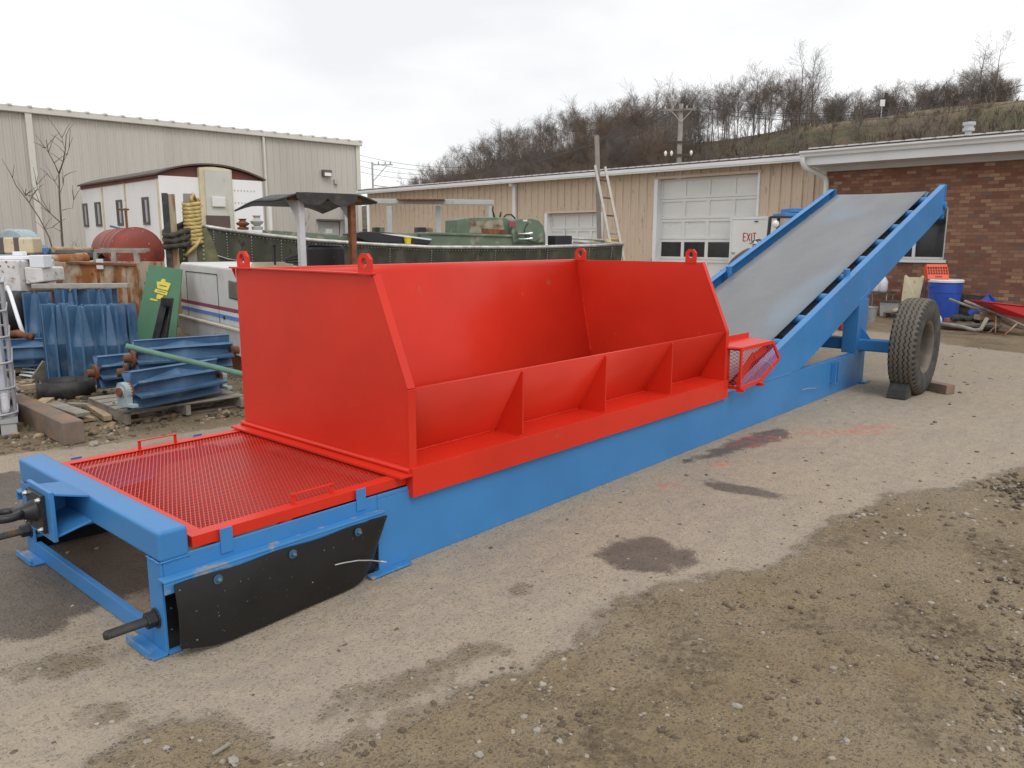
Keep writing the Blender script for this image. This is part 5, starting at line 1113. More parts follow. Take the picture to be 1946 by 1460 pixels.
for i, pl in enumerate([[(303,541),(317,544),(316,546),(303,543)], [(299,552),(315,556),(315,557.5),(299,553.5)]]): mb = MB(); mb.prism([onb(x, y, .0055) for x, y in pl], nb_*.001); mb.build('emblem_line', M['green_board'], t, fix=True)
# black steel channel leaning on it
t = MB(); a, b = DP(322, 566, 9.95), DP(297, 668, 9.75); b[2] = .02; sdd = np.cross(b-a, VH); sdd /= np.linalg.norm(sdd)
t.bar(a, b, .10, .012, up=VH); t.bar(a+sdd*.05-VH*.03, b+sdd*.05-VH*.03, .012, .07, up=VH); t.bar(a-sdd*.05-VH*.03, b-sdd*.05-VH*.03, .012, .07, up=VH); t.bar(DP(313, 572, 9.85), gr(DP(277, 664, 9.75)), .085, .03, up=VH); t.obox(DP(317, 574, 9.8), sdd*.06, VH*.03, ZV*.05)
solo(t, 'steel_channel', M['black_steel'], 'black steel channel leaning on the green board', 'steel channel', bevel=.003)
# --- white road roller with canopy
LD = vp(-220); XD = np.array([LD[1], -LD[0], 0.]); R0 = gr(DP(461, 628, 9.4))
def onr(px, py, off=0.): return PLN(px, py, R0-XD*off, XD)
sL = float((onr(341, 560)-R0)@LD); sD = 1.9
ro = thing('road_roller', R0+LD*.2+XD*.45, 'white canopied road roller with maroon and blue stripes behind the hopper', 'road roller')
def rb(s, x, z): return R0+LD*s+XD*x+ZV*z
zc = lambda px, py: float(onr(px, py)[2])
z_ct = (zc(337, 596)+zc(461, 627))/2; z_cb = (zc(340, 635)+zc(460, 675))/2; z_h = zc(345, 499); WR = .95
hood = MB(); s1 = sL-.02; prof = [(s1, z_ct), (s1-.02, z_h-.08), (s1-.06, z_h-.02), (s1-.12, z_h), (-1.0, z_h-.03), (-1.05, z_ct)]
hood.prism([rb(s, .012, z) for s, z in prof], XD*(WR-.03)); hd = hood.build('hood', M['roller_white'], ro, bevel=.03, seg=3, fix=True)
ch = MB(); ch.prism([rb(sL+.03, -.03, z_ct+.004), rb(-1.35, -.03, z_ct+.004), rb(-1.35, -.03, z_cb-.04), rb(-.2, -.03, z_cb-.04), rb(.5, -.03, z_cb-.0), rb(sL-.1, -.03, z_cb+.05), rb(sL+.03, -.03, z_cb+.12)], XD*(WR+.03)); ch.build('chassis', M['roller_grey'], ro, bevel=.012, fix=True)
mb = MB(); mb.prism([rb(sL+.03, -.032, z_ct+.001), rb(-1.35, -.032, z_ct+.001), rb(-1.35, -.032, z_ct-.02), rb(sL+.03, -.032, z_ct-.02)], -XD*.02); mb.build('running_board', M['cream'], ro, fix=True)
def panel(pxs, off=-.004, th=.004):
    mb = MB(); mb.prism([onr(x, y, off*-1-.0+.0) for x, y in pxs], -XD*th); return mb
def zl(a, b, c, d, name, m, off=.0045):
    mb = MB(); s0_, s1_ = sL-.035, -.9; z0, z1 = a, b
    mb.prism([rb(s0_, .012, z0), rb(s1_, .012, z0), rb(s1_, .012, z1), rb(s0_, .012, z1)], -XD*off); mb.build(name, m, hd, fix=True)
zm = (zc(340, 566)+zc(455, 591))/2; hst = abs(zc(400, 579)-zc(400, 586))
zl(zm, zm-hst, 0, 0, 'stripe', M['maroon']); zl(zm-hst, zm-2*hst, 0, 0, 'stripe', M['trim_white']); zl(zm-2*hst, zm-3*hst, 0, 0, 'stripe', M['stripe_blue'])
for px in (355, 413):
    s_ = float((onr(px, 560)-R0)@LD); mb = MB(); mb.prism([rb(s_-.003, .012, z_ct+.02), rb(s_+.003, .012, z_ct+.02), rb(s_+.003, .012, z_h-.12), rb(s_-.003, .012, z_h-.12)], -XD*.0058); mb.build('panel_seam', M['black_steel'], hd, fix=True)
s_a, s_b = float((onr(355, 560)-R0)@LD), float((onr(413, 560)-R0)@LD); mb = MB(); mb.prism([rb(s_b, .012, z_h-.125), rb(s_a, .012, z_h-.125), rb(s_a, .012, z_h-.113), rb(s_b, .012, z_h-.113)], -XD*.0062); mb.build('panel_seam', M['black_steel'], hd, fix=True)
s_a = float((onr(434, 560)-R0)@LD); mb = MB(); q = [(434, 533), (434, 567), (475, 578), (475, 549)]; mb.prism([onr(x, y)+XD*.010 for x, y in q], -XD*.004); gl = mb.build('grille', M['black_steel'], hd, fix=True)
mb = MB(); z0g, z1g = zc(434, 566), zc(434, 534); expanded(mb, rb(s_a, .003, z0g), -LD, ZV, [(0, 0), (.42, 0), (.42, z1g-z0g), (0, z1g-z0g)], .018, .018, .006, .003, -XD); mb.build('grille_mesh', M['alu'], gl)
letters('770', onr(451.5, 588)+XD*.006, -LD, ZV, -XD, .085, .016).build('number', M['maroon'], hd)
mb = MB(); q = onr(425, 604); mb.obox(q+XD*.008, LD*.03, XD*.004, ZV*.022); mb.build('latch', M['black_steel'], hd)
mb = MB(); c = rb(.25, .06, .36); mb.cyl(rb(.55, .10, .37), rb(.55, WR-.10, .37), .37, 40); mb.build('rear_drum', M['rust'], ro, auto=40); mb = MB(); mb.cyl(rb(-1.2, .10, .37), rb(-1.2, WR-.10, .37), .37, 40); mb.build('front_drum', M['rust'], ro, auto=40)
# ROPS posts and canopy
pa_ = lambda px, x: None
def post_at(px, x):      # s where the column px crosses depth x inside the machine
    q = PLN(px, 480, R0+XD*x, XD); return float((q-R0)@LD)
sA = post_at(574, .10); xB = .10
for xx in np.linspace(.3, 2.0, 200):
    if abs(post_at(672, xx)-sA) < .02: xB = xx; break
zcan = float(PLN(574, 372, rb(sA, .1, 0), XD)[2])
for (x, m, k) in ((.10, 'roller_grey', .045), (xB, 'rust', .045)):
    mb = MB(); mb.bar(rb(sA, x, z_ct-.1), rb(sA, x, zcan-.01), .085, .06, up=XD); mb.build('canopy_post', M[m], ro, bevel=.006)
    mb = MB(); mb.prism([rb(sA-.17, x-.01, z_ct), rb(sA+.04, x-.01, z_ct), rb(sA+.04, x-.01, z_ct+.22), rb(sA-.05, x-.01, z_ct+.22)], XD*.02); mb.build('post_gusset', M['roller_grey'], ro, fix=True)
mb = MB(); mb.bar(rb(sA, -.02, zcan-.02), rb(sA, xB+.10, zcan-.02), .09, .05); mb.build('canopy_beam', M['rust'], ro, bevel=.004)
for x in (.10, xB):
    mb = MB(); mb.prism([rb(sA+.02, x-.012, zcan-.03), rb(sA+.32, x-.012, zcan-.03), rb(sA+.02, x-.012, zcan-.26)], XD*.024)
    mb.build('canopy_bracket', M['roller_grey'], ro, fix=True)
rows = []
sC0, sC1 = sA-.10, sA+1.25
for i in range(17):
    s = sC0+(sC1-sC0)*i/16; fs = (i/16); row = []
    for j in range(17):
        x = -.14+(xB+.40)*j/16; e = abs(j/8-1); z = zcan+.035-.10*max(0, e-.55)**1.4*2.2-.12*max(0, fs-.55)**1.5*2.0-.03*math.sin(fs*9)*.2
        row.append(rb(s, x, z))
    rows.append(row)
mb = MB(); mb.grid(rows); cpy = mb.build('canopy', M['old_rubber'], ro, smooth=True); sm = cpy.modifiers.new('t', 'SOLIDIFY'); sm.thickness = .02
mb = MB(); n_ = 24; up_ = []; lo_ = []
for i in range(n_+1):
    f = i/n_; x = .02+(xB)*f; up_.append(rb(sC0-.012, x, zcan+.03)); lo_.append(rb(sC0-.012, x, zcan-.02-.075*abs(math.sin(f*math.pi*2))**.8*(1 if .02 < f < .98 else 0)))
mb.prism(up_+lo_[::-1], LD*.01); mb.build('canopy_valance', M['old_rubber'], ro, fix=True)
mb = MB(); sS = post_at(618, .5)
mb.obox(rb(sS, .5, z_h+.06), LD*.05, XD*.22, ZV*.20); st_ = mb.build('seat', M['black_rubber'], ro, bevel=.045, seg=3); mb = MB(); mb.obox(rb(sS+.26, .5, z_h-.12), LD*.22, XD*.22, ZV*.05); mb.build('seat_cushion', M['black_rubber'], st_, bevel=.03, seg=3)
sW = post_at(596, .45); cW = rb(sW+.35, .45, z_h+.10); mb = MB(); tl2 = LD*.25+ZV*.97; e1 = XD; e2 = np.cross(tl2, e1); mb.tube([cW+(e1*math.cos(a)+e2*math.sin(a))*.18 for a in np.linspace(0, 6.283, 33)[:-1]], .013, 8, closed=True)
for a in (.5, 2.6, 4.7): mb.cyl(cW, cW+(e1*math.cos(a)+e2*math.sin(a))*.18, .009, 6)
mb.cyl(cW, cW-tl2*.35, .022, 8); mb.build('steering_wheel', M['black_steel'], ro, smooth=True)
mb = MB(); mb.prism([rb(sW+.55, .02, z_h-.25), rb(sW+1.0, .02, z_h-.25), rb(sW+.75, .02, z_h+.07)], XD*.5); mb.build('dash_cowl', M['cream'], ro, bevel=.02, fix=True); mb = MB(); q = DP(521, 470, 8.9); mb.cyl(q, q-ZV*.2, .012, 8); mb.lathe([(0, 0), (.022, .012), (.024, .03), (0, .05)], q-ZV*.01, ZV, 10); mb.build('control_lever', M['black_steel'], ro)
# --- rusty bin, tank, crate, drums, tank far left
a, b = gr(DP(85, 560, 10.9)), gr(DP(263, 560, 10.9)); zb = DP(200, 500, 10.9)[2]
t = thing('rusty_bin', (a+b)/2+VH*.5, 'rust streaked open steel bin behind the standing pulleys', 'steel bin'); n_ = VH; u_ = RH; Lb = float((b-a)@u_)
for (nm, m, s0_, s1_) in (('front_sheet', 'rusty_tan', 0, .36), ('front_panel', 'rust_orange', .36, Lb)):
    mb = MB(); mb.prism([a+u_*s0_, a+u_*s1_, a+u_*s1_+ZV*zb, a+u_*s0_+ZV*(zb+(.05 if s0_ == 0 else 0))], n_*.02); mb.build(nm, M[m], t, fix=True)
mb = MB(); mb.obox(a+u_*Lb/2+n_*.9+ZV*zb/2, u_*Lb/2, n_*.012, ZV*zb/2); mb.obox(a+u_*.01+n_*.46+ZV*zb/2, u_*.012, n_*.435, ZV*zb/2); mb.obox(b-u_*.01+n_*.46+ZV*zb/2, u_*.012, n_*.435, ZV*zb/2); mb.build('bin_walls', M['rust_orange'], t)
mb = MB(); mb.bar(a+u_*.36-n_*.012+ZV*(zb+.005), b-n_*.012+ZV*(zb-.02), .06, .03); mb.build('rim', M['rust'], t)
for px in (190, 245): c = DP(px, 520, 10.88); mb = MB(); mb.bar(gr(c)-n_*.02, gr(c)-n_*.02+ZV*(zb-.04), .06, .04); mb.build('stiffener', M['rusty_tan'], t)
c = DP(190, 502, 10.8); mb = MB(); mb.obox(c, u_*.045, n_*.012, ZV*.07); mb.cyl(c-n_*.013+ZV*.035, c-n_*.016+ZV*.035, .018, 10); mb.build('lifting_plate', M['white_dirty'], t)
# slatted crate standing in the bin
cr_ = thing('slat_crate', DP(228, 505, 11.4), 'weathered grey slatted crate standing in the rusty bin before the red tank', 'crate')
def dpv(px, py, d): return DP(px, py, d)
for (x0, y0, x1, y1, w) in ((180, 477.5, 276, 477.5, .055), (182, 479, 182, 508, .05), (217, 481, 217, 505, .07), (259, 481, 262, 508, .07), (182, 503, 275, 503, .05)):
    mb = MB(); mb.bar(dpv(x0, y0, 11.3), dpv(x1, y1, 11.3), w, .05, up=VH); mb.build('slat', M['wood_grey'], cr_, bevel=.004)
for (x0, y0, x1, y1) in ((190, 474.5, 284, 475.5), (190, 500, 284, 500)): mb = MB(); mb.bar(dpv(x0, y0, 11.9), dpv(x1, y1, 11.9), .05, .05, up=VH); mb.build('back_slat', M['wood_grey'], cr_, bevel=.004)
# red tank
tc_ = DP(261, 481, 13.2); LDt = vp(-100); tr_r = .42; tk = thing('storage_tank', gr(tc_)+LDt*.8, 'rusty red cylindrical tank lying behind the slatted crate', 'tank')
prf = [(0, -.10), (.12, -.097), (.25, -.08), (.35, -.045), (.405, -.01), (.432, -.005), (.432, .025), (.42, .03), (.42, .5), (.428, .502), (.428, .53), (.42, .532), (.42, .9), (.428, .902), (.428, .93), (.42, .932), (.42, 2.1), (.35, 2.22), (.2, 2.28), (0, 2.3)]
mb = MB(); mb.lathe(prf, tc_, LDt, 40); mb.build('shell', M['tank_red'], tk, auto=40)
mb = MB(); q = tc_+LDt*.75+ZV*.40; mb.cyl(q, q+ZV*.36, .022, 8); mb.cyl(q+ZV*.34-RH*.11, q+ZV*.34+RH*.06, .016, 8); mb.build('fill_pipe', M['rust'], tk, auto=40)
mb = MB(); q = tc_+LDt*1.15+ZV*.40; mb.bar(q, q-RH*.22+ZV*.06, .05, .035); mb.build('valve_handle', M['blue_dull'], tk)
for s_ in (.2, 1.3):
    mb = MB(); q = gr(tc_+LDt*s_); XDt = np.cross(LDt, ZV); mb.obox(q+ZV*(tc_[2]-.36)/2, LDt*.06, XDt*.3, ZV*(tc_[2]-.36)/2); mb.build('cradle', M['rust'], tk)
# white machinery at the far left, long white pipe, black cylinder, roll bundle, logs
q0 = gr(DP(-70, 600, 9.9)); wm = thing('white_machine', q0+RH*.7, 'white painted machine housing with rust flecks at the left edge', 'machine')
zt1 = DP(20, 494, 9.9)[2]; zb1 = DP(20, 556, 9.9)[2]; wl1 = float((gr(DP(45, 500, 9.9))-q0)@RH); wl2 = float((gr(DP(80, 500, 9.9))-q0)@RH)
mb = MB(); mb.prism([q0+ZV*zb1, q0+RH*wl1+ZV*zb1, q0+RH*wl1+ZV*(zt1-.02), q0+RH*(wl1-.02)+ZV*zt1, q0+ZV*zt1], VH*.8); mb.build('housing', M['white_dirty'], wm, bevel=.02, fix=True)
mb = MB(); mb.prism([q0+RH*(wl1+.006)+VH*.10+ZV*(zb1+.1), q0+RH*wl2+VH*.10+ZV*(zb1+.13), q0+RH*wl2+VH*.10+ZV*(zt1-.10), q0+RH*(wl1+.006)+VH*.10+ZV*(zt1-.09)], VH*.5); mb.build('side_box', M['white_dirty'], wm, bevel=.015, fix=True)
mb = MB(); mb.obox(q0+RH*(wl1-.1)+VH*.3+ZV*(zt1+.025), RH*.25, VH*.12, ZV*.024); mb.obox(q0+RH*(wl1-.15)+VH*.3+ZV*(zt1+.075), RH*.06, VH*.06, ZV*.026); mb.build('top_fitting', M['plastic_white'], wm, bevel=.01)
mb = MB(); mb.obox(q0+RH*(wl2-.06)+VH*.2+ZV*(zt1-.02), RH*.09, VH*.1, ZV*.08); mb.build('top_box', M['plastic_white'], wm, bevel=.01)
for i in range(4): mb = MB(); mb.obox(q0+RH*(wl1*.3+.45*i-.3)+VH*.4+ZV*zb1/2, RH*.04, VH*.3, ZV*(zb1/2-.002)); mb.build('leg', M['rust'], wm)
p0_, p1_ = DP(-10, 590, 9.5), DP(56, 588, 9.7); mb = MB(); rr_ = abs(DP(0, 555, 9.5)[2]-DP(0, 628, 9.5)[2])/2; mb.lathe([(0, 0), (rr_*.7, .01), (rr_, .06), (rr_, 1.0)], p1_-ZV*0, -RH, 28); o = solo(mb, 'black_tank', M['tank_black'], 'black plastic cylinder lying under the white machine', 'tank', auto=40)
mb = MB(); mb.tube([DP(14, 545, 9.3), DP(20, 560, 9.2), DP(34, 605, 9.0), DP(44, 634, 8.95)], .022, 10); solo(mb, 'white_hose', M['plastic_white'], 'pale stiff hose hanging in front of the black cylinder', 'hose', smooth=True)
a, b = DP(20, 634, 8.9), DP(62, 640, 8.9); mb = MB(); mb.tube([a, a*.7+b*.3+ZV*.015, a*.4+b*.6, b], [.03, .042, .034, .045], 10); solo(mb, 'old_fitting', M['rust'], 'rusty pipe fitting beside the standing pulleys', 'pipe fitting', smooth=True)
a, b = DP(62, 496, 11.6), DP(166, 491, 12.4); mb = MB(); d_ = (b-a)/np.linalg.norm(b-a); mb.lathe([(.0, 0), (.075, .005), (.08, .05), (.08, np.linalg.norm(b-a)*.78), (.088, np.linalg.norm(b-a)*.8), (.088, np.linalg.norm(b-a)-.03), (.06, np.linalg.norm(b-a)), (0, np.linalg.norm(b-a))], a, d_, 20); solo(mb, 'white_cylinder', M['rusty_tan'], 'long rust stained white cylinder lying over the bin edge', 'cylinder', auto=40)
a = DP(-40, 467, 12.6); mb = MB(); d_ = RH*.97+VH*.2; d_ /= np.linalg.norm(d_); t = thing('tarp_bundle', a+RH*.4-ZV*.14, 'pale bundle with two dark straps stacked at the left edge', 'bundle')
mb.obox(a+d_*.43, d_*.43, np.cross(ZV, d_)*.2, ZV*.13); mb.build('bundle', M['cream'], t, bevel=.03, seg=3)
for s_ in (.40, .62): mb = MB(); mb.obox(a+d_*s_, d_*.05, np.cross(ZV, d_)*.203, ZV*.133); mb.build('strap', M['fixture'], t, bevel=.02)
c = DP(18, 462, 14.2); mb = MB(); mb.lathe([(0, 0), (.28, .01), (.30, .06), (.30, .5)], c-ZV*.05, VH, 28); solo(mb, 'rusty_drum', M['bearing'], 'rusty pale blue drum lying behind the strapped bundle', 'drum', auto=40)
for (px, py, lb) in ((100, 475, 'left of two cut logs with pale ends behind the white cylinder'), (138, 477, 'right of two cut logs with pale ends behind the white cylinder')): c = DP(px, py, 14); mb = MB(); mb.cyl(c, c+VH*.6+RH*.1, .055, 12); solo(mb, 'cut_log', M['wood_tan'], lb, 'log', 'cut logs')
for (px, py, d, sx, sy, sz, m, lb) in ((150, 486, 13.2, .5, .3, .10, 'rubble', 'dark heap of scrap behind the white cylinder'), (78, 478, 13.6, .18, .2, .12, 'blue_dull', 'small dark blue scrap casting behind the bundle')):
    mb = MB(); q = np.random.RandomState(int(px)); c = DP(px, py, d)
    V_ = IV*(1+.3*(q.rand(len(IV), 1)-.5)); mb.add([c+RH*v_[0]*sx+VH*v_[1]*sy+ZV*v_[2]*sz for v_ in V_], [tuple(f) for f in IF]); solo(mb, 'scrap_heap', M[m], lb, 'scrap')
# support stack that carries the things behind the bin
c = gr(DP(60, 520, 13)); mb = MB(); mb.obox(c+ZV*.62, RH*1.5, VH*.75, ZV*.62); solo(mb, 'rusty_skip', M['rust'], 'rusty flat topped skip carrying the bundle and cut logs', 'skip', bevel=.02)

# =============== work boat ===============
GW = [(372,431,13.0),(392,431,12.95),(430,437,13.15),(500,446.5,13.5),(600,457,13.9),(700,464,14.3),(820,470,14.75),(1000,470.5,15.4),(1120,467,15.9),(1184,464,16.2)]
gw = [DP(*q) for q in GW]; ba = gr(gw[-1])-gr(gw[1]); ba /= np.linalg.norm(ba); bp = np.cross(ZV, ba)
if bp@VH < 0: bp = -bp
bt = thing('work_boat', gr(gw[5])+bp*.9, 'weathered green riveted metal work boat standing behind the hopper', 'boat')
keel = [.95, .75, .55, .38, .32, .30, .30, .32, .36, .40]; BW = [1.35, 1.75, 1.9, 2., 2., 2., 2., 2., 1.9, 1.7]; inset = [0, -.0, .06, .10, .12, .12, .12, .12, .12, .12]
rows = []
for i, p in enumerate(gw):
    k = gr(p)+bp*inset[i]*2+ZV*keel[i]; m1_ = p*.62+k*.38; m1_ = m1_+bp*.0-ZV*0; far = p+bp*BW[i]; fk = k+bp*(BW[i]-4*inset[i])
    rows.append([p, m1_-bp*.012, k, fk, far])
def lerp_rows(rows, n):
    out = []
    for i in range(len(rows)-1):
        for t_ in range(n): out.append([rows[i][j]*(1-t_/n)+rows[i+1][j]*t_/n for j in range(len(rows[i]))])
    return out+[rows[-1]]
R3 = lerp_rows(rows, 3)
mb = MB(); mb.grid(R3); 
mb.add(rows[-1], [(0, 1, 2, 3, 4)]); hl = mb.build('hull', M['boat_hull'], bt, fix=True, auto=35)
mb = MB(); f0 = rows[0]; mb.add(f0, [(0, 1, 2, 3, 4)]); mb.build('bow_plate', M['boat_bow'], bt)
mb = MB(); mb.tube([p+ZV*.0-bp*.01 for p in gw], .035, 10); mb.build('rub_rail', M['rail_alu'], bt, smooth=True); mb = MB(); mb.tube([p+bp*w_ for p, w_ in zip(gw, BW)], .035, 8); mb.build('rub_rail', M['rail_alu'], bt, smooth=True)
mb = MB(); mb.tube([r[1]-bp*.01 for r in rows[1:4]], .012, 6); mb.build('strake', M['rail_alu'], bt, smooth=True)
mb = MB()
for i in range(len(R3)-1):
    if i < 3: continue
    a, b = R3[i][0], R3[i+1][0]; L = np.linalg.norm(b-a); n_ = int(L/.055)
    for j in range(n_): c = a+(b-a)*j/n_-ZV*.055-bp*.012; mb.obox(c, ba*.006, bp*.006, ZV*.006)
    if i % 2 == 0:
        a, b = R3[i][0]-ZV*.07, R3[i][1]
        for j in range(9): c = a+(b-a)*j/9-bp*.012; mb.obox(c, ba*.007, bp*.006, ZV*.007)
mb.build('rivets', M['rail_alu'], hl)['kind'] = 'stuff'
dk = [[p+bp*.04-ZV*.03, p+bp*(w_-.04)-ZV*.03] for p, w_ in zip(gw, BW)]; mb = MB(); mb.grid(dk, (0, 0, -.03)); mb.build('deck', M['boat_deck'], bt, fix=True)
for p in (rows[2], rows[5], rows[8]):
    mb = MB(); c = gr((p[2]+p[3])/2); h = p[2][2]; mb.obox(c+ZV*h/2, ba*.15, bp*.6, ZV*h/2-ZV*.002); mb.build('keel_block', M['wood_timber'], bt)
def onboat(px, py, off): return PLN(px, py, gw[1]+bp*off, bp)
def bbox(px0, px1, py0, py1, off, dep, name, m, bevel=.015, slope=0):
    a, b = onboat(px0, py1, off), onboat(px1, py1, off); za, zb_ = onboat(px0, py0, off)[2], onboat(px1, py0, off)[2]; zl_ = min(a[2], b[2])-.04
    mb = MB(); a2, b2 = gr(a), gr(b); mb.prism([a2+ZV*zl_, b2+ZV*zl_, b2+ZV*zb_, a2+ZV*za], bp*dep); return mb.build(name, M[m], bt, bevel=bevel, fix=True)
def bpoly(pts, off, dep, name, m, bevel=.012):
    mb = MB(); mb.prism([onboat(x, y, off) for x, y in pts], bp*dep); return mb.build(name, M[m], bt, bevel=bevel, fix=True)
bbox(812, 1037, 446, 470, .45, .9, 'engine_base', 'boat_green'); bpoly([(810,441),(975,447),(975,451),(810,446)], .42, .96, 'base_rim', 'boat_green')
bpoly([(868,446),(868,418),(888,414),(960,413),(970,420),(973,448)], .55, .7, 'engine_cover', 'boat_green'); bpoly([(892,443),(893,421),(955,418),(960,443)], .545, .004, 'cover_panel', 'boat_deck', 0); bpoly([(915,446),(915,434),(960,437),(962,446)], .540, .004, 'peeled_patch', 'rust', 0)
bpoly([(975,462),(973,420),(985,416),(1010,415),(1024,419),(1033,429),(1037,445),(1036,462)], .40, .75, 'engine_hood', 'boat_green', .02); bpoly([(968,431),(968,421),(980,421),(980,431)], .39, .01, 'red_plate', 'maroon', 0); bpoly([(994,421),(994,418),(1002,418),(1002,421)], .396, .003, 'white_plate', 'trim_white', 0)
mb = MB(); c = onboat(1014, 440, .385); P_ = [c+(ba*math.cos(a)+ZV*math.sin(a))*.2 for a in np.linspace(2.2, 5.6, 20)]; mb.tube(P_, .008, 6); mb.build('cover_ring', M['dark_steel'], bt)
for y in (443, 453):
    a, b = onboat(1012, y+1, .36), onboat(977, y+2, .36); d_ = (b-a)/np.linalg.norm(b-a); mb = MB(); mb.lathe([(.0, 0), (.035, .005), (.038, .05), (.02, .09), (.014, .24), (.022, .30), (.05, .345), (.055, .35), (.04, .34), (0, .33)], a, d_, 14); mb.build('air_horn', M['bright_steel'], bt, auto=50)
bpoly([(675,450),(672,444),(690,440),(740,442),(820,456),(818,461),(812,464),(760,463),(700,460)], .35, 1.0, 'dark_hatch', 'tank_black', .01); bpoly([(722,443.5),(760,446),(821,454.5),(818,457),(745,447.5)], .34, 1.02, 'hatch_lid', 'trim_white', .004)
bpoly([(500,445),(500,437),(600,443),(700,452),(700,459),(600,453)], .9, .12, 'deck_coaming', 'boat_green', .008)
for (x0, x1, m) in ((713, 722, 'tank_black'), (722, 731, 'boat_green'), (794, 810, 'tank_black'), (810, 823, 'boat_deck')): bbox(x0, x1, 432, 441, 1.0, .25, 'deck_block', m, .006)
bbox(740, 808, 443, 452, .95, .3, 'deck_box', 'boat_green')
bbox(1055, 1087, 448, 470, .3, .35, 'black_box', 'tank_black', .01); mb = MB(); a = onboat(1076, 449, .45); b = onboat(1075, 434, .45); mb.bar(a, b, .035, .035, up=bp); mb.build('box_stub', M['grey_paint'], bt)
for (px, h0, h1, sc, m) in ((462, 437, 416, .055, 'rust'), (489, 437, 410, .06, 'grey_paint')):
    a = onboat(px, h0, .5); b = onboat(px, h1, .5); hh = b[2]-a[2]; mb = MB(); mb.lathe([(.09, 0), (.10, hh*.2), (.05, hh*.3), (.10, hh*.45), (.115, hh*.6), (.06, hh*.75), (.05, hh*.85), (.075, hh), (0, hh)], gr(a)+ZV*a[2], ZV, 14); mb.build('deck_bollard', M[m], bt, auto=45)
for pts in ([(1080,453),(1110,454),(1150,458)], [(1090,460),(1120,461),(1160,462)]): mb = MB(); mb.tube([onboat(x, y, .6) for x, y in pts], .022, 8); mb.build('deck_pipe', M['rail_alu'], bt, smooth=True)
for (px, py, r_) in ((1140, 459, .17), (1165, 456, .14)): mb = MB(); c = onboat(px, py+3, .8); mb.tube([c+(ba*math.cos(a)+(bp*.5+ZV*.35)*math.sin(a))*r_ for a in np.linspace(0, 6.28, 25)[:-1]], .03, 8, closed=True); mb.build('mooring_rope', M['rope_yellow'], bt, smooth=True)
for pts in ([(940,414),(936,400),(937,392)], [(950,414),(952,403)], [(957,414),(962,408),(972,408),(979,416)]): mb = MB(); mb.tube([onboat(x, y, .8) for x, y in pts], .018, 8); mb.build('exhaust_stub', M['dark_steel'], bt, smooth=True)
mb = MB(); mb.tube([onboat(997, 415, .9), onboat(1000, 390, .9)], .008, 6); mb.build('antenna', M['alu'], bt)
# push knees at the bow
for (x0, x1, y0, m, nm, off, dep) in ((315, 327, 367, 'old_rubber', 'push_knee', -.32, .16), (327, 340, 369, 'wood_piling', 'push_knee', -.30, .18), (356, 374, 368, 'wood_grey', 'push_knee', -.22, .2)):
    a, b = onboat(x0, 480, off), onboat(x1, 480, off); z1_ = onboat((x0+x1)/2, y0, off)[2]; mb = MB(); mb.prism([gr(a)+ZV*.25, gr(b)+ZV*.25, gr(b)+ZV*z1_, gr(a)+ZV*z1_], bp*dep); mb.build(nm, M[m], bt, bevel=.01, fix=True)
bpoly([(340,520),(340,440),(392,433),(404,455),(425,520)], -.12, .1, 'bow_fairing', 'boat_bow', .01)
mb = MB()
for x in (348, 386):
    for j in range(7): c = onboat(x+.3*j, 452+j*8, -.135); mb.obox(c, ba*.012, bp*.01, ZV*.012)
mb.build('bow_rivets', M['rail_alu'], bt)
# ropes on the knees
def wrap(px0, px1, y0, y1, off, dep, turns, r_, m, label, wob=.0, name='rope_coil'):
    a, b = onboat(px0, 420, off), onboat(px1, 420, off); c = (gr(a)+gr(b))/2+bp*dep/2; hw = np.linalg.norm(gr(b)-gr(a))/2; za, zb_ = onboat((px0+px1)/2, y0, off)[2], onboat((px0+px1)/2, y1, off)[2]
    N = int(turns*22); P_ = []; q = random.Random(3)
    for i in range(N+1):
        f = i/N; an = f*turns*2*math.pi; ca, sa = math.cos(an), math.sin(an); k_ = (abs(ca)**3+abs(sa)**3)**(-1/3)
        P_.append(c+ba*(hw+r_)*ca*k_+bp*(dep/2+r_)*sa*k_+ZV*(za+(zb_-za)*f+wob*math.sin(an*1.0+1)*1.0+.15*wob*math.sin(an*2.7)))
    mb = MB(); n = 12
    mb.tube(P_, r_, 10)
    # lay of the strands
    for s_ in range(3):
        Q = []
        for i, p in enumerate(P_):
            t_ = P_[min(i+1, N)]-P_[max(i-1, 0)]; t_ = t_/np.linalg.norm(t_); e1 = np.cross(t_, ZV); e1 /= np.linalg.norm(e1); e2 = np.cross(t_, e1); an = i*.85+s_*2.094; Q.append(p+(e1*math.cos(an)+e2*math.sin(an))*r_*.62)
        mb.tube(Q, r_*.55, 6)
    return solo(mb, name, M[m], label, 'rope', smooth=True)
wrap(356, 376, 382, 462, -.235, .23, 11, .032, 'rope_yellow', 'thick yellow rope wound round the grey bow post of the boat', .03)
wrap(316, 352, 432, 466, -.345, .22, 3, .040, 'rope_dark', 'dark mossy rope wrapped round the two left bow posts', .07)
mb = MB(); mb.tube([onboat(380, 455, -.27), onboat(372, 468, -.28), onboat(360, 478, -.29), onboat(353, 486, -.28)], .028, 8); solo(mb, 'rope_tail', M['rope_yellow'], 'loose slanting tail of the yellow rope below its coil', 'rope', smooth=True)
mb = MB(); mb.tube([onboat(365, 384, -.235), onboat(364, 376, -.24), onboat(367, 369, -.18), onboat(370, 378, -.1)], .028, 8); solo(mb, 'rope_loop', M['rope_yellow'], 'short loop of yellow rope over the top of the grey post', 'rope', smooth=True)
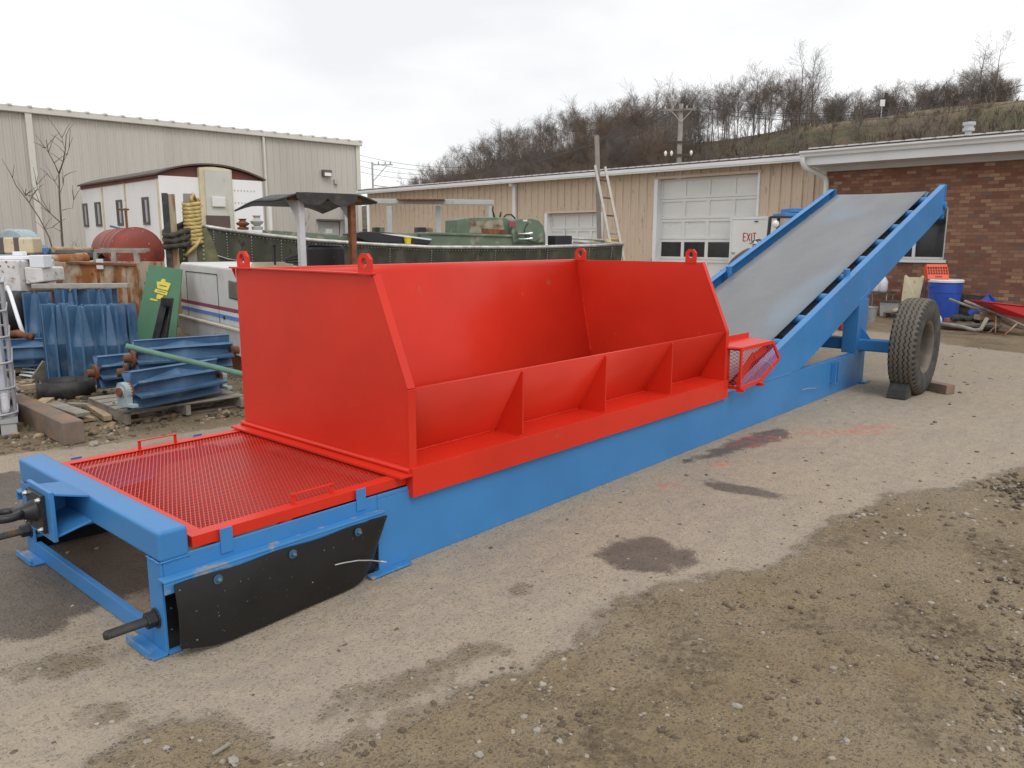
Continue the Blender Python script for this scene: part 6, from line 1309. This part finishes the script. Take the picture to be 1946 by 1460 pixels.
a = onboat(775, 464, .30); mb = MB(); mb.lathe([(.055, 0), (.07, .11), (.078, .115), (.078, .125), (.066, .123), (.05, .01), (0, .01)], gr(a)+ZV*(a[2]), ZV, 16); solo(mb, 'yellow_bucket', M['yellow_plastic'], 'small yellow bucket on the boat deck beside the dark hatch', 'bucket', auto=40)
# --- aluminium ladder and wooden pole
ld = thing('ladder', gr(DP(1172, 500, 16.6)), 'aluminium ladder leaning steeply behind the far hopper corner', 'ladder')
def zdp(px, py, d): return DP(px, py, d)
fb = lambda pxt, pyt, pxb, pyb: (zdp(pxt, pyt, 17.3), zdp(pxb, pyb, 16.9))
railL = fb(1131, 315, 1166, 495); railR = fb(1150, 318, 1186, 495)
for r_ in (railL, railR):
    d_ = r_[1]-r_[0]; e_ = r_[0]+d_*(r_[0][2]-.02)/(-d_[2]) ; mb = MB(); mb.bar(r_[0], e_, .055, .07, up=VH); mb.build('side_rail', M['alu'], ld, bevel=.004)
for i in range(8):
    f = (.15+.19*i); a = railL[0]+(railL[1]-railL[0])*f; b = railR[0]+(railR[1]-railR[0])*f; mb = MB(); mb.cyl(a, b, .018, 8); mb.build('rung', M['rust'] if i < 3 else M['wood_grey'], ld)
mb = MB(); a = zdp(1134, 258, 17.35); b = gr(zdp(1145, 500, 17.35)); mb.bar(a, b, .10, .07, up=VH); solo(mb, 'wooden_pole', M['pole_wood'], 'weathered square pole standing upright behind the ladder', 'pole', bevel=.006)
# --- grey steel gantry frame behind the boat
gf = thing('pipe_gantry', gr(DP(820, 470, 21)), 'grey box steel frame standing before the tan warehouse', 'steel frame')
A_, B_ = DP(655, 382, 21.0), DP(938, 385, 21.0); mb = MB(); mb.bar(A_, B_, .14, .13); mb.build('top_beam', M['grey_paint'], gf, bevel=.01)
for (px, d) in ((740, 20.9), (833, 21.1), (932, 21.), (660, 21.)): a = DP(px, 392, d); mb = MB(); mb.bar(a, gr(a), .14 if px != 932 else .10, .12, up=VH); mb.build('post', M['grey_paint'], gf, bevel=.01)
mb = MB(); a, b = DP(755, 379.5, 20.8), DP(845, 380, 20.8); mb.bar(a, b, .3, .03); solo(mb, 'rusty_sheet', M['rust'], 'thin dark rusty sheet lying on the grey steel frame', 'sheet metal')
mb = MB(); a = DP(699, 385, 25); mb.bar(a, gr(a), .07, .07, up=VH); solo(mb, 'white_post', M['trim_white'], 'thin white post at the far end of the tan warehouse', 'post')
# =============== right: forklift, person, junk by the brick wall ===============
fk = thing('forklift', gr(DP(1490, 560, 15.2)), 'dark framed forklift with blue boxes on its guard, behind the raised conveyor', 'forklift')
def fkp(px, py, d=15.0): return DP(px, py, d)
for (px, d) in ((1464, 15.), (1545, 15.), (1480, 16.2), (1555, 16.2)): a = fkp(px, 412, d); mb = MB(); mb.bar(a, gr(a)+ZV*.8-RH*.06, .05, .06, up=VH); mb.build('guard_post', M['black_steel'], fk)
mb = MB()
for i in range(5): mb.bar(fkp(1464+3*i, 413, 15+.3*i), fkp(1548+2*i, 413, 15+.3*i), .05, .04)
mb.bar(fkp(1466, 413, 15), fkp(1480, 413, 16.2), .05, .045); mb.build('overhead_guard', M['black_steel'], fk)
c = fkp(1474, 426, 14.95); mb = MB(); mb.lathe([(0, .1), (.04, .09), (.065, .03), (.07, 0), (.06, -.012), (0, -.016)], c, VH, 18); mb.build('headlight', M['lamp_glass'], fk, auto=50)
mb = MB(); q = gr(fkp(1512, 500, 15.4)); mb.obox(q+ZV*.62, RH*.45, VH*.8, ZV*.32); mb.build('body', M['black_steel'], fk, bevel=.05)
mb = MB(); mb.obox(fkp(1520, 408.5, 15.1)+VH*.3, RH*.31, VH*.35, ZV*.038); mb.build('blue_box', BLU, fk, bevel=.008); mb = MB(); mb.obox(fkp(1530, 399.5, 15.1)+VH*.3, RH*.27, VH*.3, ZV*.04); mb.build('blue_box', BLU, fk, bevel=.008)
for sx in (-.35, .35):
    for sz in (-.55, .55): mb = MB(); c = q+RH*sx*1.15+VH*sz+ZV*.301; mb.lathe([(.0, -.08), (.18, -.08), (.27, -.1), (.30, -.06), (.30, .06), (.27, .1), (.18, .08), (0, .08)], c, RH, 24); mb.build('wheel', M['tyre_rubber'], fk, auto=40)
# person leaning over beside the door
pb = gr(DP(1388, 560, 17.0)); hX = RH
def sk(name, V, E, Rr, m, parent, root=0):
    me = bpy.data.meshes.new(name); off = np.array(parent.location) if parent else np.zeros(3); me.from_pydata([tuple(np.array(v_)-off) for v_ in V], E, []); me.materials.append(m); o = bpy.data.objects.new(name, me); COL.objects.link(o)
    if parent: o.parent = parent
    s_ = o.modifiers.new('skin', 'SKIN')
    for i, r_ in enumerate(Rr): me.skin_vertices[0].data[i].radius = (r_, r_) if not isinstance(r_, tuple) else r_
    me.skin_vertices[0].data[root].use_root = True; ss = o.modifiers.new('sub', 'SUBSURF'); ss.levels = 1; ss.render_levels = 2; me.polygons.foreach_set('use_smooth', [True]*len(me.polygons)); return o
head = DP(1437, 468, 17.0)
pe = thing('person', pb, 'person in a brown jacket and patterned hard hat bending behind the conveyor', 'person')
hip = pb+ZV*.98-hX*.02; ch_ = hip+hX*.32+ZV*.36; nk = hip+hX*.50+ZV*.52
V = [hip, hip+hX*.13+ZV*.2, ch_, nk, head, ch_+VH*.2, ch_+VH*.24+hX*.18-ZV*.25, ch_+VH*.15+hX*.42-ZV*.38, ch_-VH*.2, ch_-VH*.24+hX*.18-ZV*.25, ch_-VH*.15+hX*.42-ZV*.38, hip+VH*.1-ZV*.06, pb+VH*.11+ZV*.5+hX*.06, pb+VH*.11+ZV*.09, pb+VH*.12+hX*.16+ZV*.045, hip-VH*.1-ZV*.06, pb-VH*.11+ZV*.5+hX*.06, pb-VH*.11+ZV*.09, pb-VH*.12+hX*.16+ZV*.045]
E_ = [(0,1),(1,2),(2,3),(3,4),(2,5),(5,6),(6,7),(2,8),(8,9),(9,10),(0,11),(11,12),(12,13),(13,14),(0,15),(15,16),(16,17),(17,18)]
sk('body', V, E_, [.15,.15,.17,.065,.095,.085,.055,.042,.085,.055,.042,.1,.075,.05,.045,.1,.075,.05,.045], M['skin'], pe)
sk('jacket', [hip-ZV*.05]+V[1:4]+V[5:11], [(0,1),(1,2),(2,3),(2,4),(4,5),(5,6),(2,7),(7,8),(8,9)], [.18,.19,.21,.11,.105,.075,.06,.105,.075,.06], M['cloth_brown'], pe)
sk('trousers', [hip]+V[11:14]+V[15:18], [(0,1),(1,2),(2,3),(0,4),(4,5),(5,6)], [.165,.115,.09,.07,.115,.09,.07], M['cloth_dark'], pe)
hd_ = np.array([hX*.25+ZV*.97])[0]; mb = MB(); mb.lathe([(.165, .03), (.168, .04), (.130, .05), (.128, .09), (.105, .14), (.06, .17), (0, .18)], head-hX*.0+ZV*-.01, hd_, 20); mb.prism([head+hX*.11+VH*.1+ZV*.03, head+hX*.21+VH*.06+ZV*.02, head+hX*.21-VH*.06+ZV*.02, head+hX*.11-VH*.1+ZV*.03], ZV*.012); mb.build('hard_hat', M['hat_white'], pe, auto=40)
mb = MB(); mb.obox(nk+hX*.02+ZV*.02, hX*.075, VH*.08, ZV*.05); mb.build('collar', M['cloth_dark'], pe, bevel=.03)
# --- along the brick wall
def wl(s, n, z=0.): return bl(s, .5+n, z)
def ws(px, py, n): q = PLN(px, py, wl(0, n), NB); return float((q-OB)@UB), float(q[2])
# folding table with jugs
s_, _ = ws(1672, 560, .45); tb = thing('folding_table', wl(s_, .45), 'small dark table against the brick wall holding white jugs', 'table'); ht = .42
_, ht = ws(1672, 554, .45)
mb = MB(); mb.obox(wl(s_, .45, ht-.015), UB*.26, NB*.22, ZV*.015); mb.build('tabletop', M['fixture'], tb, bevel=.004)
for i in (-1, 1):
    for j in (-1, 1): mb = MB(); mb.cyl(wl(s_+i*.22, .45+j*.18, 0), wl(s_+i*.22, .45+j*.18, ht-.03), .012, 8); mb.build('leg', M['galv'], tb)
for (px, k, lb) in ((1663, .0, 'white plastic jug with a blue label on the small table, left one'), (1677, -.05, 'white plastic jug on the small table, right one')):
    s2_, _ = ws(px, 545, .45); mb = MB(); q = wl(s2_, .47+k, ht+.001); mb.lathe([(.085, 0), (.10, .02), (.10, .22), (.06, .30), (.028, .335), (.028, .365), (0, .37)], q, ZV, 20); t = solo(mb, 'plastic_jug', M['plastic_white'], lb, 'jug', 'white jugs on the table', auto=40)
# grey bin, grey pail, dark pallet with cream seat
s_, _ = ws(1696, 590, .45); t = thing('grey_bin', wl(s_, .5), 'open grey plastic bin between the table and cream panel', 'bin'); _, hz = ws(1696, 573, .5)
mb = MB(); mb.prism([wl(s_-.17, .35, 0), wl(s_+.17, .35, 0), wl(s_+.20, .35, hz), wl(s_-.20, .35, hz)], NB*.36); mb.build('body', M['grey_paint'], t, bevel=.02, fix=True); mb = MB(); mb.obox(wl(s_, .53, hz+.012), UB*.225, NB*.215, ZV*.015); mb.build('rim', M['fixture'], t, bevel=.006)
q = gr(DP(1653, 612, 16.6)); mb = MB(); mb.lathe([(.10, 0), (.135, .28), (.145, .285), (.145, .30), (.125, .298), (.09, .01), (0, .01)], q, ZV, 20); solo(mb, 'grey_pail', M['galv'], 'grey pail on the ground behind the conveyor post', 'pail', auto=40)
sP, _ = ws(1722, 600, .75); pallet(wl(sP-.30, .45), UB, NB, .7, .55, 'dark low pallet under the cream seat panel', 'wood_timber', k=4)
cs = thing('seat_panel', wl(sP, .7, .14), 'stained cream moulded seat panel standing on a dark pallet', 'seat panel'); _, hz = ws(1725, 523, .6)
mb = MB(); mb.prism([wl(sP+.20, .55, .30), wl(sP-.16, .55, .30), wl(sP-.19, .42, hz-.03), wl(sP-.15, .415, hz), wl(sP-.1, .415, hz-.05), wl(sP+.14, .415, hz-.05), wl(sP+.19, .415, hz), wl(sP+.22, .42, hz-.02)], NB*.025); mb.build('backrest', M['cream'], cs, bevel=.006, fix=True)
mb = MB(); mb.prism([wl(sP+.26, .54, .17), wl(sP-.18, .54, .15), wl(sP-.18, .98, .148), wl(sP+.22, .95, .15)], ZV*.06); mb.prism([wl(sP+.21, .56, .19), wl(sP-.17, .56, .19), wl(sP-.17, .60, .33), wl(sP+.21, .60, .33)], NB*-.03); mb.build('seat', M['cream'], cs, bevel=.012, fix=True)
mb = MB(); mb.bar(wl(sP-.24, .46, .15), wl(sP-.215, .40, hz+.0), .03, .05, up=NB); mb.build('side_edge', M['fixture'], cs)
# blue barrel with lid, orange crate
bq = gr(DP(1791, 600, 16.35)); brl = thing('blue_barrel', bq, 'tall blue plastic bin with a white lid by the brick wall', 'barrel'); bh = DP(1791, 533, 16.35)[2]; br_ = .315
mb = MB(); mb.lathe([(br_*.84, 0), (br_*.86, .02), (br_*.97, bh*.72), (br_*1.0, bh*.73), (br_*1.0, bh*.745), (br_*.975, bh*.75), (br_*1.0, bh-.02), (br_*1.0, bh), (0, bh)], bq, ZV, 40); mb.build('body', M['barrel_blue'], brl, auto=40)
mb = MB(); mb.lathe([(br_*1.01, -.03), (br_*1.07, -.028), (br_*1.075, .012), (br_*1.0, .03), (br_*.9, .022), (0, .024)], bq+ZV*bh, ZV, 40); mb.build('lid', M['plastic_white'], brl, auto=40)
for s2 in (-1, 1): mb = MB(); mb.obox(bq+RH*s2*br_*1.02+ZV*(bh*.86), RH*.03, VH*.07, ZV*.018); mb.build('handle', M['barrel_blue'], brl, bevel=.008)
co = DP(1784, 529, 16.2); co[2] = bh+.035; e1 = RH*.98-VH*.15; e1 /= np.linalg.norm(e1); e3 = VH*.42+ZV*.9; e3 /= np.linalg.norm(e3); e2 = np.cross(e3, e1)
ck = thing('orange_crate', co, 'orange plastic crate tipped on its side on the blue bin', 'crate'); cw_, chh = .205, .33
def cp(a, b, c): return co+e1*a+e3*b+e2*c
if e2@VH < 0: e2 = -e2
mb = MB(); mb.prism([cp(-cw_*1.02, .0, 0), cp(cw_*.96, .0, 0), cp(cw_*1.0, .10, 0), cp(-cw_*1.0, .10, 0)], e2*.012); mb.prism([cp(-cw_*.95, chh-.06, 0), cp(cw_*1.0, chh-.06, 0), cp(cw_*1.0, chh, 0), cp(-cw_*.92, chh, 0)], e2*.012)
for i in range(9): x = -cw_*.95+cw_*1.95*i/8; mb.bar(cp(x, .10, .006), cp(x, chh-.06, .006), .012, .010, up=e2)
for y in (.155, .21): mb.bar(cp(-cw_*.95, y, .007), cp(cw_, y, .007), .010, .012, up=e3)
mb.build('floor_panel', M['crate_orange'], ck, fix=True)
mb = MB(); mb.prism([cp(-cw_, 0, .013), cp(-cw_, chh, .013), cp(-cw_, chh, .16), cp(-cw_, 0, .16)], e1*.012); mb.prism([cp(cw_-.012, 0, .013), cp(cw_-.012, chh, .013), cp(cw_-.012, chh, .16), cp(cw_-.012, 0, .16)], e1*.012); mb.prism([cp(-cw_, chh-.012, .013), cp(cw_, chh-.012, .013), cp(cw_, chh-.012, .16), cp(-cw_, chh-.012, .16)], e3*.012); mb.build('side_walls', M['crate_orange'], ck, fix=True)
mb = MB()
for i in range(7): mb.bar(cp(-.055+.02*i, .035, -.003), cp(-.055+.02*i, .062 if i % 3 else .07, -.003), .011, .003, up=e2)
mb.build('printed_mark', M['ink_black'], ck)
# two tyres
tq = gr(DP(1838, 600, 16.9))
def flat_tyre(c, z, R_, w, tilt, label):
    ax_ = ZV+RH*tilt; mb = MB(); mb.lathe([(R_*.60, -w*.4), (R_*.66, -w*.5), (R_*.85, -w*.52), (R_*.97, -w*.42), (R_, -w*.2), (R_, w*.2), (R_*.97, w*.42), (R_*.85, w*.52), (R_*.66, w*.5), (R_*.60, w*.4)], c+ZV*z, ax_, 40, closed=True); return solo(mb, 'worn_truck_tyre', M['old_rubber'], label, 'tyre', 'old tyres by the wall', auto=40)
flat_tyre(tq, .14, .33, .24, 0, 'lower of two old tyres stacked behind the blue bin'); flat_tyre(tq+RH*.02, .41, .33, .24, .10, 'upper tilted tyre of the two stacked behind the blue bin')
# blue tub on its side
c = DP(1866, 585, 15.2); c[2] = .27; d_ = RH*.55-VH*.45+ZV*.55; d_ /= np.linalg.norm(d_); mb = MB(); mb.lathe([(0, 0), (.17, 0), (.18, .01), (.26, .44), (.28, .445), (.28, .46), (.25, .455), (.17, .03), (0, .03)], c-d_*.15, d_, 32); solo(mb, 'blue_tub', M['barrel_blue'], 'open blue tub tipped over beside the red wheelbarrow', 'tub', auto=40)
# wheelbarrow
wq = gr(DP(1925, 635, 14.0)); wb = thing('wheelbarrow', wq, 'red wheelbarrow with grey handles and rusty orange legs at the right edge', 'wheelbarrow')
def wp(px, py, d=14.): return DP(px, py, d)
hd2 = [wp(1832, 572, 14.4), wp(1890, 594, 14.2), wp(1960, 626, 13.9), wp(2030, 640, 13.7)]; 
for k in (0, .5): mb = MB(); P_ = [p+VH*k for p in hd2]; mb.tube(P_, .024, 8); mb.build('handle', M['wood_grey'], wb, smooth=True)
T0 = [wp(1876, 575, 14.0), wp(1995, 588, 13.8)]; zr0, zr1 = T0[0][2], T0[1][2]; a = T0[0]; b = T0[1]
top_ = [a, b, b+VH*.65, a+VH*.65]; bot_ = [wp(1905, 597, 14.05), wp(1980, 612, 13.85), wp(1980, 612, 13.85)+VH*.45, wp(1905, 597, 14.05)+VH*.45]
mb = MB(); mb.add(top_+bot_, [(0, 1, 5, 4), (1, 2, 6, 5), (2, 3, 7, 6), (3, 0, 4, 7), (4, 5, 6, 7)]); tr2 = mb.build('tray', M['barrow_red'], wb, fix=True); sm = tr2.modifiers.new('t', 'SOLIDIFY'); sm.thickness = .012; mb = MB(); mb.tube(top_, .014, 8, closed=True); mb.build('tray_rim', M['barrow_red'], wb, smooth=True)
for k in (0, .45): q = VH*k; mb = MB(); mb.tube([wp(1893, 600, 14.15)+q, gr(wp(1891, 634, 14.15)+q)+ZV*.012, gr(wp(1908, 637, 14.0)+q)+ZV*.012, wp(1935, 613, 14.)+q], .013, 8); mb.build('leg', M['rust_orange'], wb, smooth=True)
mb = MB(); mb.lathe([(0, -.03), (.10, -.03), (.17, -.045), (.19, 0), (.17, .045), (.10, .03), (0, .03)], gr(wp(2030, 640, 13.8))+VH*.25+ZV*.19, VH, 24); mb.build('wheel', M['tyre_rubber'], wb, auto=40)
# rubble, bricks, pipe, planks
q = np.random.RandomState(8)
for i in range(22):
    px, py = 1818+q.rand()*52, 592+q.rand()*17; c = DP(px, py, 15.4-.4*q.rand()); c[2] = max(.03, min(c[2], .2)); sc = .05+.06*q.rand(); mb = MB(); V_ = IV*(1+.5*(q.rand(len(IV), 1)-.5)); mb.add([c+RH*v_[0]*sc*1.6+VH*v_[1]*sc+ZV*v_[2]*sc*.6 for v_ in V_], [tuple(f) for f in IF]); solo(mb, 'asphalt_lump', M['rubble'], 'broken black asphalt lump in the pile between bin and wheelbarrow', 'rubble', 'black asphalt lumps')
a = DP(1799, 606, 15.3); a[2] = .15; mb = MB(); mb.obox(a+RH*.08, RH*.10, VH*.05, ZV*.035); solo(mb, 'loose_brick', M['brick_orange'], 'single orange brick lying below the blue bin', 'brick', bevel=.006)
a, b = DP(1788, 612, 15.0), DP(1900, 621, 14.7); a[2] = b[2] = .10; plank(a, b, .35, .035, 'wood_grey', 'board', 'grey board under the black rubble beside the wheelbarrow', 'board'); plank(a+VH*.05-ZV*.055, b+VH*.05-ZV*.055, .10, .06, 'wood_timber', 'board', 'dark bearer under the grey board', 'board')
mb = MB(); mb.tube([DP(1788, 615, 14.4), DP(1830, 622, 14.2), DP(1852, 628, 14.1), DP(1864, 626, 14.1), DP(1870, 615, 14.1), DP(1876, 605, 14.1)], .035, 12); mb.v = [(x, y, max(z, .004)) for x, y, z in mb.v]; solo(mb, 'bent_pipe', M['wood_grey'], 'bent grey pipe lying in front of the rubble by the wall', 'pipe', smooth=True)
a = DP(1872, 603, 14.6); mb = MB(); mb.obox(a, RH*.16, VH*.1, ZV*.05); mb.obox(a+RH*.05+ZV*.035, RH*.13, VH*.06, ZV*.06); solo(mb, 'brown_box', M['wood_tan'], 'crushed brown carton under the wheelbarrow handle', 'carton', bevel=.02)
a = gr(DP(1786, 608, 15.6)); mb = MB(); mb.lathe([(.04, 0), (.045, .1), (.04, .15), (.02, .17), (.02, .2), (0, .2)], a, ZV, 14); solo(mb, 'white_bottle', M['plastic_white'], 'small white bottle just right of the conveyor tyre top', 'bottle', auto=40)
a = gr(DP(1606, 628, 14.8)); gc = thing('fuel_can', a, 'red fuel can on the ground seen under the raised conveyor', 'fuel can'); mb = MB(); mb.obox(a+ZV*.15, RH*.11, VH*.08, ZV*.149); mb.build('body', M['gas_red'], gc, bevel=.03, seg=3); mb = MB(); mb.tube([a+ZV*.28-RH*.06, a+ZV*.36-RH*.02, a+ZV*.36+RH*.05, a+ZV*.29+RH*.08], .013, 8); mb.build('handle', M['gas_red'], gc, smooth=True); mb = MB(); mb.cyl(a+ZV*.29+RH*.05, a+ZV*.34+RH*.06, .02, 10); mb.build('cap', M['yellow_plastic'], gc)
a = DP(1613, 590, 15.5); mb = MB(); mb.bar(a, gr(a), .05, .05, up=VH); solo(mb, 'thin_post', M['cream'], 'thin pale post behind the conveyor leg', 'post')
a = gr(DP(1590, 628, 15.2)); mb = MB(); mb.obox(a+ZV*.12, RH*.12, VH*.1, ZV*.12); solo(mb, 'carton', M['wood_tan'], 'small brown carton on the ground left of the fuel can', 'carton', bevel=.01)
